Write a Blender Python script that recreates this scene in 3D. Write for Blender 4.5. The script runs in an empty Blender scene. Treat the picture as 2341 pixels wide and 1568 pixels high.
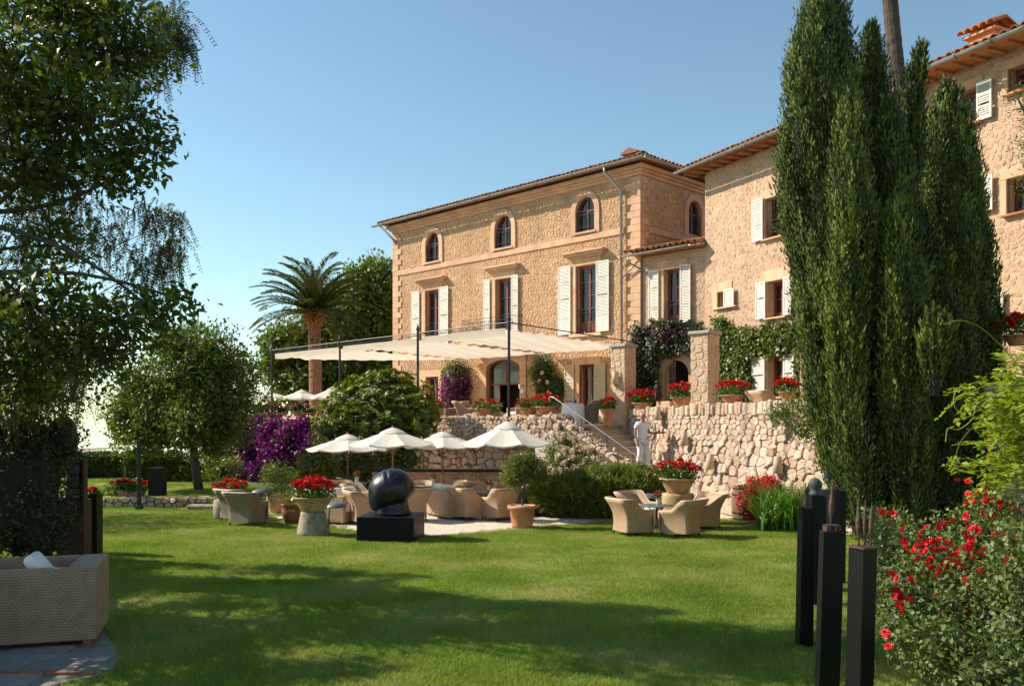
import bpy, bmesh, math, random
import numpy as np
from mathutils import Vector, Matrix

scene = bpy.context.scene
COL = scene.collection
rad = math.radians

# ---------------------------------------------------------------- camera
EYE = 2.5
cam_data = bpy.data.cameras.new('camera')
cam = bpy.data.objects.new('camera', cam_data); COL.objects.link(cam)
cam.location = (0, 0, EYE); cam.rotation_euler = (rad(90), 0, 0)
cam_data.sensor_width = 36.0; cam_data.lens = 36.0 * 2050 / 2341
cam_data.shift_y = 180 / 2341
cam_data.clip_start = 0.1; cam_data.clip_end = 60000
scene.camera = cam

# ---------------------------------------------------------------- sky, sun, exposure
SUN_AZ = math.atan2(-0.97, 0.24); SUN_EL = rad(37)
world = bpy.data.worlds.new('World'); scene.world = world; world.use_nodes = True
wn = world.node_tree.nodes; wl = world.node_tree.links
sky = wn.new('ShaderNodeTexSky'); sky.sky_type = 'NISHITA'; sky.sun_disc = False
sky.sun_elevation = SUN_EL; sky.sun_rotation = SUN_AZ
sky.altitude = 200; sky.air_density = 1.0; sky.dust_density = 0.2; sky.ozone_density = 0.7
wb_ = wn.new('ShaderNodeMix'); wb_.data_type = 'RGBA'; wb_.blend_type = 'MULTIPLY'; wb_.inputs[0].default_value = 1.0; wb_.inputs[7].default_value = (.93, 1.04, .95, 1)
wl.new(sky.outputs[0], wb_.inputs[6]); wl.new(wb_.outputs[2], wn['Background'].inputs[0]); wn['Background'].inputs[1].default_value = 0.115
sd = bpy.data.lights.new('sun', 'SUN'); sun = bpy.data.objects.new('sun', sd); COL.objects.link(sun)
sd.energy = 5.0; sd.angle = rad(0.42); sd.color = (1.0, 0.90, 0.75)
sdir = Vector((math.sin(SUN_AZ) * math.cos(SUN_EL), math.cos(SUN_AZ) * math.cos(SUN_EL), math.sin(SUN_EL)))
sun.rotation_euler = sdir.to_track_quat('Z', 'Y').to_euler()
sun.location = sdir * 60
vs = scene.view_settings
vs.view_transform = 'Standard'; vs.look = 'None'; vs.exposure = 0.6; vs.gamma = 1.0; vs.use_curve_mapping = False
scene.cycles.max_bounces = 6; scene.cycles.transparent_max_bounces = 4
scene.cycles.diffuse_bounces = 3; scene.cycles.glossy_bounces = 3

# ---------------------------------------------------------------- places
def P(x, y, Y):                       # a measured point of the photograph at distance Y
    return Vector(((x - 1170.5) / 2050 * Y, Y, EYE + (964 - y) / 2050 * Y))
def G(x, y, z=0.0):                   # a measured point on the ground
    Y = (EYE - z) * 2050 / (y - 964)
    return Vector(((x - 1170.5) / 2050 * Y, Y, z))

# ---------------------------------------------------------------- helpers
rnd = random.Random(11)
rng = np.random.default_rng(5)
def U(a, b): return rnd.uniform(a, b)

class MB:
    def __init__(s, T=None):
        s.V = []; s.F = []; s.M = []; s.A = []; s.T = T; s.m = 0; s.a = None
    def add(s, vs, fs, rndv=None):
        o = len(s.V)
        if s.T is not None: vs = [s.T @ Vector(v) for v in vs]
        s.V.extend(tuple(v) for v in vs)
        r = rndv if rndv is not None else (s.a if s.a is not None else rnd.random())
        for f in fs:
            s.F.append(tuple(i + o for i in f)); s.M.append(s.m); s.A.append(r)
        return s
    def box(s, x0, x1, y0, y1, z0, z1, r=None):
        v = [(x0,y0,z0),(x1,y0,z0),(x1,y1,z0),(x0,y1,z0),(x0,y0,z1),(x1,y0,z1),(x1,y1,z1),(x0,y1,z1)]
        f = [(0,3,2,1),(4,5,6,7),(0,1,5,4),(1,2,6,5),(2,3,7,6),(3,0,4,7)]
        return s.add(v, f, r)
    def rbox(s, x0, x1, y0, y1, z0, z1, j=0.01, r=None):      # box with jittered corners
        v = [(x0,y0,z0),(x1,y0,z0),(x1,y1,z0),(x0,y1,z0),(x0,y0,z1),(x1,y0,z1),(x1,y1,z1),(x0,y1,z1)]
        v = [(a+U(-j,j), b+U(-j,j), c+U(-j,j)) for a,b,c in v]
        f = [(0,3,2,1),(4,5,6,7),(0,1,5,4),(1,2,6,5),(2,3,7,6),(3,0,4,7)]
        return s.add(v, f, r)
    def tube(s, path, rads, n=8, cap=True, r=None):
        path = [Vector(p) for p in path]
        if not isinstance(rads, (list, tuple)): rads = [rads] * len(path)
        vs = []; up = None
        for i, p in enumerate(path):
            d = (path[min(i+1, len(path)-1)] - path[max(i-1, 0)])
            if d.length < 1e-9: d = Vector((0, 0, 1))
            d.normalize()
            if up is None: up = Vector((1,0,0)) if abs(d.x) < .8 else Vector((0,1,0))
            a = up - d * up.dot(d)
            if a.length < 1e-4: a = d.orthogonal()
            a.normalize(); up = a; b = d.cross(a)
            for k in range(n):
                t = 2 * math.pi * k / n
                vs.append(p + (a * math.cos(t) + b * math.sin(t)) * rads[i])
        fs = []
        for i in range(len(path)-1):
            for k in range(n):
                k2 = (k+1) % n
                fs.append((i*n+k, i*n+k2, (i+1)*n+k2, (i+1)*n+k))
        if cap:
            fs.append(tuple(range(n-1, -1, -1))); fs.append(tuple((len(path)-1)*n+k for k in range(n)))
        return s.add(vs, fs, r)
    def lathe(s, prof, c=(0,0,0), n=24, r=None, wob=0.0):
        vs = []; fs = []
        for i, (ra, z) in enumerate(prof):
            for k in range(n):
                t = 2*math.pi*k/n; q = ra*(1+wob*math.sin(3*t+i)+wob*.6*math.sin(7*t+2.1*i))
                vs.append((c[0]+q*math.cos(t), c[1]+q*math.sin(t), c[2]+z))
        for i in range(len(prof)-1):
            for k in range(n):
                k2 = (k+1) % n
                fs.append((i*n+k, i*n+k2, (i+1)*n+k2, (i+1)*n+k))
        if prof[0][0] > 1e-4: fs.append(tuple(range(n-1, -1, -1)))
        if prof[-1][0] > 1e-4: fs.append(tuple((len(prof)-1)*n+k for k in range(n)))
        return s.add(vs, fs, r)
    def prism(s, poly, y0, y1, r=None):        # polygon in x,z extruded along y
        n = len(poly)
        v = [(a, y0, b) for a, b in poly] + [(a, y1, b) for a, b in poly]
        f = [tuple(range(n)), tuple(range(2*n-1, n-1, -1))]
        for i in range(n):
            j = (i+1) % n; f.append((i, i+n, j+n, j))
        return s.add(v, f, r)
    def build(s, name, mats, parent=None, smooth=False, bevel=0.0, loc=None, rotz=0.0, sub=0, seg=1):
        me = bpy.data.meshes.new(name); me.from_pydata(s.V, [], s.F)
        mats = mats if isinstance(mats, (list, tuple)) else [mats]
        for m in mats: me.materials.append(m)
        if len(mats) > 1: me.polygons.foreach_set('material_index', s.M)
        at = me.attributes.new('rnd', 'FLOAT', 'FACE'); at.data.foreach_set('value', s.A)
        if smooth: me.polygons.foreach_set('use_smooth', [True]*len(me.polygons))
        bm = bmesh.new(); bm.from_mesh(me); bmesh.ops.recalc_face_normals(bm, faces=bm.faces); bm.to_mesh(me); bm.free()
        me.update()
        o = bpy.data.objects.new(name, me); COL.objects.link(o)
        if parent: o.parent = parent
        if loc is not None: o.location = loc
        if rotz: o.rotation_euler.z = rotz
        if bevel:
            b = o.modifiers.new('bevel', 'BEVEL'); b.width = bevel; b.segments = seg; b.limit_method = 'ANGLE'; b.angle_limit = rad(40)
        if sub:
            b = o.modifiers.new('sub', 'SUBSURF'); b.levels = sub; b.render_levels = sub
        return o

def npmesh(name, V, F, mat, parent=None, A=None, smooth=False, loc=None):
    """quads/tris from numpy arrays"""
    me = bpy.data.meshes.new(name); k = F.shape[1]
    me.vertices.add(len(V)); me.vertices.foreach_set('co', np.ascontiguousarray(V, dtype=np.float32).ravel())
    me.loops.add(F.size); me.loops.foreach_set('vertex_index', np.ascontiguousarray(F, dtype=np.int32).ravel())
    me.polygons.add(len(F)); me.polygons.foreach_set('loop_start', np.arange(0, F.size, k, dtype=np.int32))
    if smooth: me.polygons.foreach_set('use_smooth', np.ones(len(F), dtype=bool))
    me.update(calc_edges=True)
    at = me.attributes.new('rnd', 'FLOAT', 'FACE')
    at.data.foreach_set('value', np.ascontiguousarray(A if A is not None else rng.random(len(F)), dtype=np.float32))
    for m in (mat if isinstance(mat, (list, tuple)) else [mat]): me.materials.append(m)
    o = bpy.data.objects.new(name, me); COL.objects.link(o)
    if parent: o.parent = parent
    if loc is not None: o.location = loc
    return o

def tag(o, label, cat, group=None):
    o['label'] = label; o['category'] = cat
    if group: o['group'] = group
    return o
def struct(o): o['kind'] = 'structure'; return o
def stuff(o): o['kind'] = 'stuff'; return o
def thing(name, label, cat, loc=(0,0,0), rotz=0.0, group=None):
    o = bpy.data.objects.new(name, None); COL.objects.link(o)
    o.empty_display_size = 0.1
    o.location = loc; o.rotation_euler = (0, 0, rotz)
    return tag(o, label, cat, group)
KIDS = {}
def inst(src, parent=None, loc=None, rot=None, scale=None, name=None):
    c = src.copy(); COL.objects.link(c)
    if parent is not None: c.parent = parent
    if loc is not None: c.location = loc
    if rot is not None: c.rotation_euler = rot
    if scale is not None: c.scale = scale if isinstance(scale, (tuple, list, Vector)) else (scale,)*3
    return c
def dup(root, loc, rotz, label, group=None):
    r = root.copy(); COL.objects.link(r); r.location = loc; r.rotation_euler = (0, 0, rotz); r['label'] = label
    if group: r['group'] = group
    for ch in list(root.children):
        c = ch.copy(); COL.objects.link(c); c.parent = r
        for g in list(ch.children):
            d = g.copy(); COL.objects.link(d); d.parent = c
    return r

# ---------------------------------------------------------------- materials
MAT = {}
def pm(name, cols, rough=0.8, scale=3.0, bump=0.0, bscale=20.0, mixr=0.5, metal=0.0, transl=0.0, spec=0.5, detail=4, dist=0.02, coat=0.0, world_space=False, voro=0.0, stain=0.0, sscale=.5):
    """procedural material: colour ramp driven by per-piece value and noise, noise relief"""
    m = bpy.data.materials.new(name); m.use_nodes = True
    nt = m.node_tree; N = nt.nodes; Lk = nt.links
    b = N['Principled BSDF']; out = N['Material Output']
    if world_space:
        g = N.new('ShaderNodeNewGeometry'); vec = g.outputs['Position']
    else:
        tc = N.new('ShaderNodeTexCoord'); vec = tc.outputs['Object']
    nz = N.new('ShaderNodeTexNoise'); nz.inputs['Scale'].default_value = scale; nz.inputs['Detail'].default_value = detail
    Lk.new(vec, nz.inputs['Vector'])
    at = N.new('ShaderNodeAttribute'); at.attribute_name = 'rnd'
    st = N.new('ShaderNodeMapRange'); st.inputs[1].default_value = .3; st.inputs[2].default_value = .7
    Lk.new(nz.outputs['Fac'], st.inputs[0])
    mx = N.new('ShaderNodeMix'); mx.data_type = 'FLOAT'; mx.inputs[0].default_value = mixr
    Lk.new(st.outputs[0], mx.inputs[2]); Lk.new(at.outputs['Fac'], mx.inputs[3])
    cr = N.new('ShaderNodeValToRGB'); el = cr.color_ramp.elements
    while len(el) < len(cols): el.new(0.5)
    for i, c in enumerate(cols):
        el[i].position = i / max(1, len(cols)-1); el[i].color = (*c, 1)
    Lk.new(mx.outputs[0], cr.inputs[0])
    csock = cr.outputs[0]
    if stain:                          # broad weathering streaks
        mp = N.new('ShaderNodeMapping'); mp.inputs['Scale'].default_value = (1, 1, .35); Lk.new(vec, mp.inputs['Vector'])
        n3 = N.new('ShaderNodeTexNoise'); n3.inputs['Scale'].default_value = sscale; n3.inputs['Detail'].default_value = 5; n3.inputs['Roughness'].default_value = .6; Lk.new(mp.outputs[0], n3.inputs['Vector'])
        r3 = N.new('ShaderNodeMapRange'); r3.inputs[1].default_value = .3; r3.inputs[2].default_value = .7; r3.inputs[3].default_value = 1-stain; r3.inputs[4].default_value = 1+stain*.35; Lk.new(n3.outputs['Fac'], r3.inputs[0])
        m3 = N.new('ShaderNodeMix'); m3.data_type = 'RGBA'; m3.blend_type = 'MULTIPLY'; m3.inputs[0].default_value = 1; Lk.new(csock, m3.inputs[6]); Lk.new(r3.outputs[0], m3.inputs[7]); csock = m3.outputs[2]
    Lk.new(csock, b.inputs['Base Color'])
    b.inputs['Roughness'].default_value = rough; b.inputs['Metallic'].default_value = metal
    b.inputs['Specular IOR Level'].default_value = spec
    if coat: b.inputs['Coat Weight'].default_value = coat; b.inputs['Coat Roughness'].default_value = .08
    if bump:
        n2 = N.new('ShaderNodeTexNoise'); n2.inputs['Scale'].default_value = bscale; n2.inputs['Detail'].default_value = 6
        n2.inputs['Roughness'].default_value = .65
        Lk.new(vec, n2.inputs['Vector'])
        h = n2.outputs['Fac']
        if voro:
            v = N.new('ShaderNodeTexVoronoi'); v.inputs['Scale'].default_value = voro; v.feature = 'DISTANCE_TO_EDGE'
            Lk.new(vec, v.inputs['Vector'])
            mr = N.new('ShaderNodeMapRange'); mr.inputs[1].default_value = 0; mr.inputs[2].default_value = .12
            Lk.new(v.outputs['Distance'], mr.inputs[0])
            ad = N.new('ShaderNodeMath'); ad.operation = 'MULTIPLY_ADD'; ad.inputs[1].default_value = .35
            Lk.new(h, ad.inputs[0]); Lk.new(mr.outputs[0], ad.inputs[2]); h = ad.outputs[0]
        bp = N.new('ShaderNodeBump'); bp.inputs['Strength'].default_value = bump; bp.inputs['Distance'].default_value = dist
        Lk.new(h, bp.inputs['Height']); Lk.new(bp.outputs[0], b.inputs['Normal'])
    if transl:
        t = N.new('ShaderNodeBsdfTranslucent'); ms = N.new('ShaderNodeMixShader'); ms.inputs[0].default_value = transl
        hs = N.new('ShaderNodeHueSaturation'); hs.inputs['Value'].default_value = 1.5; hs.inputs['Saturation'].default_value = 1.1
        Lk.new(cr.outputs[0], hs.inputs['Color']); Lk.new(hs.outputs[0], t.inputs['Color'])
        Lk.new(b.outputs[0], ms.inputs[1]); Lk.new(t.outputs[0], ms.inputs[2]); Lk.new(ms.outputs[0], out.inputs['Surface'])
    MAT[name] = m
    return m
def wicker(name, c1, c2, sc=26, amt=.8):
    m = pm(name, [c1, c2], rough=.6, scale=6, mixr=.2)
    nt = m.node_tree; N = nt.nodes; Lk = nt.links; b = N['Principled BSDF']
    tc = [n for n in N if n.type == 'TEX_COORD'][0]
    br = N.new('ShaderNodeTexBrick'); br.inputs['Scale'].default_value = sc
    br.inputs['Mortar Size'].default_value = .03; br.inputs['Brick Width'].default_value = .55; br.inputs['Row Height'].default_value = .3
    cx = N.new('ShaderNodeCombineXYZ'); sp = N.new('ShaderNodeSeparateXYZ'); ad = N.new('ShaderNodeMath')
    Lk.new(tc.outputs['Object'], sp.inputs[0]); Lk.new(sp.outputs[0], ad.inputs[0]); Lk.new(sp.outputs[1], ad.inputs[1])
    Lk.new(ad.outputs[0], cx.inputs[0]); Lk.new(sp.outputs[2], cx.inputs[1]); Lk.new(cx.outputs[0], br.inputs['Vector'])
    br.inputs['Color1'].default_value = (1,1,1,1); br.inputs['Color2'].default_value = (.86,.86,.86,1); br.inputs['Mortar'].default_value = (.5,.5,.5,1)
    src = b.inputs['Base Color'].links[0].from_socket
    mu = N.new('ShaderNodeMix'); mu.data_type = 'RGBA'; mu.blend_type = 'MULTIPLY'; mu.inputs[0].default_value = amt
    Lk.new(src, mu.inputs[6]); Lk.new(br.outputs[0], mu.inputs[7]); Lk.new(mu.outputs[2], b.inputs['Base Color'])
    bp = N.new('ShaderNodeBump'); bp.inputs['Strength'].default_value = .5; bp.inputs['Distance'].default_value = .008
    Lk.new(br.outputs[0], bp.inputs['Height']); Lk.new(bp.outputs[0], b.inputs['Normal'])
    return m

pm('rubble', [(.44,.245,.125),(.58,.355,.195),(.68,.445,.265)], .9, 9, .7, 18, .5, dist=.03, stain=.22, sscale=.8)
pm('rubble_pale', [(.46,.27,.17),(.60,.39,.26),(.70,.49,.345)], .9, 9, 1.0, 13, .45, dist=.05, stain=.22, sscale=.8)
pm('mortar', [(.50,.30,.165),(.60,.375,.22)], .95, 4, .7, 26, .1, dist=.02)
pm('mortar_pale', [(.54,.36,.23),(.65,.46,.31)], .95, 4, .7, 26, .1, dist=.02)
pm('ashlar', [(.56,.31,.17),(.68,.41,.245),(.74,.48,.305)], .85, 2.5, .3, 14, .35, dist=.012, stain=.25, sscale=1.1)
pm('drystone', [(.44,.265,.17),(.58,.405,.285),(.67,.515,.40),(.57,.49,.41)], .92, 9, 1.0, 12, .65, dist=.05, stain=.3, sscale=1.2)
pm('drystone_red', [(.36,.17,.10),(.46,.27,.17),(.55,.38,.25),(.30,.18,.13)], .9, 7, .7, 18, .7, dist=.03)
pm('earth', [(.10,.06,.04),(.20,.13,.09)], .95, 8, .6, 20, .2)
pm('pillarstone', [(.48,.32,.20),(.60,.43,.29),(.66,.50,.36)], .92, 5, 1.0, 12, .35, dist=.04)
pm('step', [(.40,.30,.215),(.58,.46,.35)], .9, 5, .5, 20, .5)
pm('capstone', [(.36,.31,.26),(.50,.44,.37)], .9, 8, .5, 25, .4)
pm('tile', [(.16,.07,.045),(.34,.14,.07),(.48,.22,.11)], .85, 3, .4, 30, .65)
pm('tile_orange', [(.32,.12,.05),(.52,.22,.09),(.62,.31,.15)], .85, 3, .4, 30, .65)
pm('zinc', [(.26,.26,.25),(.36,.36,.35)], .45, 4, .1, 20, .3, metal=.6)
pm('wood_red', [(.15,.030,.018),(.24,.055,.028)], .45, 4, .1, 20, .4)
pm('shutter', [(.66,.61,.51),(.78,.73,.64)], .6, 3, .1, 20, .3, stain=.12, sscale=2)
pm('shutter_beige', [(.52,.42,.29),(.62,.52,.38)], .6, 3, .1, 20, .3)
pm('glass', [(.010,.010,.013),(.022,.022,.028)], .06, 1.5, .06, 3, .5, spec=.6)
pm('dark_inside', [(.012,.008,.006),(.03,.02,.014)], .9, 2)  # near-black sheet colour standing for unlit rooms
pm('iron', [(.012,.012,.014),(.03,.03,.034)], .5, 6, .1, 30, .2, metal=.3)
pm('canvas', [(.68,.62,.52),(.78,.72,.62)], .85, 1.2, .25, 8, .25, transl=.42)
pm('umbrella_cloth', [(.72,.67,.58),(.78,.73,.64)], .85, 2, .12, 10, .3, transl=.18)
pm('teak', [(.16,.06,.03),(.28,.12,.06)], .5, 6, .2, 30, .3)
pm('terracotta', [(.36,.14,.06),(.52,.24,.12),(.58,.32,.19)], .85, 3.5, .25, 25, .25)
pm('terracotta_old', [(.24,.15,.07),(.42,.28,.14),(.52,.38,.22)], .85, 4, .3, 25, .15)
pm('terracotta_red', [(.24,.07,.04),(.36,.13,.07)], .8, 4, .2, 25, .2)
pm('millstone', [(.17,.135,.095),(.34,.28,.205),(.44,.375,.29)], .95, 7, .9, 22, .2, dist=.03)
pm('bronze_dark', [(.004,.006,.010),(.010,.014,.020)], .34, 5, .25, 10, .1, metal=.0, spec=.5, dist=.008)
pm('bronze_brown', [(.05,.025,.015),(.13,.07,.045)], .6, 18, .7, 40, .1, metal=.2)
pm('bronze_green', [(.028,.036,.03),(.065,.075,.062)], .65, 14, .5, 40, .1, metal=.1)
pm('black_lacquer', [(.0025,.0026,.0028),(.005,.0052,.0055)], .5, 2, .05, 12, .2, spec=.22)
pm('rust_panel', [(.035,.014,.009),(.075,.032,.018)], .8, 4, .3, 25, .2)
pm('cushion', [(.78,.74,.68),(.84,.81,.76)], .9, 3, .2, 20, .2)
pm('bark', [(.05,.035,.025),(.13,.095,.07)], .95, 9, .9, 22, .3, dist=.03)
pm('bark_grey', [(.06,.05,.045),(.14,.12,.10)], .95, 9, .9, 22, .3, dist=.03)
pm('palm_bark', [(.13,.055,.03),(.27,.125,.066),(.36,.19,.11)], .95, 5, .8, 16, .5, dist=.04)
pm('palm_bark_dark', [(.07,.05,.04),(.14,.10,.08)], .95, 5, .8, 16, .5, dist=.04)
pm('palm_boot', [(.30,.10,.03),(.48,.20,.07)], .9, 5, .4, 16, .5)
pm('barrel', [(.16,.09,.055),(.27,.17,.11)], .8, 6, .4, 24, .5)
pm('soil', [(.03,.02,.012),(.07,.045,.03)], 1, 20, .5, 40, .1)
pm('pebbles', [(.30,.26,.21),(.55,.50,.43)], .9, 30, .9, 40, .1)
pm('paving', [(.52,.40,.32),(.66,.54,.45),(.70,.60,.52)], .9, 5, .6, 14, .2, dist=.015, voro=7)
pm('slab_grey', [(.17,.15,.135),(.34,.305,.275)], .9, 6, .5, 24, .5)
pm('brick', [(.26,.09,.05),(.36,.14,.08)], .9, 6, .5, 24, .5)
pm('terrace', [(.42,.30,.21),(.52,.40,.30)], .9, 3, .3, 14, .2)
pm('lawn', [(.16,.20,.03),(.24,.25,.06)], .95, 1.2, .4, 60, 0, world_space=True)
pm('grass', [(.135,.225,.025),(.245,.325,.055),(.46,.42,.17)], .65, .6, 0, 20, .3, transl=.32, world_space=True, spec=.25, stain=.3, sscale=.5)
pm('hill', [(.05,.07,.03),(.10,.11,.05)], .95, .02, 0, 20, 0, world_space=True)
pm('water', [(.10,.16,.20),(.12,.18,.22)], .08, .01, 0, 20, 0, world_space=True)
# foliage
pm('leaf_near', [(.022,.038,.006),(.072,.102,.013),(.17,.20,.028)], .42, .8, 0, 20, .8, transl=.40)
pm('leaf_pepper', [(.035,.045,.012),(.095,.105,.022),(.18,.175,.045)], .55, .8, 0, 20, .8, transl=.30)
pm('leaf_mid', [(.042,.064,.009),(.108,.150,.020),(.20,.24,.04)], .45, .6, 0, 20, .75, transl=.32)
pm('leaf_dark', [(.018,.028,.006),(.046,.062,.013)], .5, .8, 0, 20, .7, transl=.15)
pm('leaf_shrub', [(.075,.10,.010),(.165,.20,.022),(.28,.31,.045)], .5, .8, 0, 20, .75, transl=.25)
pm('leaf_light', [(.07,.095,.014),(.14,.165,.025),(.22,.235,.055)], .42, .8, 0, 20, .75, transl=.28)
pm('leaf_wisteria', [(.14,.19,.018),(.26,.32,.035),(.40,.43,.08)], .5, .8, 0, 20, .75, transl=.38)
pm('leaf_rose', [(.050,.080,.013),(.110,.150,.028),(.20,.23,.06)], .55, .8, 0, 20, .75, transl=.18)
pm('leaf_geranium', [(.035,.080,.010),(.075,.15,.02),(.13,.22,.035)], .5, .8, 0, 20, .75, transl=.25)
pm('leaf_cypress', [(.010,.020,.004),(.062,.094,.012),(.22,.26,.036)], .65, .7, 0, 20, .75, transl=.08)
pm('shade_core', [(.006,.012,.004),(.012,.022,.007)], .9, 3, .6, 20, .1)  # near-black colour stands for the shade deep inside foliage
pm('cone_grey', [(.30,.26,.18),(.50,.44,.32)], .8, 3)
pm('leaf_palm', [(.045,.060,.012),(.095,.115,.022),(.16,.17,.045)], .45, .8, 0, 20, .7, transl=.2)
pm('leaf_hedge', [(.030,.050,.007),(.070,.100,.012),(.115,.145,.02)], .5, .8, 0, 20, .7, transl=.18)
pm('leaf_rosemary', [(.065,.092,.012),(.155,.19,.028),(.30,.32,.07)], .5, .8, 0, 20, .75, transl=.15)
pm('leaf_iris', [(.045,.11,.012),(.09,.19,.022),(.16,.27,.05)], .45, .8, 0, 20, .75, transl=.3)
pm('leaf_ivy', [(.060,.085,.013),(.125,.155,.022),(.20,.22,.04)], .42, .8, 0, 20, .75, transl=.2)
pm('bract', [(.05,.004,.042),(.14,.010,.11),(.30,.032,.22)], .6, .8, 0, 20, .75, transl=.3)
pm('bract_pale', [(.26,.03,.16),(.42,.08,.27),(.55,.16,.36)], .6, .8, 0, 20, .75, transl=.3)
pm('flower_red', [(.34,.004,.007),(.56,.008,.014),(.70,.03,.03)], .55, .8, 0, 20, .8, transl=.2)
pm('flower_rose', [(.46,.006,.014),(.66,.016,.026),(.78,.05,.05)], .5, .8, 0, 20, .8, transl=.2)
pm('flower_pink', [(.42,.03,.06),(.60,.08,.12)], .55, .8, 0, 20, .8, transl=.2)
pm('flower_pale', [(.72,.46,.38),(.80,.66,.54),(.84,.76,.66)], .6, .8, 0, 20, .8, transl=.2)
pm('flower_yellow', [(.62,.38,.05),(.72,.52,.12)], .6, .8, 0, 20, .8, transl=.2)
pm('flower_orange', [(.65,.16,.02),(.75,.26,.05)], .6, .8, 0, 20, .8, transl=.2)
pm('stem', [(.08,.10,.03),(.16,.17,.06)], .7, 3)
pm('skin', [(.42,.19,.12),(.50,.25,.17)], .55, 8)
pm('white_cloth', [(.76,.77,.80),(.84,.85,.87)], .85, 6, .3, 12, .2)
pm('shoe', [(.03,.02,.015),(.06,.04,.03)], .5, 8)
pm('steel', [(.55,.55,.55),(.65,.65,.65)], .3, 4, 0, 20, .3, metal=.8)
pm('lamp_grey', [(.10,.115,.13),(.15,.165,.18)], .42, 4, .05, 20, .2)
pm('blue_tile', [(.02,.05,.16),(.04,.08,.22)], .3, 4)
pm('white_tile', [(.70,.70,.68),(.78,.78,.76)], .3, 4)
pm('lamp_tile', [(.62,.45,.28),(.76,.60,.42)], .8, 5, .2, 20, .3)
pm('ceramic', [(.62,.56,.47),(.72,.66,.57)], .5, 5)
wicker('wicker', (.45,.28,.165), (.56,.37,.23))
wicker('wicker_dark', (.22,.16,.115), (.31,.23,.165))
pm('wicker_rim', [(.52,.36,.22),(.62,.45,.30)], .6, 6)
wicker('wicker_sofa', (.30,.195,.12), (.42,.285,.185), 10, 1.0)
def emis(name, col, s):
    m = bpy.data.materials.new(name); m.use_nodes = True; b = m.node_tree.nodes['Principled BSDF']
    b.inputs['Emission Color'].default_value = (*col, 1); b.inputs['Emission Strength'].default_value = s
    b.inputs['Base Color'].default_value = (*col, 1); MAT[name] = m
emis('bulb', (1.0, .62, .25), 6.0); emis('lampshade_lit', (1.0, .45, .14), 1.2)
# ================================================================ stonework
def clip_poly(poly, px, py, nx, ny):
    out = []; n = len(poly)
    for i in range(n):
        a = poly[i]; b = poly[(i+1) % n]
        da = (a[0]-px)*nx + (a[1]-py)*ny; db = (b[0]-px)*nx + (b[1]-py)*ny
        if da <= 0: out.append(a)
        if (da < 0 < db) or (db < 0 < da):
            t = da/(da-db); out.append((a[0]+t*(b[0]-a[0]), a[1]+t*(b[1]-a[1])))
    return out
def stone_cells(u0, u1, z0, z1, size_fn, seed=1, jit=.32, aspect=1.25):
    """irregular coursed cells covering a rectangle"""
    r = random.Random(seed); pts = []; z = z0; row = 0
    while z < z1 + .02:
        h = size_fn(z); u = u0 - r.random()*h
        while u < u1 + h:
            w = h*aspect*r.uniform(.65, 1.45)
            pts.append((u + w/2 + r.uniform(-jit, jit)*h*.6, z + h/2 + r.uniform(-jit, jit)*h)); u += w
        z += h*.94; row += 1
    A = np.array(pts); cells = []
    for i, (x, y) in enumerate(pts):
        if x < u0-.3 or x > u1+.3 or y > z1+.3: continue
        d = (A[:,0]-x)**2 + (A[:,1]-y)**2
        near = np.argpartition(d, 13)[:14]; near = near[np.argsort(d[near])]
        s = size_fn(min(max(y, z0), z1))*2
        poly = [(max(u0,x-s), max(z0,y-s)), (min(u1,x+s), max(z0,y-s)), (min(u1,x+s), min(z1,y+s)), (max(u0,x-s), min(z1,y+s))]
        for j in near[1:]:
            qx, qy = A[j]; mx, my = (x+qx)/2, (y+qy)/2; nx, ny = qx-x, qy-y
            poly = clip_poly(poly, mx, my, nx, ny)
            if len(poly) < 3: break
        if len(poly) >= 3:
            ar = abs(sum(poly[k][0]*poly[(k+1)%len(poly)][1]-poly[(k+1)%len(poly)][0]*poly[k][1] for k in range(len(poly))))/2
            if ar > .0008: cells.append((poly, ar))
    return cells
def stone_geo(poly, depth, gap, r, rings=2):
    """bulging stone over a cell: (u, y, z) with y negative outward"""
    n = len(poly); cx = sum(p[0] for p in poly)/n; cz = sum(p[1] for p in poly)/n
    # round corners: add midpoints
    pl = []; kc = .07 if rings < 2 else .03
    for i in range(n):
        a = poly[i]; b = poly[(i+1)%n]
        e = math.hypot(a[0]-b[0], a[1]-b[1])
        if e < .012: continue
        pl.append((a[0]*.86+cx*.14, a[1]*.86+cz*.14) if n < 5 else (a[0]*(1-kc)+cx*kc, a[1]*(1-kc)+cz*kc))
        if e > .05: pl.append(((a[0]+b[0])/2*.995+cx*.005, (a[1]+b[1])/2*.995+cz*.005))
    n = len(pl)
    if n < 3: return None
    rad_ = max(.02, sum(math.hypot(p[0]-cx, p[1]-cz) for p in pl)/n)
    k0 = max(.3, 1-gap/rad_)
    vs = []; fs = []
    lv = [(k0, .06), (k0*.965, -depth*.72), (k0*.80, -depth)] if rings > 1 else [(k0, .03), (k0*.82, -depth)]
    q_ = .25 if rings > 1 else .5; tx = r.uniform(-q_, q_)*depth/rad_; tz = r.uniform(-q_, q_)*depth/rad_
    for q, (k, y) in enumerate(lv):
        for p in pl:
            du, dz = (p[0]-cx)*k, (p[1]-cz)*k
            yy = y + (r.uniform(-.18, .18)*depth + tx*du + tz*dz if q else 0)
            vs.append((cx+du, yy, cz+dz))
    vs.append((cx, -depth*r.uniform(.9, 1.12), cz)); c = len(vs)-1; L_ = len(lv)
    for q in range(L_-1):
        for i in range(n):
            j = (i+1)%n; fs.append((q*n+i, q*n+j, (q+1)*n+j, (q+1)*n+i))
    for i in range(n): fs.append(((L_-1)*n+i, (L_-1)*n+(i+1)%n, c))
    return vs, fs
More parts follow.
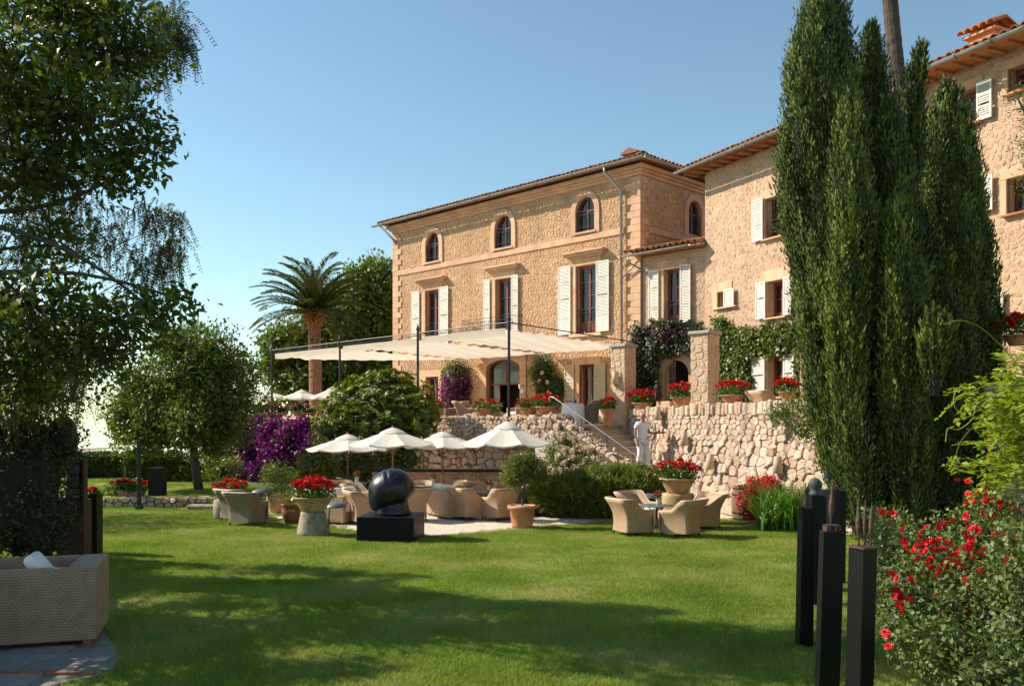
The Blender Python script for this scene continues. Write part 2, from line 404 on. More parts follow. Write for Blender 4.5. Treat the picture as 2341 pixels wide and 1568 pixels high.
def stone_facing(parent, u0, u1, z0, z1, size_fn, depth_fn, gap, mat, excl=(), seed=1, T=None, singles=0, rings=2, yoff=None, name='stones', vis=None, jit=.32, aspect=1.25):
    r = random.Random(seed*7+1)
    cells = stone_cells(u0, u1, z0, z1, size_fn, seed, jit, aspect)
    keep = []
    for poly, ar in cells:
        cx = sum(p[0] for p in poly)/len(poly); cz = sum(p[1] for p in poly)/len(poly)
        if any(a <= cx <= b and c <= cz <= d for a, b, c, d in excl): continue
        keep.append((ar * (1.0 if vis is None else vis(cx, cz)), poly, cx, cz))
    keep.sort(key=lambda k: -k[0])
    joined = MB(T)
    for i, (ar, poly, cx, cz) in enumerate(keep):
        g = stone_geo(poly, depth_fn(cz)*r.uniform(.35, 1.4), gap, r, rings)
        if not g: continue
        vs, fs = g; rv = r.random()
        if yoff: vs = [(a, b + yoff(a, c), c) for a, b, c in vs]
        if i < singles and ar > 0:
            m = MB(T); m.add(vs, fs, rv); m.build('stone', mat, parent, smooth=False)
        else: joined.add(vs, fs, rv)
    if joined.F:
        stuff(joined.build(name, mat, parent, smooth=False))

def wall_panel(mb, x0, x1, z0, z1, holes, y=0.0, depth=.3):
    xs = sorted(set([x0, x1] + [h[0] for h in holes] + [h[1] for h in holes]))
    zs = sorted(set([z0, z1] + [h[2] for h in holes] + [h[3] for h in holes]))
    for i in range(len(xs)-1):
        for j in range(len(zs)-1):
            cx = (xs[i]+xs[i+1])/2; cz = (zs[j]+zs[j+1])/2
            if any(h[0] < cx < h[1] and h[2] < cz < h[3] for h in holes): continue
            mb.add([(xs[i],y,zs[j]),(xs[i+1],y,zs[j]),(xs[i+1],y,zs[j+1]),(xs[i],y,zs[j+1])], [(0,1,2,3)], .5)
    for a, b, c, d in holes:
        v = [(a,y,c),(b,y,c),(b,y,d),(a,y,d),(a,y+depth,c),(b,y+depth,c),(b,y+depth,d),(a,y+depth,d)]
        mb.add(v, [(0,4,5,1),(1,5,6,2),(2,6,7,3),(3,7,4,0)], .5)

def half_tube(mb, p0, p1, r0, r1, up, n=5, thick=.0, r=None, full=math.pi):
    p0 = Vector(p0); p1 = Vector(p1); d = (p1-p0).normalized(); up = Vector(up); up = (up-d*up.dot(d)).normalized(); s = d.cross(up)
    vs = []
    for p, ra in ((p0, r0), (p1, r1)):
        for k in range(n+1):
            t = (math.pi-full)/2 + full*k/n
            vs.append(p + s*math.cos(t)*ra + up*math.sin(t)*ra)
    fs = [(k, k+1, n+2+k, n+1+k) for k in range(n)]
    if thick:
        o = len(vs)
        for p, ra in ((p0, r0-thick), (p1, r1-thick)):
            for k in range(n+1):
                t = (math.pi-full)/2 + full*k/n
                vs.append(p + s*math.cos(t)*ra + up*math.sin(t)*ra)
        fs += [(k, o+k, o+k+1, k+1) for k in range(n)]
        fs += [(o+k, o+n+1+k, o+n+2+k, o+k+1) for k in range(n)]
    mb.add(vs, fs, r)

TILE_ME = {}
def tile_proto(mat):
    if mat not in TILE_ME:
        m = MB(); half_tube(m, (0,0,0), (0,.44,.0), .115, .095, (0,0,1), 6, .018)
        o = m.build('roof_tile', MAT[mat]); TILE_ME[mat] = o.data; bpy.data.objects.remove(o)
    return TILE_ME[mat]
def roof_slope(parent, roof, x0, x1, ye, ze, pitch, length_fn, mat, T=None, sp=.235, singles=True):
    """barrel tiled slope rising towards +y from the eave"""
    ca, sa = math.cos(pitch), math.sin(pitch); n = int((x1-x0)/sp); j = MB(T)
    for i in range(n+1):
        x = x0 + (x1-x0)*i/n; L_ = length_fn(x)
        if L_ > .5:
            half_tube(j, (x, ye+.4*ca, ze+.4*sa), (x, ye+L_*ca, ze+L_*sa), .11, .11, (0,-sa,ca), 4, r=rnd.random())
        if singles:
            t = bpy.data.objects.new('roof_tile', tile_proto(mat)); COL.objects.link(t); t.parent = roof
            M = Matrix.Translation((x+U(-.012,.012), ye+U(-.015,.02), ze+U(-.006,.012))) @ Matrix.Rotation(pitch+U(-.03,.03), 4, 'X') @ Matrix.Rotation(U(-.05,.05), 4, 'Z')
            t.matrix_local = (T @ M) if T is not None else M
    b = stuff(j.build('tile_rows', MAT[mat], roof, smooth=True))
    return b

def window_frame(parent, x0, x1, z0, z1, y, rows, leaves=2, panel=.0, T=None, cols=1, rail=None, arch=False, wood='wood_red'):
    """timber casement: frame is the part; panes and railing its sub-parts"""
    m = MB(T); fw = .06; d = .06
    m.box(x0, x0+fw, y, y+d, z0, z1); m.box(x1-fw, x1, y, y+d, z0, z1)
    m.box(x0+fw, x1-fw, y, y+d, z1-fw, z1); m.box(x0+fw, x1-fw, y, y+d, z0, z0+.09)
    lw = (x1-x0-2*fw)/leaves; panes = []
    for l in range(leaves):
        a = x0+fw+l*lw; b = a+lw; st = .045
        m.box(a, a+st, y-.012, y+d-.014, z0+.09, z1-fw); m.box(b-st, b, y-.012, y+d-.014, z0+.09, z1-fw)
        zb = z0+.09
        if panel:
            m.box(a+st, b-st, y+.008, y+.03, zb, zb+panel); m.box(a+st, b-st, y-.01, y+d-.016, zb+panel, zb+panel+.06); zb += panel+.06
        else:
            m.box(a+st, b-st, y-.01, y+d-.016, zb, zb+.07); zb += .07
        m.box(a+st, b-st, y-.01, y+d-.016, z1-fw-.06, z1-fw)
        ph = (z1-fw-.06-zb)/rows; cw = (b-a-2*st)/cols
        for i in range(rows):
            if i: m.box(a+st, b-st, y-.006, y+d-.02, zb+i*ph-.014, zb+i*ph+.014)
            for c in range(cols):
                if c and i == 0: m.box(a+st+c*cw-.012, a+st+c*cw+.012, y-.004, y+d-.022, zb, z1-fw-.06)
                panes.append((a+st+c*cw, a+st+(c+1)*cw, zb+i*ph, zb+(i+1)*ph))
    w = m.build('window', MAT[wood], parent)
    for a, b, c, e in panes:
        g = MB(T); t = U(-.006,.006)
        g.add([(a,y+.03+t,c),(b,y+.03-t,c),(b,y+.03-t,e),(a,y+.03+t,e),(a,y+.036+t,c),(b,y+.036-t,c),(b,y+.036-t,e),(a,y+.036+t,e)],
              [(0,1,2,3),(7,6,5,4),(0,4,5,1),(1,5,6,2),(2,6,7,3),(3,7,4,0)])
        g.build('pane', MAT['glass'], w)
    if rail:
        railing(w, x0, x1, rail[0], rail[1], rail[2], T)
    return w
def railing(parent, x0, x1, z0, z1, y, T=None, n=None, ret=0.0):
    m = MB(T); n = n or max(4, int((x1-x0)/.11))
    for z in (z1, z1-.14, z0+.18, z0+.02): m.tube([(x0,y,z),(x1,y,z)], .011, 5)
    for i in range(n+1):
        x = x0+(x1-x0)*i/n; m.tube([(x,y,z0),(x,y,z1-.14)], .008, 4); m.lathe([(.0,-.03),(.02,0),(.0,.03)], (x,y,z1-.21), 5); m.lathe([(.0,-.03),(.02,0),(.0,.03)], (x,y,z0+.28), 5)
    if ret:
        for x in (x0, x1):
            for z in (z1, z0+.02): m.tube([(x,y,z),(x,y+ret,z)], .011, 5)
            for k in range(1, 5): m.tube([(x,y+ret*k/5,z0),(x,y+ret*k/5,z1)], .008, 4)
    return m.build('railing', MAT['iron'], parent)
def shutter(parent, x0, x1, z0, z1, y=-.05, panels=2, mat='shutter', T=None, ang=0.0, hinge=None, solid=.0):
    """louvred shutter leaf: frame part with slats as its sub-part"""
    A = Matrix.Identity(4)
    if ang:
        hx = hinge if hinge is not None else x0
        A = Matrix.Translation((hx, y, 0)) @ Matrix.Rotation(ang, 4, 'Z') @ Matrix.Translation((-hx, -y, 0))
    TT = (T @ A) if T is not None else A
    m = MB(TT); s = MB(TT); st = .05; d = .035
    m.box(x0, x0+st, y-d, y, z0, z1); m.box(x1-st, x1, y-d, y, z0, z1)
    zz = [z0 + (z1-z0)*k/panels for k in range(panels+1)]
    for k, z in enumerate(zz):
        a = z - (.0 if k == 0 else .03); b = z + (.0 if k == panels else .03)
        if k == 0: b = z+.06
        if k == panels: a = z-.06
        m.box(x0+st, x1-st, y-d+.002, y-.002, a, b)
    z = z0+.07
    if solid:
        m.box(x0+st, x1-st, y-d+.01, y-.01, z0+.06, z0+solid); m.box((x0+x1)/2-.02, (x0+x1)/2+.02, y-d+.004, y-.004, z0+.06, z0+solid)
        m.box(x0+st, x1-st, y-d+.002, y-.002, z0+solid, z0+solid+.06); z = z0+solid+.07
    while z < z1-.09:
        if not any(abs(z-q) < .045 for q in zz[1:-1]):
            s.add([(x0+st,y-d+.006,z),(x1-st,y-d+.006,z),(x1-st,y-.006,z+.04),(x0+st,y-.006,z+.04),
                   (x0+st,y-d+.006,z+.008),(x1-st,y-d+.006,z+.008),(x1-st,y-.006,z+.05),(x0+st,y-.006,z+.05)],
                  [(0,1,2,3),(4,7,6,5),(0,4,5,1),(2,6,7,3)], .5)
        z += .056
    o = m.build('shutter', MAT[mat], parent); stuff(s.build('slats', MAT[mat], o))
    return o
def ring_arch(mb, cx, zs, ri, ro, zb, y0, y1, n=14, rise=1.0):
    """arched surround band with jambs down to zb"""
    inn = [(cx-ri, zb)] + [(cx-ri*math.cos(math.pi*k/n), zs+ri*rise*math.sin(math.pi*k/n)) for k in range(n+1)] + [(cx+ri, zb)]
    ro_z = ri*rise + (ro-ri)
    out = [(cx-ro, zb)] + [(cx-ro*math.cos(math.pi*k/n), zs+ro_z*math.sin(math.pi*k/n)) for k in range(n+1)] + [(cx+ro, zb)]
    N = len(inn)
    vs = [(a,y0,b) for a,b in inn]+[(a,y0,b) for a,b in out]+[(a,y1,b) for a,b in inn]+[(a,y1,b) for a,b in out]
    fs = []
    for i in range(N-1):
        fs += [(i, i+1, N+i+1, N+i), (N+i, N+i+1, 3*N+i+1, 3*N+i), (2*N+i, 2*N+i+1, i+1, i)]
    fs += [(0, N, 3*N, 2*N), (N-1, 2*N-1, 4*N-1, 3*N-1)]
    mb.add(vs, fs)
def arch_window(parent, cx, z0, zs, ri, T=None, y=.14):
    m = MB(T); g = MB(T); n = 12; fw = .06
    pts = [(cx-ri, z0)] + [(cx-ri*math.cos(math.pi*k/n), zs+ri*1.12*math.sin(math.pi*k/n)) for k in range(n+1)] + [(cx+ri, z0)]
    m.box(cx-ri, cx+ri, y, y+.05, z0, z0+.08); m.box(cx-.035, cx+.035, y-.01, y+.04, z0+.08, zs+ri*1.1-.05); m.box(cx-ri+.05, cx-.035, y-.004, y+.03, zs-.02, zs+.03); m.box(cx+.035, cx+ri-.05, y-.004, y+.03, zs-.02, zs+.03)
    for i in range(len(pts)-1):
        m.tube([(pts[i][0], y+.02, pts[i][1]), (pts[i+1][0], y+.02, pts[i+1][1])], .06, 6)
    w = m.build('window', MAT['wood_red'], parent)
    for sgn in (-1, 1):
        g = MB(T); half = [(cx+sgn*.03, z0+.06)] + [(cx+sgn*ri*math.cos(math.pi/2*k/6), zs+ri*1.12*math.sin(math.pi/2*k/6)) for k in range(7)]
        half = [(cx+sgn*.03, z0+.06), (cx+sgn*ri, z0+.06)] + half[1:-1] + [(cx+sgn*.03, zs+ri*1.1)]
        g.prism(half if sgn > 0 else half[::-1], y+.03, y+.04); g.build('pane', MAT['glass'], w)
    railing(w, cx-ri+.04, cx+ri-.04, z0+.03, z0+.86, y-.13, T)
    return w

# ================================================================ main house
FD = Vector((.7056, -.7086, 0)); FN = Vector((.7086, .7056, 0)); CORNER = Vector((4.86, 34.0, 0))
TH = math.atan2(-.7086, .7056); FLOOR = 2.4
house = thing('main_house', 'three storey honey stone house with arched top windows, behind the canvas canopy', 'house', CORNER, TH)
XL = -15.24; EZ = 12.22
arches = [(-12.21, .49), (-7.40, .52), (-2.70, .49)]
frs = [(-12.74, -11.68), (-7.89, -6.86), (-3.19, -2.10)]
holes = [(c-r_, c+r_, 10.1, 11.50) for c, r_ in arches] + [(a, b, 6.02, 8.76) for a, b in frs]
holes += [(-12.69, -11.77, 2.5, 4.63), (-8.48, -6.37, FLOOR, 5.25), (-3.0, -2.18, FLOOR, 4.78)]
w = MB(); wall_panel(w, XL, 0, FLOOR-2.4, EZ, holes, 0, .32)
w.add([(0,0,0),(0,9,0),(0,9,EZ),(0,0,EZ)], [(0,1,2,3)], .5) if False else None
T90 = Matrix.Rotation(rad(90), 4, 'Z')
w.T = T90; wall_panel(w, 0, 9, 0, EZ, [(3.15, 4.1, 10.1, 11.5)], 0, .32); w.T = None
w.add([(XL,0,0),(XL,9,0),(XL,9,EZ),(XL,0,EZ),(0,9,0),(0,9,EZ)], [(0,1,2,3),(1,4,5,2)], .5)
w.add([(-8.48,.6,FLOOR),(-6.37,.6,FLOOR),(-6.37,.6,5.3),(-8.48,.6,5.3)], [(0,1,2,3)], .5) if False else None
w.build('wall', MAT['mortar'], house)
ex = [(c-r_-.24, c+r_+.24, 9.9, 11.75) for c, r_ in arches] + [(a-.28, b+.24, 6.02, 9.06) for a, b in frs]
ex += [(XL, -14.66, 2, 12.3), (-.62, 0, 2, 12.3), (XL, 0, 9.72, 9.98), (XL, 0, 11.86, 13), (-13.15,-11.5,2,4.95), (-8.92,-5.98,2,5.38), (-3.3,-1.9,2,5.1)]
stone_facing(house, XL, 0, 2.6, 11.86, lambda z: .14, lambda z: .015, .0, MAT['rubble'], ex, 3, rings=1, jit=.5, aspect=1.15)
stone_facing(house, 0, 5.5, 8.6, 11.86, lambda z: .19, lambda z: .022, .008, MAT['rubble'], [(2.9,4.4,9.9,11.75),(0,.5,8,13),(0,9,9.72,9.98)], 4, T=T90, rings=1)
# bands, cornice, quoins
for a, b, c, d, o_ in [(XL+.66, -.66, 9.73, 9.97, .06)]:
    MB().box(a, b, -o_, .02, c, d).build('string_course', MAT['ashlar'], house, bevel=.012)
MB(T90).box(.5, 5.5, -.06, .02, 9.73, 9.97).build('string_course', MAT['ashlar'], house, bevel=.012)
for k, (z0, z1, o_) in enumerate([(11.86, 11.98, .08), (11.98, 12.08, .17), (12.08, 12.22, .30)]):
    m = MB(); m.box(XL-o_, o_, -o_, .05, z0, z1); m.box(.05-.1, o_, .05, 7.5, z0, z1); m.box(XL-o_, XL+.05, .05, 7.5, z0, z1)
    m.build('cornice', MAT['ashlar'], house, bevel=.015)
z = 2.4; k = 0
while z < 11.8:
    h = min(.262, 11.86-z)
    lw_, sw = (.64, .40) if k % 2 == 0 else (.40, .40)
    j = U(-.015, .015)
    MB().box(XL-.05, XL+lw_+j, -.055, .42, z+.003, z+h-.003).build('quoin', MAT['ashlar'], house, bevel=.01)
    MB().box(-lw_-j, .055, -.055, .02, z+.003, z+h-.003).add([], []).build('quoin', MAT['ashlar'], house, bevel=.01)
    if z > 8.6: MB().box(-.02, .05, .03, .30 + (.2 if k % 2 else 0)+j, z+.003, z+h-.003).build('quoin', MAT['ashlar'], house, bevel=.01)
    z += .262; k += 1
# arched top windows
for c, r_ in arches:
    m = MB(); ring_arch(m, c, 10.95, r_, r_+.26, 9.99, -.075, .1, rise=1.12); m.build('surround', MAT['ashlar'], house, bevel=.01)
    MB().box(c-r_-.1, c+r_+.1, -.12, .3, 10.02, 10.1).build('sill', MAT['ashlar'], house, bevel=.01)
    arch_window(house, c, 10.1, 10.95, r_)
m = MB(T90); ring_arch(m, 3.62, 10.95, .48, .74, 9.99, -.075, .1, rise=1.12); m.build('surround', MAT['ashlar'], house, bevel=.01)
arch_window(house, 3.62, 10.1, 10.95, .48, T90)
# first floor windows with hoods and shutters
for i, (a, b) in enumerate(frs):
    m = MB(); m.box(a-.28, a, -.06, .1, 6.02, 8.76); m.box(b, b+.22, -.06, .1, 6.02, 8.76); m.box(a-.28, b+.22, -.06, .1, 8.763, 9.06)
    m.build('surround', MAT['ashlar'], house, bevel=.012)
    m = MB(); m.box(a-.36, b+.34, -.16, .0, 9.06, 9.14); m.box(a-.46, b+.44, -.27, .0, 9.14, 9.24); m.box(a-.54, b+.52, -.34, .0, 9.24, 9.31)
    m.build('hood', MAT['ashlar'], house, bevel=.012)
    MB().box(a-.3, b+.3, -.16, .3, 5.9, 6.02).build('sill', MAT['ashlar'], house, bevel=.012)
    window_frame(house, a, b, 6.02, 8.76, .2, 3 if i < 2 else 4, 2, .35, rail=(6.1, 7.0, .06))
sh = [((-13.73,-13.11),(-11.66,-10.99)), ((-8.60,-8.18),(-6.83,-6.42)), ((-4.10,-3.42),(-2.08,-1.43))]
for i, ((a, b), (c, d)) in enumerate(sh):
    shutter(house, a, b, 6.05, 8.82, -.09, 4, solid=.5 if i == 2 else 0); shutter(house, c, d, 6.05, 8.82, -.09, 4, solid=.5 if i == 2 else 0)
railing(house, -9.5, -6.2, 6.1, 7.02, -.62, None, 26, .6)
MB().box(-9.55, -6.15, -.66, -.02, 5.93, 6.05).build('balcony_slab', MAT['ashlar'], house, bevel=.015)
# ground floor
m = MB(); m.box(-13.15,-12.69,-.06,.1,2.4,4.63); m.box(-11.77,-11.53,-.06,.1,2.4,4.63); m.box(-13.15,-11.53,-.06,.1,4.633,4.95); m.build('surround', MAT['ashlar'], house, bevel=.012)
window_frame(house, -12.69, -11.77, 2.5, 4.63, .2, 3, 2, .3)
m = MB(); n_ = 14; cx = -7.425; ri = 1.055
inn = [(cx-ri, FLOOR)] + [(cx-ri*math.cos(math.pi*k/n_), 4.82+.4*math.sin(math.pi*k/n_)) for k in range(n_+1)] + [(cx+ri, FLOOR)]
out = [(-8.92, FLOOR)] + [(-8.92+(2.94)*k/n_, 5.38) for k in range(n_+1)] + [(-5.98, FLOOR)]
N_ = len(inn); vs_ = [(a,-.06,b) for a,b in inn]+[(a,-.06,b) for a,b in out]+[(a,.2,b) for a,b in inn]
m.add(vs_, [(i, i+1, N_+i+1, N_+i) for i in range(N_-1)] + [(2*N_+i, 2*N_+i+1, i+1, i) for i in range(N_-1)]); m.build('surround', MAT['ashlar'], house)
m = MB()
m.box(-8.48,-8.40,.16,.22,FLOOR,4.82); m.box(-6.45,-6.37,.16,.22,FLOOR,4.82); m.box(-8.40,-6.45,.16,.22,4.12,4.2); m.box(-7.47,-7.39,.165,.215,4.2,5.2); m.box(-8.40,-7.85,.165,.2,FLOOR,2.95); m.box(-7.9,-7.82,.165,.215,2.95,4.12); m.box(-8.40,-7.9,.165,.2,3.5,3.54)
for i in range(1, N_-2): m.tube([(inn[i][0],.19,inn[i][1]),(inn[i+1][0],.19,inn[i+1][1])], .05, 6)
d_ = m.build('arched_door', MAT['wood_red'], house)
for a, b, c, e in [(-8.40,-7.47,4.2,5.2),(-7.39,-6.45,4.2,5.2),(-8.40,-7.9,2.95,3.5),(-8.40,-7.9,3.54,4.12)]:
    MB().box(a, b, .195, .2, c, e).build('pane', MAT['glass'], d_)
MB().box(-8.5,-6.35,.9,.95,FLOOR,5.3).build('hall_dark_sheet', MAT['dark_inside'], house)  # dark sheet behind the door in place of an unlit hall
m = MB(); m.box(-3.3,-3.0,-.06,.1,2.4,4.78); m.box(-2.18,-1.9,-.06,.1,2.4,4.78); m.box(-3.39,-1.9,-.06,.1,4.783,5.1); m.build('surround', MAT['ashlar'], house, bevel=.012)
window_frame(house, -3.0, -2.18, FLOOR, 4.78, .2, 4, 2, .4)
shutter(house, -3.74, -3.24, 2.5, 4.8, -.09, 3, 'shutter_beige'); shutter(house, -2.16, -1.62, 2.5, 4.8, -.09, 3, 'shutter_beige')
# hall lamps seen through the arched door
hl = thing('hall_lamp', 'glowing orange double lampshade inside the arched doorway', 'lamp', CORNER + FD*-6.75 + FN*.6 + Vector((0,0,3.95)), TH)
m = MB(); m.lathe([(.12,0),(.14,.2),(.12,.22)], (-.15,0,0), 12); m.lathe([(.12,0),(.14,.2),(.12,.22)], (.15,0,0), 12); m.build('lamp_shade', MAT['lampshade_lit'], hl, smooth=True)
m = MB(); m.tube([(-.15,0,.22),(-.15,0,1.3)], .008, 5); m.tube([(.15,0,.22),(.15,0,1.3)], .008, 5); m.build('cord', MAT['iron'], hl)
# roof
roof = MB(); o_ = .55; ye = -o_; pitch = rad(17); run = 5.0; rise = run*math.tan(pitch); e = EZ+.10
a0, a1 = XL-o_, o_; y1 = ye+2*run
roof.add([(a0,ye,e),(a1,ye,e),(a1,y1,e),(a0,y1,e),(a0+run,ye+run,e+rise),(a1-run,ye+run,e+rise)], [(0,1,5,4),(1,2,5),(2,3,4,5),(3,0,4),(0,3,2,1)])
roof_o = roof.build('roof', MAT['tile'], house)
def hip_len(x, x0=a0, x1=a1): return min(run, x-x0, x1-x)/math.cos(pitch)
roof_slope(house, roof_o, a0+.1, a1-.1, ye-.07, e+.03, pitch, hip_len, 'tile')
TS = Matrix.Translation((0,0,0)) @ T90    # side slope: local x along house y, rising to -x
roof_slope(house, roof_o, ye+.15, 5.5, -o_-.07, e+.03, pitch, lambda x: min(run, x-ye)/math.cos(pitch), 'tile', T=T90)
m = MB()
for i in range(11):
    p0 = Vector((a1-.05-.42*i, ye+.05+.42*i, e+.09+.42*i*math.tan(pitch))); p1 = p0+Vector((-.45,.45,.45*math.tan(pitch)))
    half_tube(m, p0, p1, .15, .13, (0,0,1), 6, .02, full=math.pi*1.1)
m.build('ridge_tiles', MAT['tile'], roof_o)
m = MB(); m.box(-.85,-.25,.1,.6,12.45,12.78); m.box(-.95,-.15,.0,.7,12.78,12.84); m.add([(-.95,.0,12.841),(-.15,.0,12.841),(-.15,.7,12.841),(-.95,.7,12.841),(-.55,.0,13.02),(-.55,.7,13.02)], [(0,1,4),(1,2,5,4),(2,3,5),(3,0,4,5)])
m.build('chimney', MAT['tile'], roof_o)
def gutter(parent, pts, T=None, r=.085):
    m = MB(T)
    for i in range(len(pts)-1): half_tube(m, pts[i], pts[i+1], r, r, (0,0,-1), 7, .012)
    n = 0
    for i in range(len(pts)-1):
        a, b = Vector(pts[i]), Vector(pts[i+1]); L_ = (b-a).length
        for k in range(1, int(L_/.95)+1):
            p = a+(b-a)*(k*.95/L_); d = (b-a).normalized()
            half_tube(m, p-d*.015, p+d*.015, r+.012, r+.012, (0,0,-1), 7, .02)
    return m.build('gutter', MAT['zinc'], parent, smooth=True)
gz = e-.0
gutter(house, [(a0-.35,ye-.12,gz-.02),(a1+.1,ye-.12,gz+.01)]); gutter(house, [(a1+.12,ye-.1,gz),(a1+.12,6.0,gz)])
m = MB(); m.tube([(-1.2,ye-.12,gz-.08),(-1.2,ye-.12,gz-.25),(-.8,-.14,gz-.95),(-.78,-.14,5.5)], .05, 8); m.tube([(-.78,-.14,8.0),(.05,-.2,8.55)], .035, 6)
m.build('downpipe', MAT['zinc'], house, smooth=True)
m = MB(); m.tube([(XL-.3,ye-.1,gz-.1),(XL+.1,-.14,gz-.75),(XL+.35,-.14,gz-.95)], .05, 8); m.build('downpipe', MAT['zinc'], house, smooth=True)

# ================================================================ link building between house and wing
link = thing('link_building', 'low stone link building with tiled lean-to roof and purple flowers, right of the house corner', 'house', CORNER, TH)
XR = 2.87
w = MB(); wall_panel(w, .07, XR, 0, 8.72, [(1.08,1.81,5.98,8.12),(1.07,2.17,FLOOR,4.76)], .06, .4)
w.build('wall', MAT['mortar_pale'], link)
stone_facing(link, .1, XR, 2.6, 8.66, lambda z: .16, lambda z: .010, .0, MAT['rubble_pale'], [(.85,2.1,5.9,8.46),(.7,2.5,2.4,5.2)], 5, rings=1, jit=.5, aspect=1.15, T=Matrix.Translation((0,.06,0)))
m = MB(Matrix.Translation((0,.06,0))); ring_arch(m, 1.62, 4.2, .55, .84, FLOOR, -.07, .12, 16); m.build('arch_surround', MAT['ashlar'], link, bevel=.01)
MB().box(1.0,2.3,.9,.95,FLOOR,5).build('passage_dark_sheet', MAT['dark_inside'], link)  # dark sheet behind the arch stands for the unlit passage
m = MB()
for i in range(7): m.tube([(1.12+i*.08,.35,FLOOR),(1.12+i*.08,.35,4.55)], .01, 5)
for z in (3.0,3.5,4.0,4.4): m.tube([(1.1,.35,z),(1.62,.35,z)], .01, 5)
m.build('gate', MAT['iron'], link)
m = MB(); m.box(.86,1.08,-.0,.1,5.98,8.12); m.box(1.81,2.05,-.0,.1,5.98,8.12); m.box(.6,2.12,-.005,.1,8.123,8.46); m.build('surround', MAT['ashlar'], link, bevel=.012)
window_frame(link, 1.08, 1.81, 5.98, 8.12, .26, 3, 2, .3, rail=(6.05, 6.95, .12))
shutter(link, .42, .88, 5.98, 8.16, -.03, 3); shutter(link, 1.83, 2.28, 5.98, 8.2, -.03, 3)
lr = MB(); lr.add([(-.35,-.42,8.82),(2.95,-.42,8.82),(2.95,3.2,9.7),(-.0,3.2,9.7),(-.35,-.42,8.76),(2.95,-.42,8.76),(2.95,.2,8.76),(-.0,.2,8.76)], [(0,1,2,3),(0,4,5,1),(4,7,6,5),(0,3,7,4)])
lro = lr.build('roof', MAT['tile_orange'], link)
roof_slope(link, lro, -.3, 2.75, -.5, 8.86, math.atan2(.88,3.62), lambda x: 3.7, 'tile_orange')
gutter(link, [(-.45,-.52,8.77),(2.55,-.52,8.80)], r=.07)
m = MB(); m.tube([(-.2,-.52,8.7),(-.2,-.5,8.5),(.3,-.1,8.15)], .035, 6); m.build('downpipe', MAT['zinc'], link, smooth=True)

# ================================================================ right wing (two blocks in line)
WL = Vector((6.885, 31.967, 0)); WD = Vector((.44494, -.89556, 0)); WN = Vector((.89556, .44494, 0)); TW = math.atan2(-.89556, .44494)
wing = thing('middle_wing', 'pale rubble stone wing with white shutters, partly hidden by the large cypress', 'house', WL, TW)
WE = 11.36
w = MB(); wh = [(3.1,4.0,8.42,9.72),(.71,1.3,6.47,7.0),(3.2,3.97,5.86,7.02),(3.2,3.97,3.3,4.6)]
wall_panel(w, 0, 9.0, 0, WE, wh, 0, .35); w.add([(0,0,0),(0,8,0),(0,8,WE),(0,0,WE),(9,8,0),(9,8,WE)], [(0,1,2,3),(1,4,5,2)], .5)
w.build('wall', MAT['mortar_pale'], wing)
wex = [(2.95,4.1,8.3,9.9),(.45,1.5,6.4,7.32),(2.9,4.25,5.8,7.4),(2.95,4.15,3.2,4.8)]
stone_facing(wing, 0, 9.0, 2.4, WE, lambda z: .16, lambda z: .010, .0, MAT['rubble_pale'], wex, 6, rings=1, jit=.5, aspect=1.15)
m = MB(); m.box(.45,.71,-.045,.1,6.4,7.32); m.box(.71,1.48,-.045,.1,7.003,7.32); m.build('surround', MAT['ashlar'], wing, bevel=.012)
m = MB(); m.box(2.9,3.2,-.045,.1,5.86,7.02); m.box(3.97,4.25,-.045,.1,5.86,7.02); m.box(2.9,4.25,-.045,.1,7.023,7.4); m.build('surround', MAT['ashlar'], wing, bevel=.012)
m = MB(); m.box(2.9,3.1,-.045,.1,8.42,9.72); m.box(2.9,4.2,-.045,.1,9.723,10.0); m.build('surround', MAT['ashlar'], wing, bevel=.012)
m = MB(); m.box(2.95,3.2,-.045,.1,3.3,4.6); m.box(3.97,4.15,-.045,.1,3.3,4.6); m.box(2.95,4.15,-.045,.1,4.603,4.8); m.build('surround', MAT['ashlar'], wing, bevel=.012)
for a, b, c in [(3.0,4.1,8.36),(.6,1.75,6.40),(3.1,4.1,5.79),(3.1,4.1,3.24)]: MB().box(a, b, -.14, .3, c, c+.06).build('sill', MAT['ashlar'], wing, bevel=.01)
window_frame(wing, 3.1, 4.0, 8.42, 9.72, .26, 2, 2, rail=(8.45,9.0,.05)); window_frame(wing, .71, 1.3, 6.47, 7.0, .22, 1, 1); window_frame(wing, 3.2, 3.97, 5.86, 7.02, .26, 2, 2); window_frame(wing, 3.2, 3.97, 3.3, 4.6, .26, 2, 2)
shutter(wing, 2.55, 3.06, 8.42, 9.8, -.08, 3); shutter(wing, 1.15, 1.67, 6.46, 7.04, -.10, 1)
shutter(wing, 2.73, 3.18, 5.86, 7.06, -.08, 2); shutter(wing, 3.99, 4.42, 5.86, 7.06, -.08, 2)
shutter(wing, 2.55, 3.15, 3.3, 4.62, -.08, 2); shutter(wing, 3.99, 4.45, 3.3, 4.62, -.08, 2)
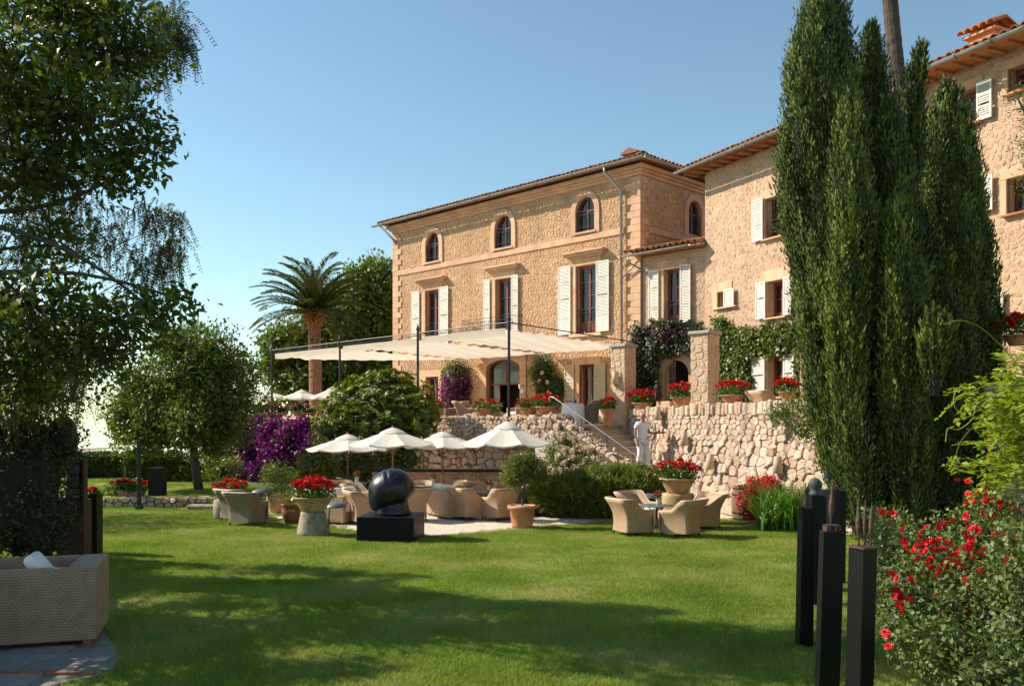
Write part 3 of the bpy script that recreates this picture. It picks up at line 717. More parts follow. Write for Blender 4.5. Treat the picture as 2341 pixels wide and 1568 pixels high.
def wing_roof(parent, x0, x1, yo, mat, base):
    r = MB(); p = rad(16); L_ = 5.0; o_ = .72
    y0 = yo-o_; zt = L_*math.tan(p)
    r.add([(x0,y0,base),(x1,y0,base),(x1,y0+L_,base+zt),(x0,y0+L_,base+zt),(x1,y0+2*L_,base),(x0,y0+2*L_,base),(x0,y0,base-.04),(x1,y0,base-.04),(x1,yo+.1,base-.04),(x0,yo+.1,base-.04)],
          [(0,1,2,3),(3,2,4,5),(0,3,5),(1,4,2),(6,9,8,7),(0,6,7,1),(0,5,9,6)])
    ro = r.build('roof', MAT[mat], parent)
    roof_slope(parent, ro, x0+.1, x1-.1, y0-.07, base+.03, p, lambda x: L_/math.cos(p), mat)
    m = MB(); n = int((x1-x0)/.5)
    for i in range(n+1):
        x = x0+.1+(x1-x0-.2)*i/n; m.box(x-.03, x+.03, y0+.12, yo+.02, base-.12, base-.045)
    m.build('rafters', MAT['terracotta'], ro)
    gutter(parent, [(x0-.1,y0-.13,base-.02),(x1,y0-.13,base)])
    return ro
wing_roof(wing, -.55, 8.95, 0, 'tile', WE+.08)
rw = thing('right_wing', 'tall stone wing with orange roof tiles at the right edge behind the cypresses', 'house', WL, TW)
w = MB(); rh = [(9.9,10.78,9.95,10.82),(11.57,12.4,10.36,10.95),(10.2,10.87,7.64,8.5),(11.54,12.4,7.47,8.32),(10.55,11.19,4.77,5.64)]
Y_ = -.1
wall_panel(w, 9.0, 15.5, 0, WE+.06, rh, Y_, .35); w.add([(9,Y_,0),(9,8,0),(9,8,WE+.06),(9,Y_,WE+.06),(15.5,Y_,0),(15.5,8,0),(15.5,8,WE+.06),(15.5,Y_,WE+.06)], [(0,1,2,3),(4,7,6,5)], .5)
w.build('wall', MAT['mortar_pale'], rw)
rex = [(9.8,10.9,9.9,11.0),(11.45,12.5,10.3,11.1),(10.1,10.95,7.55,8.75),(11.4,12.5,7.4,8.6),(10.5,11.25,4.7,5.9)]
stone_facing(rw, 9.0, 13.5, 2.4, WE, lambda z: .16, lambda z: .010, .0, MAT['rubble_pale'], rex, 8, rings=1, jit=.5, aspect=1.15, T=Matrix.Translation((0,Y_,0)))
for a, b, c, d in rh:
    m = MB(); m.box(a-.16,a,Y_-.045,Y_+.1,c,d); m.box(b,b+.14,Y_-.045,Y_+.1,c,d); m.box(a-.16,b+.14,Y_-.045,Y_+.1,d+.003,d+.24); m.build('surround', MAT['ashlar'], rw, bevel=.012)
    MB().box(a-.1, b+.1, Y_-.14, Y_+.3, c-.06, c).build('sill', MAT['tile_orange'], rw, bevel=.01)
    window_frame(rw, a, b, c, d, Y_+.26, 2, 2, rail=(c+.02, c+.5, Y_+.06) if c > 9 and a < 11 else None)
for a, b, c, d in [(10.80,11.2,9.93,10.88),(12.1,12.5,10.38,11.0),(10.89,11.22,7.66,8.52),(11.21,11.5,4.79,5.66)]: shutter(rw, a, b, c, d, Y_-.09, 3)
rr = wing_roof(rw, 8.98, 15.5, Y_, 'tile_orange', WE+.10)
m = MB(); m.box(10.15,10.85,.35,.95,11.6,12.3); m.box(10.05,10.95,.25,1.05,12.3,12.36)
m.build('chimney', MAT['terracotta'], rr)
m = MB()
for k in range(5): half_tube(m, (10.08+k*.21, .15, 12.40), (10.08+k*.21, .65, 12.60), .11, .11, (0,0,1), 5, .018); half_tube(m, (10.08+k*.21, 1.15, 12.40), (10.08+k*.21, .65, 12.60), .11, .11, (0,0,1), 5, .018)
m.build('chimney_tiles', MAT['tile_orange'], rr)
m = MB(); m.tube([(9.06,-.95,WE+.0),(9.06,-.95,WE-.12),(9.06,-.2,WE-.5),(9.06,-.2,2.5)], .045, 8); m.build('downpipe', MAT['zinc'], rw, smooth=True)
# ================================================================ land, lawn, patio
def sheet(name, pts, z, mat, thick=0.0):
    bm = bmesh.new(); vs = [bm.verts.new((p[0], p[1], z)) for p in pts]; f = bm.faces.new(vs)
    if f.normal.z < 0: f.normal_flip()
    bm.normal_update()
    if bm.faces[:][0].normal.z < 0: bmesh.ops.reverse_faces(bm, faces=bm.faces[:])
    if thick:
        r = bmesh.ops.extrude_face_region(bm, geom=bm.faces[:]); 
        for v in [g for g in r['geom'] if isinstance(g, bmesh.types.BMVert)]: v.co.z -= thick
        bmesh.ops.recalc_face_normals(bm, faces=bm.faces)
    bmesh.ops.triangulate(bm, faces=bm.faces[:])
    me = bpy.data.meshes.new(name); bm.to_mesh(me); bm.free(); me.materials.append(MAT[mat])
    o = bpy.data.objects.new(name, me); COL.objects.link(o); return struct(o)
def hillz(x, y):
    d = max(0, y-58, abs(x)-60, -y-30)
    return -.08 - min(70, .0016*d*d + .18*d)
gx = sorted(set([-3000,-900,-400,-200,-140,-100,-80,-70,-60,-40,-20,0,20,40,60,70,80,100,140,200,400,900,3000])); gy = [-900,-300,-150,-80,-50,-30,-10,10,30,45,58,64,72,84,100,130,180,260,400,900,3000]
m = MB(); n = len(gx); vs_ = [(x, y, hillz(x, y)+ (U(-3,3) if abs(hillz(x,y)) > 20 else 0)) for y in gy for x in gx]
m.add(vs_, [(j*n+i, j*n+i+1, (j+1)*n+i+1, (j+1)*n+i) for j in range(len(gy)-1) for i in range(n-1)])
struct(m.build('hillside', MAT['hill'], smooth=True))
struct(MB().add([(-40000,-20000,-66),(40000,-20000,-66),(40000,50000,-66),(-40000,50000,-66)], [(0,1,2,3)]).build('sea', MAT['water']))
sheet('lawn', [(-40,-8),(22,-8),(22,31),(-40,31)], 0.0, 'lawn')
# raised lawn at the back left
m = MB(); pts = [(-26,26.2),(-12.5,26.15),(-9.2,26.2),(-7.9,25.7),(-7.1,26.3),(-7.6,29),(-9.5,32),(-13,37),(-13.5,44),(-26,44)]
sheet('raised_lawn', pts, .28, 'lawn', .3)
PATIO = [G(*p) for p in [(560,1160),(640,1188),(760,1207),(870,1219),(985,1224),(1110,1218),(1230,1206),(1330,1197),(1390,1191),(1520,1192),(1640,1190),(1740,1187),(1860,1196)]] + [Vector(p) for p in [(8.6,20,0),(4.5,30.5,0),(1.5,30,0),(-3,33,0),(-8,37,0),(-7.5,30,0)]]
sheet('patio', PATIO, .012, 'paving')
FBED = [G(*p) for p in [(1960,1215),(1985,1300),(2010,1400),(2060,1490),(2130,1590),(2200,1720)]] + [Vector((9,5,0)), Vector((11,18,0)), Vector((7.9,20.5,0))]
sheet('flower_bed', FBED, .012, 'earth')
TERR = [(-16,45.4),(1.51,27.95),(4.2,30.3),(4.2,29.5),(9.3,16.8),(17,15.0),(20,40),(5,62),(-16,62)]
sheet('terrace_floor', TERR, FLOOR, 'terrace', .3)

# paved platform in the near left corner, in bands of grey slabs and brick
PLAT = [G(x, y) for x, y in [(-260,1440),(205,1440),(238,1455),(262,1478),(272,1505),(262,1532),(215,1553),(130,1570),(0,1600),(-260,1660)]]
plat = struct(sheet('paved_platform', PLAT, .03, 'slab_grey', .03))
def inpoly(x, y, poly):
    c = False; n = len(poly); j = n-1
    for i in range(n):
        xi, yi, xj, yj = poly[i][0], poly[i][1], poly[j][0], poly[j][1]
        if (yi > y) != (yj > y) and x < (xj-xi)*(y-yi)/(yj-yi)+xi: c = not c
        j = i
    return c
yy = 7.9; row = 0
while yy < 11.0:
    h = [.34,.085,.42,.085,.36,.3][row % 6]; brick = h < .1
    x = -8.4 + U(0,.3)
    while x < -3.6:
        L_ = U(.22,.26) if brick else U(.38,.75)
        if inpoly(x+L_*.5, yy+h/2, PLAT) and inpoly(x+L_*.98, yy+h/2, PLAT):
            MB().rbox(x+.008, x+L_-.008, yy+.008, yy+h-.008, .02, .048+U(0,.006), .006).build('brick' if brick else 'slab', MAT['brick' if brick else 'slab_grey'], plat)
        x += L_
    yy += h; row += 1

# grass: short blades on both lawns
def grass_patch(seed, n=760, size=.62, hgt=.042):
    r = np.random.default_rng(seed)
    p = (r.random((n, 2))-.5)*size; a = r.random(n)*6.283; h = hgt*(.55+.9*r.random(n)); w = .0052*(.7+.7*r.random(n))
    ln = r.normal(0, .75, (n, 2))*h[:,None]
    V = np.zeros((n, 3, 3)); sx = np.cos(a)*w; sy = np.sin(a)*w
    V[:,0] = np.c_[p[:,0]-sx, p[:,1]-sy, np.full(n,-.004)]; V[:,1] = np.c_[p[:,0]+sx, p[:,1]+sy, np.full(n,-.004)]
    V[:,2] = np.c_[p+ln, h]
    F = np.arange(n*3).reshape(n, 3)
    o = npmesh('grass_patch', V.reshape(-1,3), F, MAT['grass'], A=r.random(n)); COL.objects.unlink(o); return o
def grass_field(name, pts, patches, label=None):
    me = bpy.data.meshes.new(name); me.from_pydata(pts, [], []); o = bpy.data.objects.new(name, me); COL.objects.link(o)
    ng = bpy.data.node_groups.new(name, 'GeometryNodeTree')
    ng.interface.new_socket('Geometry', in_out='INPUT', socket_type='NodeSocketGeometry'); ng.interface.new_socket('Geometry', in_out='OUTPUT', socket_type='NodeSocketGeometry')
    N = ng.nodes; gi = N.new('NodeGroupInput'); go = N.new('NodeGroupOutput'); jn = N.new('GeometryNodeJoinGeometry')
    for k, pt in enumerate(patches):
        ip = N.new('GeometryNodeInstanceOnPoints'); oi = N.new('GeometryNodeObjectInfo'); oi.inputs['Object'].default_value = pt; oi.inputs['As Instance'].default_value = True
        ix = N.new('GeometryNodeInputIndex'); md = N.new('ShaderNodeMath'); md.operation = 'MODULO'; md.inputs[1].default_value = len(patches)
        cp = N.new('ShaderNodeMath'); cp.operation = 'COMPARE'; cp.inputs[1].default_value = k; cp.inputs[2].default_value = .1
        ng.links.new(ix.outputs[0], md.inputs[0]); ng.links.new(md.outputs[0], cp.inputs[0]); ng.links.new(cp.outputs[0], ip.inputs['Selection'])
        rv = N.new('FunctionNodeRandomValue'); rv.data_type = 'FLOAT_VECTOR'; rv.inputs[0].default_value = (0,0,0); rv.inputs[1].default_value = (0,0,6.283)
        ng.links.new(rv.outputs[0], ip.inputs['Rotation']); ng.links.new(gi.outputs[0], ip.inputs['Points']); ng.links.new(oi.outputs['Geometry'], ip.inputs['Instance'])
        sc = N.new('FunctionNodeRandomValue'); sc.data_type = 'FLOAT'; sc.inputs[2].default_value = .8; sc.inputs[3].default_value = 1.25
        ng.links.new(sc.outputs[1], ip.inputs['Scale'])
        ng.links.new(ip.outputs[0], jn.inputs[0])
    ng.links.new(jn.outputs[0], go.inputs[0])
    o.modifiers.new('grass', 'NODES').node_group = ng
    tag(o, label, 'grass'); return stuff(o)
patches = [grass_patch(50+k) for k in range(4)]
gp = []; y = 5.2
while y < 27.2:
    x = -.66*y-1.5; s = .30 if y < 14 else .40
    while x < .66*y+1.5:
        px, py = x+U(-.1,.1), y+U(-.1,.1)
        near_plat = inpoly(px, py, PLAT) or inpoly(px+.22, py, PLAT) and False
        if not inpoly(px, py, PATIO) and not inpoly(px, py, FBED) and not near_plat and py < 26.0 + 0*px: gp.append((px, py, 0.0))
        x += s
    y += s
rnd.shuffle(gp)
grass_field('lawn_grass', gp, patches, 'mown green grass of the broad front lawn')
gp2 = []
for i in range(900):
    px, py = U(-24,-7.5), U(26.3,38)
    if inpoly(px, py, pts): gp2.append((px, py, .28))
grass_field('raised_grass', gp2, patches, 'mown grass on the raised lawn behind the low stone wall')

# ================================================================ retaining walls
AT = Vector((1.51, 27.5, 0))
tw = thing('terrace_wall', 'dry stone terrace wall under the canopy posts, behind the white parasols', 'wall', AT, TH)
m = MB(); m.box(-24, -9.0, .0, .6, 0, 2.62); m.box(-9.0, 0, .0, .6, 1.74, 2.62); m.box(-9.0, 0, .95, 1.4, 0, 1.74); m.box(-9.0,0,.6,1.4,1.742,2.3); m.box(-9.4,-9.0,.6,1.4,0,1.74)
m.build('core', MAT['earth'], tw)
stone_facing(tw, -9.5, -.02, 1.72, 2.66, lambda z: .15, lambda z: .07, .006, MAT['drystone'], (), 21, singles=150, rings=2)
stone_facing(tw, -9.0, -.02, 0, 1.74, lambda z: .36-.06*z, lambda z: .20, .012, MAT['drystone'], (), 22, T=Matrix.Translation((0,.93,0)), singles=60, rings=2)
stone_facing(tw, -24, -9.5, .0, 2.62, lambda z: .3, lambda z: .10, .012, MAT['drystone'], (), 23, singles=0, rings=1)
TOP = Matrix(((1,0,0,0),(0,0,1,0),(0,-1,0,2.62),(0,0,0,1)))
stone_facing(tw, -24, 0, -.03, .62, lambda z: .26, lambda z: .10, .008, MAT['drystone'], (), 24, T=TOP, singles=90, rings=1, vis=lambda u, z: 1 if u > -12 else .0)
# louvred hatch in the wall
m = MB(); n_ = 10; ho = [(-.95,1.28),(-.45,1.28)]+[(-.70+.25*math.cos(math.pi*k/n_), 1.62+.2*math.sin(math.pi*k/n_)) for k in range(n_+1)]
m.prism(ho, -.16, -.12)
for k in range(9): m.box(-.92,-.48,-.19,-.15,1.32+k*.05,1.345+k*.05)
m.build('louvre_hatch', MAT['shutter'], tw)

WP0 = Vector((3.8, 29.6, 0)); WDR = Vector((.37, -.929, 0)).normalized(); TWR = math.atan2(WDR.y, WDR.x)
dw = thing('boulder_wall', 'tall sunlit dry stone retaining wall of pale boulders right of the stairs', 'wall', WP0, TWR)
def wtop(u): return 2.90 + .018*u
m = MB(); m.add([(-.2,.12,0),(15.5,.12,0),(15.5,.12,3.0),(-.2,.12,2.84),(-.2,.75,0),(15.5,.75,0),(15.5,.75,3.0),(-.2,.75,2.84)], [(0,1,2,3),(4,7,6,5),(3,2,6,7),(0,3,7,4),(1,5,6,2)])
m.build('core', MAT['earth'], dw)
def batter(u, z): return .10 - .28*(1-min(1, z/2.9))**1.6
stone_facing(dw, -.2, 15.5, 0, 2.72, lambda z: .43 - .13*z if z < 2.1 else .15, lambda z: .14-.035*z, .004, MAT['drystone'], (), 31, singles=300, rings=2, yoff=batter, vis=lambda u, z: 1.0/(20-u*.5) if u < 8.2 and z > .0 else 0)
# upright coping stones along the top
u = -.2; k = 0
while u < 15.4:
    w_ = U(.13,.24); t = wtop(u)
    m = MB(); m.rbox(u+.008, u+w_-.008, .02+U(-.03,.03), .7, 2.68+U(-.02,.02), t+U(-.05,.05), .02)
    m.build('coping_stone', MAT['drystone'], dw, bevel=.03)
    u += w_
# terracotta light shades set in the walls
def wall_lamp(loc, ang, label, lit=False):
    t = thing('wall_lamp', label, 'wall lamp', loc, ang, 'terracotta wall lamps')
    m = MB(); half_tube(m, (0,0,-.21), (0,0,.21), .15, .115, (0,-1,0), 8, .02); m.build('lamp_shade', MAT['lamp_tile' if not lit else 'terracotta'], t, smooth=True)
    m = MB(); m.box(-.03,.03,0,.10,-.03,.03); m.build('bracket', MAT['iron'], t)
    if lit: MB().lathe([(.0,-.03),(.03,0),(0,.03)], (0,-.05,-.12), 8).build('bulb', MAT['bulb'], t)
    return t
for (x, y, lab) in [(1512,945,'pale half-tile wall lamp just below the flower pots, uppermost on the boulder wall'),(1576,1002,'pale half-tile wall lamp above the potted red geranium on the boulder wall'),
                    (1640,1055,'pale half-tile wall lamp low on the boulder wall, above the barrel'),(1795,1062,'pale half-tile wall lamp nearest the cypress on the boulder wall')]:
    kk = (x-1170.5)/2050; t = (kk*WP0.y-WP0.x)/(WDR.x-kk*WDR.y); p = WP0+WDR*t
    zz = EYE+(964-y)/2050*p.y; off = Vector((WDR.y, -WDR.x, 0))*(.24-batter(t, zz))
    off = -Vector((-WDR.y, WDR.x, 0))*(.20-batter(t, zz))
    wall_lamp(p+off+Vector((0,0,zz)), TWR, lab)
for u, lab in [(-3.05,'lit terracotta wall lamp in the shaded niche, left one'),(-1.5,'lit terracotta wall lamp in the shaded niche, nearest the stairs')]:
    wall_lamp(AT+FD*u+FN*.70+Vector((0,0,1.05)), TH, lab, True)
ln = thing('wall_lantern', 'small glass lantern with dark metal roof on the boulder wall near the cypress', 'lantern', WP0+WDR*7.9+Vector((-.25,-.1,2.55)), TWR)
MB().lathe([(.22,.0),(.05,.10),(.0,.14)], (0,0,.12), 6).build('lantern_roof', MAT['lamp_grey'], ln)
MB().lathe([(.09,-.2),(.16,.10)], (0,0,0), 6).build('lantern_glass', MAT['ceramic'], ln)
MB().box(-.02,.02,0,.3,.1,.14).build('bracket', MAT['iron'], ln)

# ================================================================ stairs
st = thing('stone_staircase', 'stone steps with sloping parapet and metal handrail beside the boulder wall', 'staircase', AT, TH)
NS = 14; RUN = .27; RIS = FLOOR/NS
for i in range(NS):
    x0 = i*RUN; zt = FLOOR-RIS*(i+1)+ .0
    if zt < .02: continue
    m = MB(); m.box(x0, x0+RUN, .02, 3.9, 0, zt-.045); m.rbox(x0, x0+RUN+.03, .01, 3.9, zt-.043, zt, .004)
    m.build('step', MAT['step'], st, bevel=.008)
m = MB(); m.box(-.35, 0, .02, 3.6, 0, FLOOR-.045); m.rbox(-.35, .03, .01, 3.6, FLOOR-.043, FLOOR+.003, .004); m.build('step', MAT['step'], st, bevel=.008)
sl = math.atan2(2.1, 4.0)
pa = MB(); pa.add([(-.1,-.45,0),(4.1,-.45,0),(4.1,-.45,.5),(-.1,-.45,2.72),(-.1,0,0),(4.1,0,0),(4.1,0,.5),(-.1,0,2.72)], [(0,1,2,3),(4,7,6,5),(3,2,6,7),(0,3,7,4),(1,5,6,2)])
pao = pa.build('parapet', MAT['earth'], st)
ca, sa = math.cos(sl), math.sin(sl)
SLT = Matrix(((ca,-sa,0,-.1),(0,0,1,-.45),(-sa,-ca,0,2.72),(0,0,0,1)))
stone_facing(pao, 0, 4.7, -.04, .47, lambda z: .17, lambda z: .09, .008, MAT['drystone'], (), 41, T=SLT, singles=110, rings=1, name='parapet_stones')
stone_facing(pao, -.1, 4.1, 0, 2.6, lambda z: .26, lambda z: .07, .01, MAT['drystone'], (), 42, T=Matrix.Translation((0,-.45,0)), singles=0, rings=1, name='side_stones', vis=None) if False else None
cells = stone_cells(-.1, 4.1, 0, 2.72, lambda z: .24, 43); r_ = random.Random(4); j = MB(Matrix.Translation((0,-.45,0)))
for poly, ar in cells:
    cx = sum(p[0] for p in poly)/len(poly); cz = max(p[1] for p in poly)
    if cz > 2.72-(cx+.1)*2.2/4.2: continue
    g = stone_geo(poly, .09, .01, r_, 2)
    if g: j.add(g[0], g[1], r_.random())
stuff(j.build('side_stones', MAT['drystone'], pao))
m = MB(); hr = [(-.28,-.2,3.12),(-.34,-.2,3.2),(-.28,-.2,3.27),(-.12,-.2,3.24)] + [(-.12+4.05*k/8,-.2,3.24-2.2*k/8) for k in range(1,9)]
m.tube(hr, .013, 8); hro = m.build('handrail', MAT['steel'], st, smooth=True)
for k in range(5):
    x = .05+.95*k; m = MB(); m.tube([(x,-.2,2.5-(x+.1)*.5238),(x,-.2,3.22-(x+.12)*.543)], .013, 6); m.build('handrail_post', MAT['iron'], st)

# ================================================================ pillars
def pillar(loc, label, top, rot):
    t = thing('stone_pillar', label, 'pillar', loc, rot, 'rough stone pillars on the terrace edge')
    h = .30; z0 = FLOOR-loc[2]
    MB().box(-h+.01,h-.01,-h+.01,h-.01,z0-.4,top).build('shaft', MAT['mortar_pale'], t)
    for q in range(4):
        stone_facing(t, -h, h, z0, top, lambda z: .25, lambda z: .006, .0, MAT['pillarstone'], (), 60+q, T=Matrix.Rotation(rad(90*q), 4, 'Z') @ Matrix.Translation((0,-h,0)), singles=0 if q > 1 else 40, rings=1)
    MB().rbox(-.36,.36,-.36,.36,top,top+.09,.012).build('capstone', MAT['capstone'], t, bevel=.015)
    return t
PN = Vector((-WDR.y, WDR.x, 0))
def wall_pt(x, off):
    k = (x-1170.5)/2050; q = WP0+PN*off; t = (k*q.y-q.x)/(WDR.x-k*WDR.y); return q+WDR*t
pillar(Vector((3.72,29.95,0)), 'rough stone pillar at the top of the stairs, where the canopy ends', 4.98, TH)
pillar(wall_pt(1612, .5), 'rough stone pillar standing between two bowls of red geraniums', 5.05, TH)
pillar(wall_pt(1868, .5), 'rough stone pillar half hidden by the large cypress', 5.1, TH)
wall_lamp(Vector((3.72,29.95,0))-FN*.33-FD*.05+Vector((0,0,3.95)), TH, 'rusty half-tile lamp on the pillar at the stair top')

# ================================================================ canopy on posts
pg = thing('canvas_canopy', 'cream canvas canopy stretched between black iron posts over the terrace', 'canopy', AT, TH)
PU = [-2.28, -6.97, -11.92, -17.2]
for u in PU:
    m = MB(); m.tube([(u,0,2.62),(u,0,5.85)], .045, 8); m.lathe([(.055,0),(.075,.02),(.05,.06),(.04,.10),(.0,.24)], (u,0,5.83), 8); m.lathe([(.10,0),(.07,.06)], (u,0,2.62), 8)
    m.build('post', MAT['iron'], pg, smooth=False)
m = MB(); m.tube([(-17.4,0,5.66),(-2.1,0,5.72)], .022, 6); m.tube([(-17.2,.1,5.58),(-2.3,.1,5.64)], .012, 5)
for u in (-2.28,-6.97,-11.92): m.tube([(u,0,5.72),(u,6.85,5.5)], .02, 6)
m.build('frame_rail', MAT['iron'], pg)
def canvas(u0, u1, y1a, y1b, zf=5.56, zb=5.38, seed=0):
    r = random.Random(seed); nu, ny = 26, 60; vs = []; fs = []
    for j in range(ny+1):
        v = j/ny
        for i in range(nu+1):
            s = i/nu; yend = y1a+(y1b-y1a)*s; y = .08+(yend-.08)*v
            ph = y/.62; pl = abs(math.sin(math.pi*ph)); uu = u0+(u1-u0)*s
            edge = min(s, 1-s)*(u1-u0)
            uu += (.10*pl*(1 if s < .5 else -1))*max(0, 1-edge/.5)
            z = zf+(zb-zf)*v - .032*pl - .05*math.sin(math.pi*s) - .04*pl*max(0, 1-edge/.4) + .01*math.sin(7*uu+3*y)
            vs.append((uu, y, z))
    n = nu+1
    fs = [(j*n+i, j*n+i+1, (j+1)*n+i+1, (j+1)*n+i) for j in range(ny) for i in range(nu)]
    o = len(vs)                                     # front hem
    for i in range(nu+1):
        uu = u0+(u1-u0)*i/nu; vs.append((uu, .03, zf-.02)); vs.append((uu, .05, zf-.26-.02*math.sin(uu*3)))
    fs += [(o+2*i, o+2*i+2, o+2*i+3, o+2*i+1) for i in range(nu)]
    mm = MB(); mm.add(vs, fs, .5); c = mm.build('canvas_panel', MAT['canvas'], pg, smooth=True)
    return c
canvas(-17.0, -12.1, 1.6, 6.7, 5.52, 5.36, 1); canvas(-11.75, -7.15, 6.75, 6.75, 5.54, 5.38, 2); canvas(-6.8, -2.5, 6.75, 6.75, 5.58, 5.38, 3)

# ================================================================ bar counter
br = thing('bar_counter', 'stone faced bar counter with dark slab top in front of the terrace wall', 'bar', (-2.1, 26.0, 0), 0)
MB().box(-1.93,1.93,.05,.6,0,1.06).build('core', MAT['mortar_pale'], br)
stone_facing(br, -1.95, 1.95, 0, 1.06, lambda z: .17, lambda z: .035, .008, MAT['drystone_red'], (), 51, T=Matrix.Translation((0,.04,0)), singles=150, rings=1)
stone_facing(br, 0, .6, 0, 1.06, lambda z: .17, lambda z: .035, .008, MAT['drystone_red'], (), 52, T=Matrix.Translation((-1.92,.6,0)) @ Matrix.Rotation(rad(-90),4,'Z'), singles=20, rings=1)
MB().box(-2.02,2.02,-.06,.68,1.062,1.12).build('counter_top', MAT['black_lacquer'], br, bevel=.008)

# low stone wall at the back left, stone bench, millstone
lw = thing('low_stone_wall', 'low dry stone wall edging the raised lawn at the back left', 'wall', (-12.9, 26.05, 0), 0)
MB().box(-3,5.1,.05,.3,0,.27).build('core', MAT['earth'], lw)
stone_facing(lw, -3, 5.1, 0, .30, lambda z: .16, lambda z: .07, .008, MAT['drystone'], (), 61, T=Matrix.Translation((0,.05,0)), singles=120, rings=1, vis=lambda u, z: 1 if u > 0 else 0)
TOP2 = Matrix(((1,0,0,0),(0,0,1,0.03),(0,-1,0,.28),(0,0,0,1)))
stone_facing(lw, -3, 5.1, 0, .3, lambda z: .2, lambda z: .03, .008, MAT['drystone'], (), 62, T=TOP2, rings=1, name='top_stones')
tag(MB().rbox(-.5,.5,-.2,.2,0,.16,.02).build('stone_bench', MAT['millstone'], loc=G(468,1166)+Vector((0,.1,0)), bevel=.03), 'long low stone slab bench in front of the low wall', 'bench')
# ================================================================ leaf clouds (used by planters and plants)
def unit(v): return v/np.maximum(1e-9, np.linalg.norm(v, axis=1, keepdims=True))
def leaf_arrays(pos, dirs, L, W, r, fold=.18, curl=.0, nrm=None):
    """diamond leaves: base, side, tip, side, slightly folded along the midrib"""
    n = len(pos); d = unit(dirs)
    h = nrm if nrm is not None else r.normal(0, 1, (n, 3)) + np.array([0, 0, 1.2])
    s = np.cross(d, h); s = unit(s); up = np.cross(s, d)
    L = np.broadcast_to(L, (n,))[:, None]; W = np.broadcast_to(W, (n,))[:, None]
    mid = pos + d*L*.45 + up*(W*fold)
    V = np.stack([pos, mid+s*W*.5, pos+d*L - up*L*curl, mid-s*W*.5], axis=1)
    return V
def leaves_obj(name, V, mat, parent=None, A=None, r=None):
    n = len(V); F = np.arange(n*4).reshape(n, 4)
    return npmesh(name, V.reshape(-1, 3), F, mat, parent, A)
def blob_points(blobs, n, r, lo=.55, lump=.25):
    """points in the outer shells of lumpy ellipsoids; returns points and outward normals"""
    B = np.array(blobs, dtype=float); wgt = (B[:,3]*B[:,4]*B[:,5])**(2/3); wgt /= wgt.sum()
    idx = r.choice(len(B), n, p=wgt); d = unit(r.normal(0, 1, (n, 3)))
    ph = B[idx, 0]*3.1+B[idx, 2]*1.7
    nz = np.sin(d[:,0]*5+ph)*np.sin(d[:,1]*6+ph*1.3)+.7*np.sin(d[:,2]*9+ph*.7)*np.sin(d[:,0]*8-ph)
    rr = (lo+(1-lo)*r.random(n)**.55)*(1+lump*.6*nz)
    p = B[idx,:3]+d*B[idx,3:6]*rr[:,None]
    return p, unit(d/B[idx,3:6])
def foliage(name, blobs, clumps, per, cr, L, W, mat, parent, seed, droop=0.2, lo=.5, lump=.25, up=.4, out=.6, fold=.18, curl=.1, clip=None):
    r = np.random.default_rng(seed)
    c, nn = blob_points(blobs, clumps, r, lo, lump)
    if clip is not None: k = clip(c); c, nn = c[k], nn[k]
    m = len(c); pos = (c[:,None,:]+r.normal(0, cr, (m, per, 3))).reshape(-1, 3)
    base = np.repeat(nn, per, axis=0)
    d = base*out + r.normal(0, .6, (m*per, 3)) + np.array([0, 0, up-droop])
    shade = np.repeat(r.random(m), per)*.55 + r.random(m*per)*.45
    V = leaf_arrays(pos, d, L*(.6+.7*r.random(m*per)), W*(.65+.6*r.random(m*per)), r, fold, curl, nrm=base*1.0+r.normal(0,.7,(m*per,3))+np.array([0,0,.6]))
    return leaves_obj(name, V, MAT[mat] if isinstance(mat, str) else mat, parent, shade), c

# flower heads shared between planters
def petal_ball(name, mat, R, n, seed, petal=.55, flat=.8):
    r = np.random.default_rng(seed); d = unit(r.normal(0, 1, (n, 3))); d[:,2] = np.abs(d[:,2])*1.0-.25
    d = unit(d); p = d*R*.45*np.array([1,1,flat]); V = leaf_arrays(p, d+r.normal(0,.35,(n,3)), R*petal*(.8+.5*r.random(n)), R*.55, r, .1)
    o = leaves_obj(name, V, MAT[mat], None, r.random(n)); COL.objects.unlink(o); return o
HEADS = [petal_ball('flower_head', 'flower_red', 1.0, 60, 70+k, .85) for k in range(3)]
PINKH = [petal_ball('flower_head', 'flower_pink', 1.0, 40, 80, .85)]
PALES = [petal_ball('flower', 'flower_pale', 1.0, 36, 90+k, .8) for k in range(3)]
YELS = [petal_ball('flower', 'flower_yellow', 1.0, 26, 95, .8)]
ORAS = [petal_ball('flower', 'flower_orange', 1.0, 26, 96, .8)]
def rose_head(seed):
    r = np.random.default_rng(seed); Vs = []
    for ring, (n, ra, el) in enumerate([(7,1.0,.25),(6,.78,.6),(5,.5,.95),(4,.25,1.2)]):
        for k in range(n):
            a = 6.283*k/n+ring*.5+r.normal(0,.12); o_ = np.array([math.cos(a), math.sin(a), 0]); s = np.array([-math.sin(a), math.cos(a), 0])
            e = el+r.normal(0,.12); b = o_*.12; t = b+(o_*math.cos(e)+np.array([0,0,math.sin(e)]))*ra*.95
            mid = b+(t-b)*.62; w_ = ra*.52
            Vs.append(np.stack([b, mid+s*w_, t, mid-s*w_]))
    V = np.array(Vs); V[:,:,2] -= .1
    o = leaves_obj('rose', V, MAT['flower_rose'], None, r.random(len(V))); COL.objects.unlink(o); return o
ROSES = [rose_head(300+k) for k in range(3)]

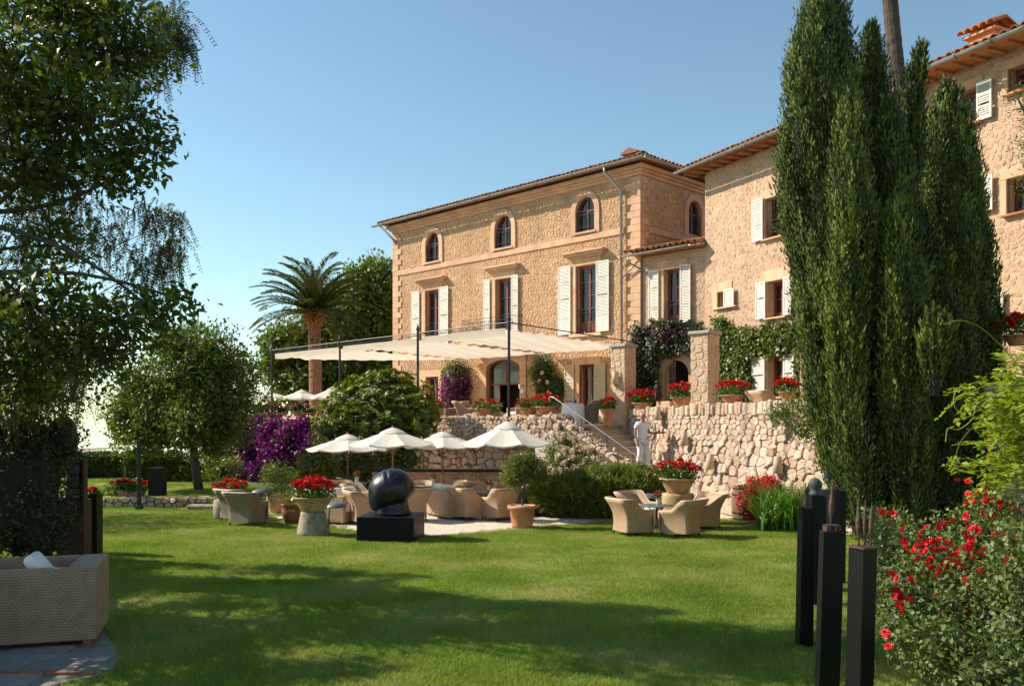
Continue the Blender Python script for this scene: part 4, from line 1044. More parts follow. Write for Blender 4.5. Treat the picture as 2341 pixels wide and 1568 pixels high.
def planter(name, label, loc, R_, h, cat='planter', mat='terracotta', heads=16, fw=1.3, fh=.4, hr=.07, style='bowl', group='bowls of red geraniums', seed=1, leafn=70, leaf='leaf_geranium', hset=None, rotz=0, L=.07, W=.06):
    t = thing(name, label, cat, loc, rotz, group); r = random.Random(seed)
    if style == 'bowl': pr = [(R_*.55,0),(R_*.62,h*.15),(R_*.80,h*.55),(R_*.93,h*.86),(R_*1.02,h*.88),(R_*1.03,h),(R_*.93,h),(R_*.9,h*.86)]
    elif style == 'tall': pr = [(R_*.55,0),(R_*.62,h*.2),(R_*.78,h*.6),(R_*.92,h*.9),(R_*1.05,h*.91),(R_*1.05,h),(R_*.92,h),(R_*.88,h*.9)]
    else: pr = [(R_*.6,0),(R_*.92,h*.4),(R_*1.0,h*.7),(R_*.9,h*.92),(R_*1.02,h*.94),(R_*1.0,h),(R_*.9,h),(R_*.86,h*.9)]
    MB().lathe(pr, n=28).build('pot', MAT[mat], t, smooth=True)
    MB().lathe([(R_*.89,h*.86),(0,h*.9)], n=16).build('soil', MAT['soil'], t)
    b = [(0,0,h+fh*.28,R_*fw*.95,R_*fw*.95,fh*.5)]
    foliage('foliage', b, int(leafn), 8, .05, L, W, leaf, t, seed, lo=.35, up=.5)
    hs = hset or HEADS
    for k in range(heads):
        a = 6.283*k*.618+r.uniform(-.2,.2); q = math.sqrt((k+.5)/heads)
        x, y = R_*fw*q*math.cos(a), R_*fw*q*math.sin(a)
        z = h+fh*.28+fh*.62*math.sqrt(max(.02,1-q*q*.9))*r.uniform(.75,1.12)
        inst(hs[k % len(hs)], t, (x,y,z), (r.uniform(-.4,.4)+.5*y/R_*-1*.5, r.uniform(-.4,.4)+.5*x/R_, r.uniform(0,6)), hr*r.uniform(.75,1.2))
    return t
def on_wall(x):                       # place on the boulder wall's top for a measured column
    k = (x-1170.5)/2050; P_ = WP0 + Vector((-WDR.y, WDR.x, 0))*.38
    t = (k*P_.y-P_.x)/(WDR.x-k*WDR.y); q = P_+WDR*t; return Vector((q.x, q.y, wtop(t)+.0))
for (x, wpx, hpx, fl, lab, n_) in [(1469,49,15,27,'wide terracotta bowl of red geraniums on the wall, left of the bronze statuette',20),(1558,48,22,31,'terracotta bowl of red geraniums in front of the dark archway',20),
        (1675,58,20,31,'terracotta bowl of red geraniums on the wall, right of the middle pillar',20),(1800,40,20,27,'terracotta bowl of tall red geraniums on the wall beside the cypress',14)]:
    p = on_wall(x); s = p.y/2050
    planter('geranium_bowl', lab, p, wpx*s/2, hpx*s, heads=n_, fw=1.3, fh=fl*s*1.15, hr=.075, seed=int(x), leafn=60)
def on_terr(x, off=.28):
    k = (x-1170.5)/2050; P_ = AT+FN*off; t = (k*P_.y-P_.x)/(FD.x-k*FD.y); q = P_+FD*t; return Vector((q.x, q.y, 2.70))
for (x, wpx, hpx, fl, lab, n_) in [(996,30,18,16,'small terracotta bowl on the terrace wall beside the glossy shrub',4),(1112,52,16,18,'terracotta bowl of sparse orange red geraniums under the purple climber',7),(1208,46,18,16,'terracotta bowl half hidden behind the fullest bowl at the stair top',10),(1249,56,20,24,'fullest terracotta bowl of red geraniums at the stair top beside the handrail',20)]:
    p = on_terr(x); s = p.y/2050
    planter('geranium_bowl', lab, p, wpx*s/2, hpx*s, heads=n_, fw=1.25, fh=fl*s*1.2, hr=.075, seed=int(x), leafn=60, L=.09)
for (x, wpx, lab) in [(592,34,'leftmost small trough of greenery above the purple bougainvillea'),(630,52,'dark leafy bowl at the foot of the leftmost canopy post'),(692,52,'dark leafy bowl on the wall beside the palm trunk')]:
    p = on_terr(x, .3); s = p.y/2050
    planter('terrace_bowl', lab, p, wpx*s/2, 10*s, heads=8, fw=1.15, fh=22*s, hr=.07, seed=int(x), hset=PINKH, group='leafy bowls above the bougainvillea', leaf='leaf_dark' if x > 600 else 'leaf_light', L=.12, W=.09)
planter('tall_planter', 'tall tapered terracotta planter with red flowers at the top step', P(1389,974,29.0)*1+Vector((0,0,0)), .22, .56, heads=7, fw=1.2, fh=.4, hr=.08, style='tall', seed=9, group=None)
# bowl on conical stone, bowl on terracotta drum, bowl on millstone
def stone_base(name, label, loc, prof, mat, cat):
    return tag(MB().lathe(prof, n=28, wob=.012).build(name, MAT[mat], loc=loc, smooth=True), label, cat)
p = G(716,1224); stone_base('stone_pedestal', 'conical rough stone pedestal under the largest red geranium bowl', p, [(.37,0),(.35,.1),(.30,.35),(.27,.5),(.26,.53)], 'millstone', 'pedestal')
planter('geranium_bowl', 'largest bowl of red geraniums on the conical stone pedestal', p+Vector((0,0,.53)), .44, .33, heads=30, fw=1.15, fh=.42, hr=.075, seed=21, mat='terracotta_old', leafn=130)
p = G(1549,1196); stone_base('clay_drum', 'smooth terracotta drum standing behind the four wicker chairs', p, [(.40,0),(.405,.3),(.40,.68),(.38,.74)], 'terracotta_old', 'pedestal')
planter('geranium_bowl', 'bowl of red geraniums on the terracotta drum at the foot of the stairs', p+Vector((0,0,.74)), .44, .38, heads=26, fw=1.2, fh=.45, hr=.075, seed=23, mat='terracotta_old', leafn=140)
p = G(516,1186); stone_base('millstone', 'upright pale millstone drum beside the two grey wicker chairs', p, [(.30,0),(.315,.05),(.31,.3),(.30,.48),(.27,.5)], 'millstone', 'stone')
planter('geranium_bowl', 'bowl of red geraniums on the millstone', p+Vector((.1,0,.5)), .3, .16, heads=20, fw=1.45, fh=.34, hr=.075, seed=25, leafn=90)
# trough of geraniums by the pole
tr = thing('geranium_trough', 'rectangular terracotta trough of red geraniums behind the dark pole', 'planter', P(301,1146,26.7), 0)
m = MB(); m.add([(-.28,-.14,0),(.28,-.14,0),(.28,.14,0),(-.28,.14,0),(-.38,-.18,.34),(.38,-.18,.34),(.38,.18,.34),(-.38,.18,.34)], [(0,3,2,1),(4,5,6,7),(0,1,5,4),(1,2,6,5),(2,3,7,6),(3,0,4,7)]); m.build('pot', MAT['terracotta'], tr, bevel=.015)
foliage('foliage', [(0,0,.42,.48,.22,.16)], 120, 8, .05, .08, .07, 'leaf_geranium', tr, 31, lo=.3)
for k in range(22): inst(HEADS[k%3], tr, (U(-.6,.6), U(-.2,.1), .48+U(0,.16)), (U(-.5,.3),U(-.5,.5),U(0,6)), .07*U(.8,1.2))

# ================================================================ wicker chairs
def chair_shell(mb):
    pts = []; hw, fr, bk, rc = .33, .34, -.34, .075
    for k in range(7): pts.append((hw, fr+(bk+rc-fr)*k/6, 1, 0))
    for k in range(1, 6): a = math.pi/2*k/6; pts.append((hw-rc+rc*math.cos(a), bk+rc-rc*math.sin(a), math.cos(a), -math.sin(a)))
    for k in range(7): pts.append((hw-rc-2*(hw-rc)*k/6, bk, 0, -1))
    for k in range(1, 6): a = math.pi/2*k/6; pts.append((-hw+rc-rc*math.sin(a), bk+rc-rc*math.cos(a), -math.sin(a), -math.cos(a)))
    for k in range(7): pts.append((-hw, bk+rc+(fr-bk-rc)*k/6, -1, 0))
    n = len(pts); lev = [0, .25, .5, .7, .85, 1.0]; vs = []
    def top(y):
        t = min(1, max(0, (.10-y)/.40)); t = t*t*(3-2*t); return .575+.25*t
    for t in lev:
        for x, y, nx, ny in pts:
            h = top(y); z = .11+(h-.11)*t; back = min(1, max(0, (.05-y)/.3)); fl = (.03+.12*back)*max(0, t-.35)**1.6*2.2 - .02*math.sin(math.pi*t)
            vs.append((x+nx*fl, y+ny*fl*(1.2 if back > .5 else 1), z))
    for t in [1.0, .6, .0]:
        for x, y, nx, ny in pts:
            h = top(y); z = .36+(h-.36)*t; back = min(1, max(0, (.05-y)/.3)); fl = (.03+.12*back)*max(0, (z-.11)/(h-.11)-.35)**1.6*2.2 - .055
            vs.append((x+nx*fl, y+ny*fl, z - (.004 if t == 1 else 0)))
    R_ = len(lev)+3
    fs = [(q*n+i, q*n+i+1, (q+1)*n+i+1, (q+1)*n+i) for q in range(R_-1) for i in range(n-1)]
    for q in range(len(lev)-1):                        # front ends of the arms
        a = R_-1-q if q < 3 else R_-3
        b = max(R_-3, a-1)
        fs.append((q*n, (q+1)*n, b*n, a*n) if a != b else (q*n, (q+1)*n, a*n)); fs.append((q*n+n-1, a*n+n-1, b*n+n-1, (q+1)*n+n-1) if a != b else (q*n+n-1, a*n+n-1, (q+1)*n+n-1))
    mb.add(vs, fs, .5)
    mb.box(-.30, .30, .29, .335, .11, .37, .5); mb.box(-.3,.3,-.3,.3,.33,.36,.5)
    a = (len(lev)-1)*n; return [(Vector(vs[a+i])+Vector(vs[a+n+i]))/2 for i in range(n)]
def make_chair(mat):
    t = thing('wicker_chair', '', 'chair'); m = MB(); rim = chair_shell(m); m.build('shell', MAT[mat], t, smooth=True); q = MB(); q.tube([rim[0]-Vector((0,0,.42))]+rim+[rim[-1]-Vector((0,0,.42))], .024, 6); q.build('rim', MAT['wicker_rim'], t, smooth=True)
    MB().box(-.265,.265,-.25,.31,.365,.45).build('cushion', MAT['cushion'], t, bevel=.03, seg=2)
    for sx in (-1, 1):
        for sy in (-1, 1):
            m = MB(); m.tube([(sx*.28,sy*.29,.12),(sx*.295,sy*.31,0)], [.022,.014], 6); m.build('leg', MAT['iron'], t)
    return t
CH = {'wicker': None, 'wicker_dark': None}
def chair(x, Y, fx, fy, label, mat='wicker', z=0.0, group='wicker tub chairs'):
    rz = math.atan2(fy, fx)-math.pi/2; loc = Vector(((x-1170.5)/2050*Y, Y, z))
    if CH[mat] is None:
        c = make_chair(mat); CH[mat] = c; c.location = loc; c.rotation_euler.z = rz; c['label'] = label; c['group'] = group; return c
    return dup(CH[mat], loc, rz, label, group)
chair(1446,19.75,1,.45,'leftmost of the four wicker chairs on the lawn, its back to the rosemary hedge')
chair(1462,21.3,.8,-.75,'wicker chair on the lawn with its seat side open to view, beside the dome lamp')
chair(1556,19.5,-.8,.62,'nearest wicker chair on the lawn, seen square from behind')
chair(1604,20.9,-.9,-.35,'rightmost wicker chair on the lawn, in front of the boulder wall')
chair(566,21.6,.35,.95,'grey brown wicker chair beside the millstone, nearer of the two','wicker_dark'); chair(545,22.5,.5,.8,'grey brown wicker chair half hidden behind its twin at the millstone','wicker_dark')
chair(1072,22.9,.75,.65,'wicker chair in the middle of the patio, left of the small iron table'); chair(1140,22.8,-.75,.75,'wicker chair with flat back, just left of the potted olive tree')
chair(1098,24.4,.1,-1,'wicker chair facing the lawn behind the small iron table'); chair(1182,24.2,-1,.1,'wicker chair partly behind the potted olive tree')
chair(1038,25.0,-1,-.35,'wicker chair beside the parasol pole in front of the bar'); chair(962,24.9,.6,-.8,'wicker chair directly right of the bronze head, against the bar')
chair(938,22.6,-.5,.8,'wicker chair hidden in part behind the right side of the bronze head'); chair(836,21.9,.85,.4,'wicker chair in sunlight directly left of the bronze head')
chair(828,24.2,1,-.2,'wicker chair behind the sunlit sofa, left of the bronze head'); chair(785,25.2,.7,-.7,'wicker chair with pale rim in front of the wine barrel')
for x, Y, fx, fy, lab in [(1040,32.6,-.9,-.1,'wicker chair on the terrace below the purple climber'),(1070,32.2,.9,-.3,'wicker chair on the terrace right of the purple climber'),(1010,33.6,.8,.3,'wicker chair on the terrace behind the glossy shrub'),(1190,31.2,-.8,-.4,'wicker chair on the terrace behind the bowls of geraniums'),(1345,31.0,-.9,.2,'dark wicker chair behind the handrail at the stair top')]:
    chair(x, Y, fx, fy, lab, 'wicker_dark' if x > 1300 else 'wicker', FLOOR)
chair(1755,24.3,.9,.3,'wicker chair on the terrace behind the boulder wall, beside the cypress','wicker',FLOOR+.1)

def table(x, Y, label, R_=.38, h=.66, z=0.0, vase=True, vlab=''):
    loc = Vector(((x-1170.5)/2050*Y, Y, z)); t = thing('iron_table', label, 'table', loc, 0, 'small round iron tables')
    MB().lathe([(R_,h-.02),(R_+.01,h-.01),(R_,h)], n=28).build('table_top', MAT['lamp_grey'], t, smooth=False)
    for k in range(3):
        a = 2.1*k+.4; c, s = math.cos(a), math.sin(a)
        m = MB(); m.tube([(c*.26,s*.26,0),(c*.12,s*.12,.18),(c*.05,s*.05,.36),(c*.12,s*.12,h-.12),(c*.24,s*.24,h-.03)], .012, 6); m.build('leg', MAT['iron'], t, smooth=True)
    if vase:
        v = thing('flower_vase', vlab, 'vase', loc+Vector((.05,0,h)), 0, 'table vases of red flowers')
        MB().lathe([(.05,0),(.055,.08),(.05,.16),(.055,.17),(.045,.16)], n=14).build('vase', MAT['ceramic'], v, smooth=True)
        foliage('foliage', [(0,0,.22,.09,.09,.07)], 14, 5, .02, .06, .04, 'leaf_geranium', v, int(x), lo=.2)
        for k in range(6): inst(HEADS[k%3], v, (U(-.07,.07),U(-.07,.07),.22+U(0,.09)), (U(-.5,.5),U(-.5,.5),U(0,6)), .035*U(.8,1.2))
table(1500,20.5,'small iron table between the four wicker chairs on the lawn',vlab='red flowers on the table between the four lawn chairs',h=.6)
table(1112,23.6,'small iron table in the middle of the patio beside the potted olive',vlab='vase of red flowers beside the potted olive tree')
table(986,25.2,'small iron table in front of the bar, right of the bronze head',R_=.42,h=.72,vlab='pale vase of red flowers right of the bronze head'); table(812,25.4,'small iron table behind the sunlit sofa',vlab='vase of red flowers near the wine barrel',h=.78)
# white draped table on the terrace
t = thing('draped_table', 'white draped dining table on the terrace behind the handrail', 'table', Vector(((1310-1170.5)/2050*30.6, 30.6, FLOOR)), TH)
m = MB(); n_ = 40; pr = [(.42,0),(.40,.3),(.38,.6),(.37,.72)]
vs_ = [(r0*(1+.05*math.sin(9*6.283*k/n_)*(1-i/3))*math.cos(6.283*k/n_), r0*(1+.05*math.sin(9*6.283*k/n_)*(1-i/3))*math.sin(6.283*k/n_), z) for i, (r0, z) in enumerate(pr) for k in range(n_)]
m.add(vs_, [(i*n_+k, i*n_+(k+1)%n_, (i+1)*n_+(k+1)%n_, (i+1)*n_+k) for i in range(3) for k in range(n_)]+[tuple(3*n_+k for k in range(n_))]); m.build('tablecloth', MAT['white_cloth'], t, smooth=True)
MB().lathe([(.04,0),(.05,.08),(.02,.14),(.0,.16)], (.1,0,.72), 10).build('carafe', MAT['blue_tile'], t, smooth=True)

# ================================================================ sofas
def sofa(loc, rotz, w, d, h, label, mat, wall=.14, arm=.22, seat=.42, group=None, skirt=.05, far=False):
    t = thing('wicker_sofa', label, 'sofa', loc, rotz, group); x = w/2
    m = MB(); m.box(-x,x,-d/2,-d/2+wall,skirt,h); m.box(-x,-x+arm,-d/2+wall,d/2,skirt,h-.001); m.box(x-arm,x,-d/2+wall,d/2,skirt,h-.001); m.box(-x+arm,x-arm,-d/2+wall,d/2-.03,skirt,seat-.14)
    
    if far: m.box(-x+arm,x-arm,d/2-.1,d/2-.001,skirt,h-.002)
    m.build('frame', MAT[mat], t, bevel=.02, seg=2)
    if far:
        q = MB(Matrix.Translation((x-arm-.30,.02,h-.13)) @ Matrix.Rotation(rad(-38),4,'Y')); q.box(-.07,.07,-.22,.22,-.27,.27); q.build('white_pillow', MAT['cushion'], t, bevel=.06, seg=3)
    n = 2 if w > 1.2 else 1; cw = (w-2*arm)/n
    for k in range(n):
        a = -x+arm+k*cw; MB().box(a+.01,a+cw-.01,-d/2+wall+.02,d/2-.02,seat-.135,seat+.02).build('seat_cushion', MAT['cushion'], t, bevel=.05, seg=3)
        if far: continue
        bm_ = MB(Matrix.Translation((a+cw/2,-d/2+wall+.14,seat+.24)) @ Matrix.Rotation(rad(14),4,'X')); bm_.box(-cw/2+.03,cw/2-.03,-.09,.09,-.2,.19); bm_.build('back_cushion', MAT['cushion'], t, bevel=.07, seg=3)
    for sx in (-1,1):
        for sy in (-1,1): MB().box(sx*(x-.1)-.04,sx*(x-.1)+.04,sy*(d/2-.1)-.04,sy*(d/2-.1)+.04,0,skirt).build('leg', MAT['wicker_dark'], t)
    return t
Zs = 9.85
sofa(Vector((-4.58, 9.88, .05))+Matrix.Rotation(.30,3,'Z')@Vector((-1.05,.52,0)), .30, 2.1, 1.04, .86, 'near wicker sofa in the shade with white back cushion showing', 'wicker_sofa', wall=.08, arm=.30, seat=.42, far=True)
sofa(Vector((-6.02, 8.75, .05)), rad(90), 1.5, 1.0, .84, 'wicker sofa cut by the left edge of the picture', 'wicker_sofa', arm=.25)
sofa(Vector(((1028-1170.5)/2050*23.6, 23.6, .012)), rad(-62), 1.5, .8, .72, 'wicker sofa with white seat in the middle of the patio', 'wicker', arm=.1)
sofa(Vector(((790-1170.5)/2050*22.3, 22.4, .012)), rad(-115), 1.35, .8, .70, 'sunlit wicker sofa behind the largest geranium bowl', 'wicker', arm=.12)

# ================================================================ parasols
def parasol(x, Y, top, rim, half, label, rot=0.0, group='cream market parasols on the patio', z0=0.0, pole='teak', tilt=0.0):
    zt = EYE+(964-top)/2050*Y; zr = EYE+(964-rim)/2050*Y; R_ = half*Y/2050/.965
    t = thing('parasol', label, 'parasol', Vector(((x-1170.5)/2050*Y, Y, z0)), rot, group); t.rotation_euler.x = tilt
    zt -= z0; zr -= z0; H_ = zt-zr; n = 8; m = MB(); vs = []; rows = 7; sub = 4
    for i in range(rows+1):
        f = .16+.84*i/rows
        for k in range(n*sub):
            a = 6.283185*k/(n*sub); q = (k % sub)/sub; seg = math.cos(math.pi/n)/math.cos((q-.5)*2*math.pi/n) # straight edge between ribs
            sag = .13*H_*math.sin(math.pi*q)*f*f
            rr = R_*f*seg*1.0
            vs.append((rr*math.cos(a), rr*math.sin(a), zr+H_*.9*(1-f)**1.06*1.0 - sag + H_*.02))
    N = n*sub; fs = [(i*N+k, i*N+(k+1)%N, (i+1)*N+(k+1)%N, (i+1)*N+k) for i in range(rows) for k in range(N)]
    o = len(vs)
    for k in range(N):
        b = vs[rows*N+k]; vs.append((b[0]*1.003, b[1]*1.003, b[2]-.035-.01*math.sin(k*2.3)))
    fs += [(rows*N+k, rows*N+(k+1)%N, o+(k+1)%N, o+k) for k in range(N)]
    m.add(vs, fs, .5); m.build('canopy', MAT['umbrella_cloth'], t, smooth=False)
    m = MB(); vs = []
    for i, (f, zz) in enumerate([(.0,1.0),(.12,.885),(.24,.745),(.30,.665)]):
        for k in range(N):
            a = 6.283185*k/N; q = (k%sub)/sub; vs.append((R_*f*math.cos(a), R_*f*math.sin(a), zr+H_*zz-.03*math.sin(math.pi*q)*(i == 3)+.012))
    m.add(vs, [(i*N+k, i*N+(k+1)%N, (i+1)*N+(k+1)%N, (i+1)*N+k) for i in range(3) for k in range(N)], .5); m.build('vent_cap', MAT['umbrella_cloth'], t, smooth=True)
    m = MB(); m.tube([(0,0,0.02),(0,0,zt-.02)], .024, 10); m.lathe([(.0,0),(.03,.02),(.035,.05),(.0,.09)], (0,0,zt-.02), 8); m.build('pole', MAT[pole], t, smooth=True)
    m = MB(); m.lathe([(.03,0),(.06,.02),(.06,.1),(.03,.13)], (0,0,zr-.26), 10); m.build('hub', MAT['teak'], t)
    for k in range(n):
        a = 6.283185*k/n; c, s = math.cos(a), math.sin(a)
        m = MB(); m.tube([(c*R_*.16,s*R_*.16,zr+H_*.9*.84-.04),(c*R_*.985,s*R_*.985,zr-.015)], .011, 4); m.tube([(c*.05,s*.05,zr-.2),(c*R_*.5,s*R_*.5,zr+H_*.42)], .013, 4); m.build('rib', MAT[pole], t)
    m = MB(); m.lathe([(.26,0),(.26,.04),(.2,.09),(.04,.1),(.035,.3)], (0,0,0), 20); m.build('base', MAT['millstone'], t, smooth=True)
    return t
parasol(795,26.8,992,1026,90,'leftmost cream parasol on the patio, above the wine barrel',.2); parasol(898,23.9,977,1015,98,'cream parasol with its teak ribs showing, above the bronze head',.39)
parasol(1012,24.9,986,1019,86,'smallest cream parasol, third from the left, in front of the bar',.1); parasol(1160,23.2,963,1013,104,'largest cream parasol, rightmost, near the potted olive tree',.3)
for x, Y, top, rim, half, lab in [(612,46,893,907,46,'pale round parasol farthest left on the terrace'),(690,46,891,910,48,'white round parasol left of the palm trunk'),(762,45,884,908,50,'white round parasol right of the palm trunk, behind the shrub')]:
    parasol(x, Y, top, rim, half, lab, .2, 'white parasols at the terrace end', FLOOR, 'steel')

# ================================================================ bronze head on black plinth
pl = G(886,1241); pl.y += .6
plo = tag(MB().box(-.60,.60,-.60,.60,0,.53).build('plinth', MAT['black_lacquer'], loc=pl, rotz=rad(-5), bevel=.008), 'low square black plinth under the dark bronze head', 'plinth')
hd = thing('head_sculpture', 'large smooth dark bronze head sculpture resting on the black plinth', 'sculpture', pl+Vector((.0,0,.533)), 0)
m = MB(); nu, nv = 64, 40; vs = []
for j in range(nv+1):
    ph = math.pi*j/nv
    for i in range(nu):
        th = 2*math.pi*i/nu
        x = math.sin(ph)*math.cos(th); y = math.sin(ph)*math.sin(th); z = math.cos(ph)
        rx, ry, rz = .495, .47, .425
        px, py, pz = x*rx, y*ry, z*rz
        # jaw swells forward and down on the left, crown rounds to the right
        jaw = max(0, -x)*max(0, -z+.15); px -= .13*jaw; pz -= .10*jaw; px -= .05*max(0,-x)*math.exp(-((z+.55)/.3)**2)
        # strap-like crease over the crown and ear
        d1 = abs(.75*x - .15*z - .02 + .12*z*z); px += 0; k = 1-.035*math.exp(-(d1/.05)**2) + .02*math.exp(-((d1-.09)/.05)**2)
        d2 = math.hypot((x-.38)/.16, (z-.22)/.42); k -= .03*math.exp(-((d2-1)/.14)**2)*(1 if y < 0 else 0)
        k += .014*math.sin(3.1*x+2*z)*math.sin(2.5*y+z)
        a = rad(-18); px, pz = px*k, pz*k; qx = px*math.cos(a)-pz*math.sin(a)*-1; qz = pz*math.cos(a)-px*math.sin(a)*1
        vs.append((qx, py*k, qz+.54))
m.add(vs, [(j*nu+i, j*nu+(i+1)%nu, (j+1)*nu+(i+1)%nu, (j+1)*nu+i) for j in range(nv) for i in range(nu)], .5)
m.build('head', MAT['bronze_dark'], hd, smooth=True)
m = MB(); m.lathe([(.38,0),(.39,.04),(.36,.12),(.34,.2),(.34,.3)], (.02,0,0), 32, wob=.02); m.build('neck', MAT['bronze_dark'], hd, smooth=True)

# ================================================================ black columns with small bronzes, at the right
def column(x, Y, ztop, w, d, rot, label, lean=.0):
    t = tag(MB().box(-w/2,w/2,-d/2,d/2,0,ztop).add([],[]).build('black_column', MAT['black_lacquer'], loc=Vector(((x-1170.5)/2050*Y, Y, 0)), rotz=rot, bevel=.004), label, 'column', 'black display columns')
    t.rotation_euler.y = -lean
    return t
cols = [(1838,9.95,1.53,.15,.15,.05,'slim black column carrying the seated bronze with a curling tail',-.02),(1864,12.2,1.49,.21,.24,.1,'black column carrying the green bronze bust',0.0),(1893,13.2,1.50,.14,.34,.35,'dark panel-like black column carrying the little bird',0),
        (1914,13.8,1.44+.0,.17,.2,.1,'black column with a small dark ring on top, farthest right of the rear three',-.012),(1890,8.2,1.50,.185,.17,-.10,'front black column carrying the single flame-shaped bronze',-.03),(1962,7.3,1.47,.15,.165,.42,'front black column carrying the three flame-shaped bronzes',-.035)]
for c in cols: column(*c[:7], lean=c[7])
def topof(i, dx=0): c = cols[i]; return Vector(((c[0]-1170.5)/2050*c[1] + math.sin(-c[7])*c[2], c[1], c[2]+.004))
def flame(mb, x, y, z0, h, w, bend=.03, seed=0):
    r = random.Random(seed); n = 12; pr = []
    path = [(x+bend*h*(k/n)**2, y, z0+h*k/n) for k in range(n+1)]
    rr = [.011,.011,.012,.028,.036,.038,.035,.030,.024,.018,.012,.007,.002]
    mb.tube(path, [q*w/.038*r.uniform(.93,1.07) for q in rr], 8)
t = thing('flame_bronze', 'single tall flame-shaped brown bronze on a small frame', 'sculpture', topof(4), .05)
m = MB(); flame(m, -.005, 0, .04, .44, .026, .05); m.build('flame', MAT['bronze_brown'], t, smooth=True)
m = MB()
for a, b in ((-.065,-.055),(.055,.065)): m.box(a, b, -.05, .05, 0, .055)
m.box(-.065,.065,-.05,.05,.045,.056); m.build('base', MAT['bronze_brown'], t)
t = thing('triple_flame_bronze', 'three flame-shaped brown bronzes standing close together', 'sculpture', topof(5), .3)
MB().box(-.085,.085,-.095,.095,0,.018).build('base', MAT['bronze_brown'], t)
for k, (dx, dy) in enumerate([(-.032,.03),(.0,.0),(.034,-.035)]):
    m = MB(); flame(m, dx, dy, .018, .40-.02*k, .026, .03*(1 if k else -.3), k); m.build('flame', MAT['bronze_brown'], t, smooth=True)
t = thing('seated_bronze', 'small seated dark bronze figure with a thin curling tail', 'sculpture', topof(0), .2)
m = MB(); m.lathe([(.06,0),(.062,.02),(.05,.04),(.036,.1),(.03,.15),(.02,.18)], (0,0,0), 12, wob=.08); m.lathe([(.0,0),(.03,.02),(.032,.05),(.0,.08)], (.0,-.01,.17), 10); m.tube([(-.012,0,.24),(-.018,0,.30)], [.008,.003], 5); m.tube([(.014,0,.24),(.024,0,.29)], [.008,.003], 5)
m.build('figure', MAT['bronze_brown'], t, smooth=True); m = MB(); m.tube([(-.05,0,.02),(-.1,-.02,.0),(-.12,-.02,.03),(-.09,-.02,.07),(-.06,-.01,.14)], .006, 5); m.build('tail', MAT['bronze_brown'], t, smooth=True)
t = thing('green_bust', 'rounded green bronze bust on the broad black column', 'sculpture', topof(1), .2)
m = MB(); m.lathe([(.10,0),(.105,.03),(.08,.06),(.075,.1),(.09,.14),(.085,.19),(.05,.23),(.0,.25)], (0,0,0), 18, wob=.05); m.build('bust', MAT['bronze_green'], t, smooth=True)
t = thing('bird_bronze', 'small green bronze bird on thin legs', 'sculpture', topof(2), .0)
m = MB(); m.tube([(.07,0,.16),(.03,0,.17),(0,0,.2),(-.02,0,.24),(-.02,0,.27),(-.05,0,.275)], [.012,.035,.04,.02,.022,.003], 8); m.build('body', MAT['bronze_green'], t, smooth=True)
m = MB(); m.tube([(.01,.015,.17),(.0,.02,0)], .005, 5); m.tube([(.01,-.015,.17),(.02,-.02,0)], .005, 5); m.build('legs', MAT['bronze_green'], t)
m = MB(); m.tube([(.045*math.cos(k*.524), 0, .05+.045*math.sin(k*.524)) for k in range(13)], .012, 6); tag(m.build('ring_bronze', MAT['iron'], loc=topof(3), smooth=True), 'tiny dark ring sculpture on top of a black column', 'sculpture')

# ================================================================ left side: dark sculptures, stele, pole, planter box
c = G(171,1282); pd = tag(MB().box(-.22,.22,-.22,.22,0,1.10).build('rusty_pedestal', MAT['rust_panel'], loc=c, rotz=.15, bevel=.006), 'tall rust brown pedestal in the shade at the left', 'pedestal')
t = thing('totem_sculpture', 'dark stacked totem sculpture on the rust brown pedestal', 'sculpture', c+Vector((0,0,1.10)), .15)
zz = 0
for k, (w_, h_) in enumerate([(.17,.22),(.15,.24),(.16,.20),(.13,.22)]):
    m = MB(); m.lathe([(w_*.9,0),(w_,.03),(w_*1.02,h_*.6),(w_*.92,h_-.01),(w_*.7,h_)], (0,0,zz), 8, wob=.03); m.build('block', MAT['iron'], t); zz += h_
m = MB(); m.box(.15,.19,-.12,.1,0,.8); m.build('slab', MAT['rust_panel'], t)
c = G(212,1268); bx = thing('black_planter', 'narrow black planter box with red flowers beside the totem', 'planter', c, .1)
MB().box(-.13,.13,-.16,.16,0,1.14).build('box', MAT['black_lacquer'], bx, bevel=.006)
foliage('foliage', [(0,0,1.16,.13,.14,.05)], 30, 6, .03, .06, .05, 'leaf_geranium', bx, 61, lo=.2)
for k in range(7): inst(HEADS[k%3], bx, (U(-.12,.12),U(-.14,.1),1.19+U(0,.06)), (0,0,U(0,6)), .05)
tag(MB().box(-.235,.235,-.12,.12,0,.92).build('black_stele', MAT['black_lacquer'], loc=P(360,1139,26.7), rotz=-.15, bevel=.006), 'upright black slab on the raised lawn behind the low wall', 'stele')
po = thing('sail_pole', 'dark steel pole at the back left holding the end of a beige shade sail', 'pole', G(318,1166), 0)
m = MB(); m.box(-.045,.045,-.045,.045,0,1.98); m.box(-.09,.09,-.09,.09,0,.12); m.build('post', MAT['iron'], po, bevel=.006)
q = G(318,1166); m = MB(); a = Vector((0,0,1.86)); b = P(120,1036,27)-q
m.tube([a, a+(b-a)*.35], .008, 4); s0 = a+(b-a)*.35
v = [s0+Vector((0,0,.01)), b+Vector((0,0,.12)), b+Vector((0,1.0,.12)), s0+Vector((0,.1,.01)), b+Vector((0,-.02,-.1)), s0-Vector((0,.0,.03))]
m.add(v, [(0,1,2,3),(0,5,4,1)], .5); m.build('shade_sail', MAT['canvas'], po)

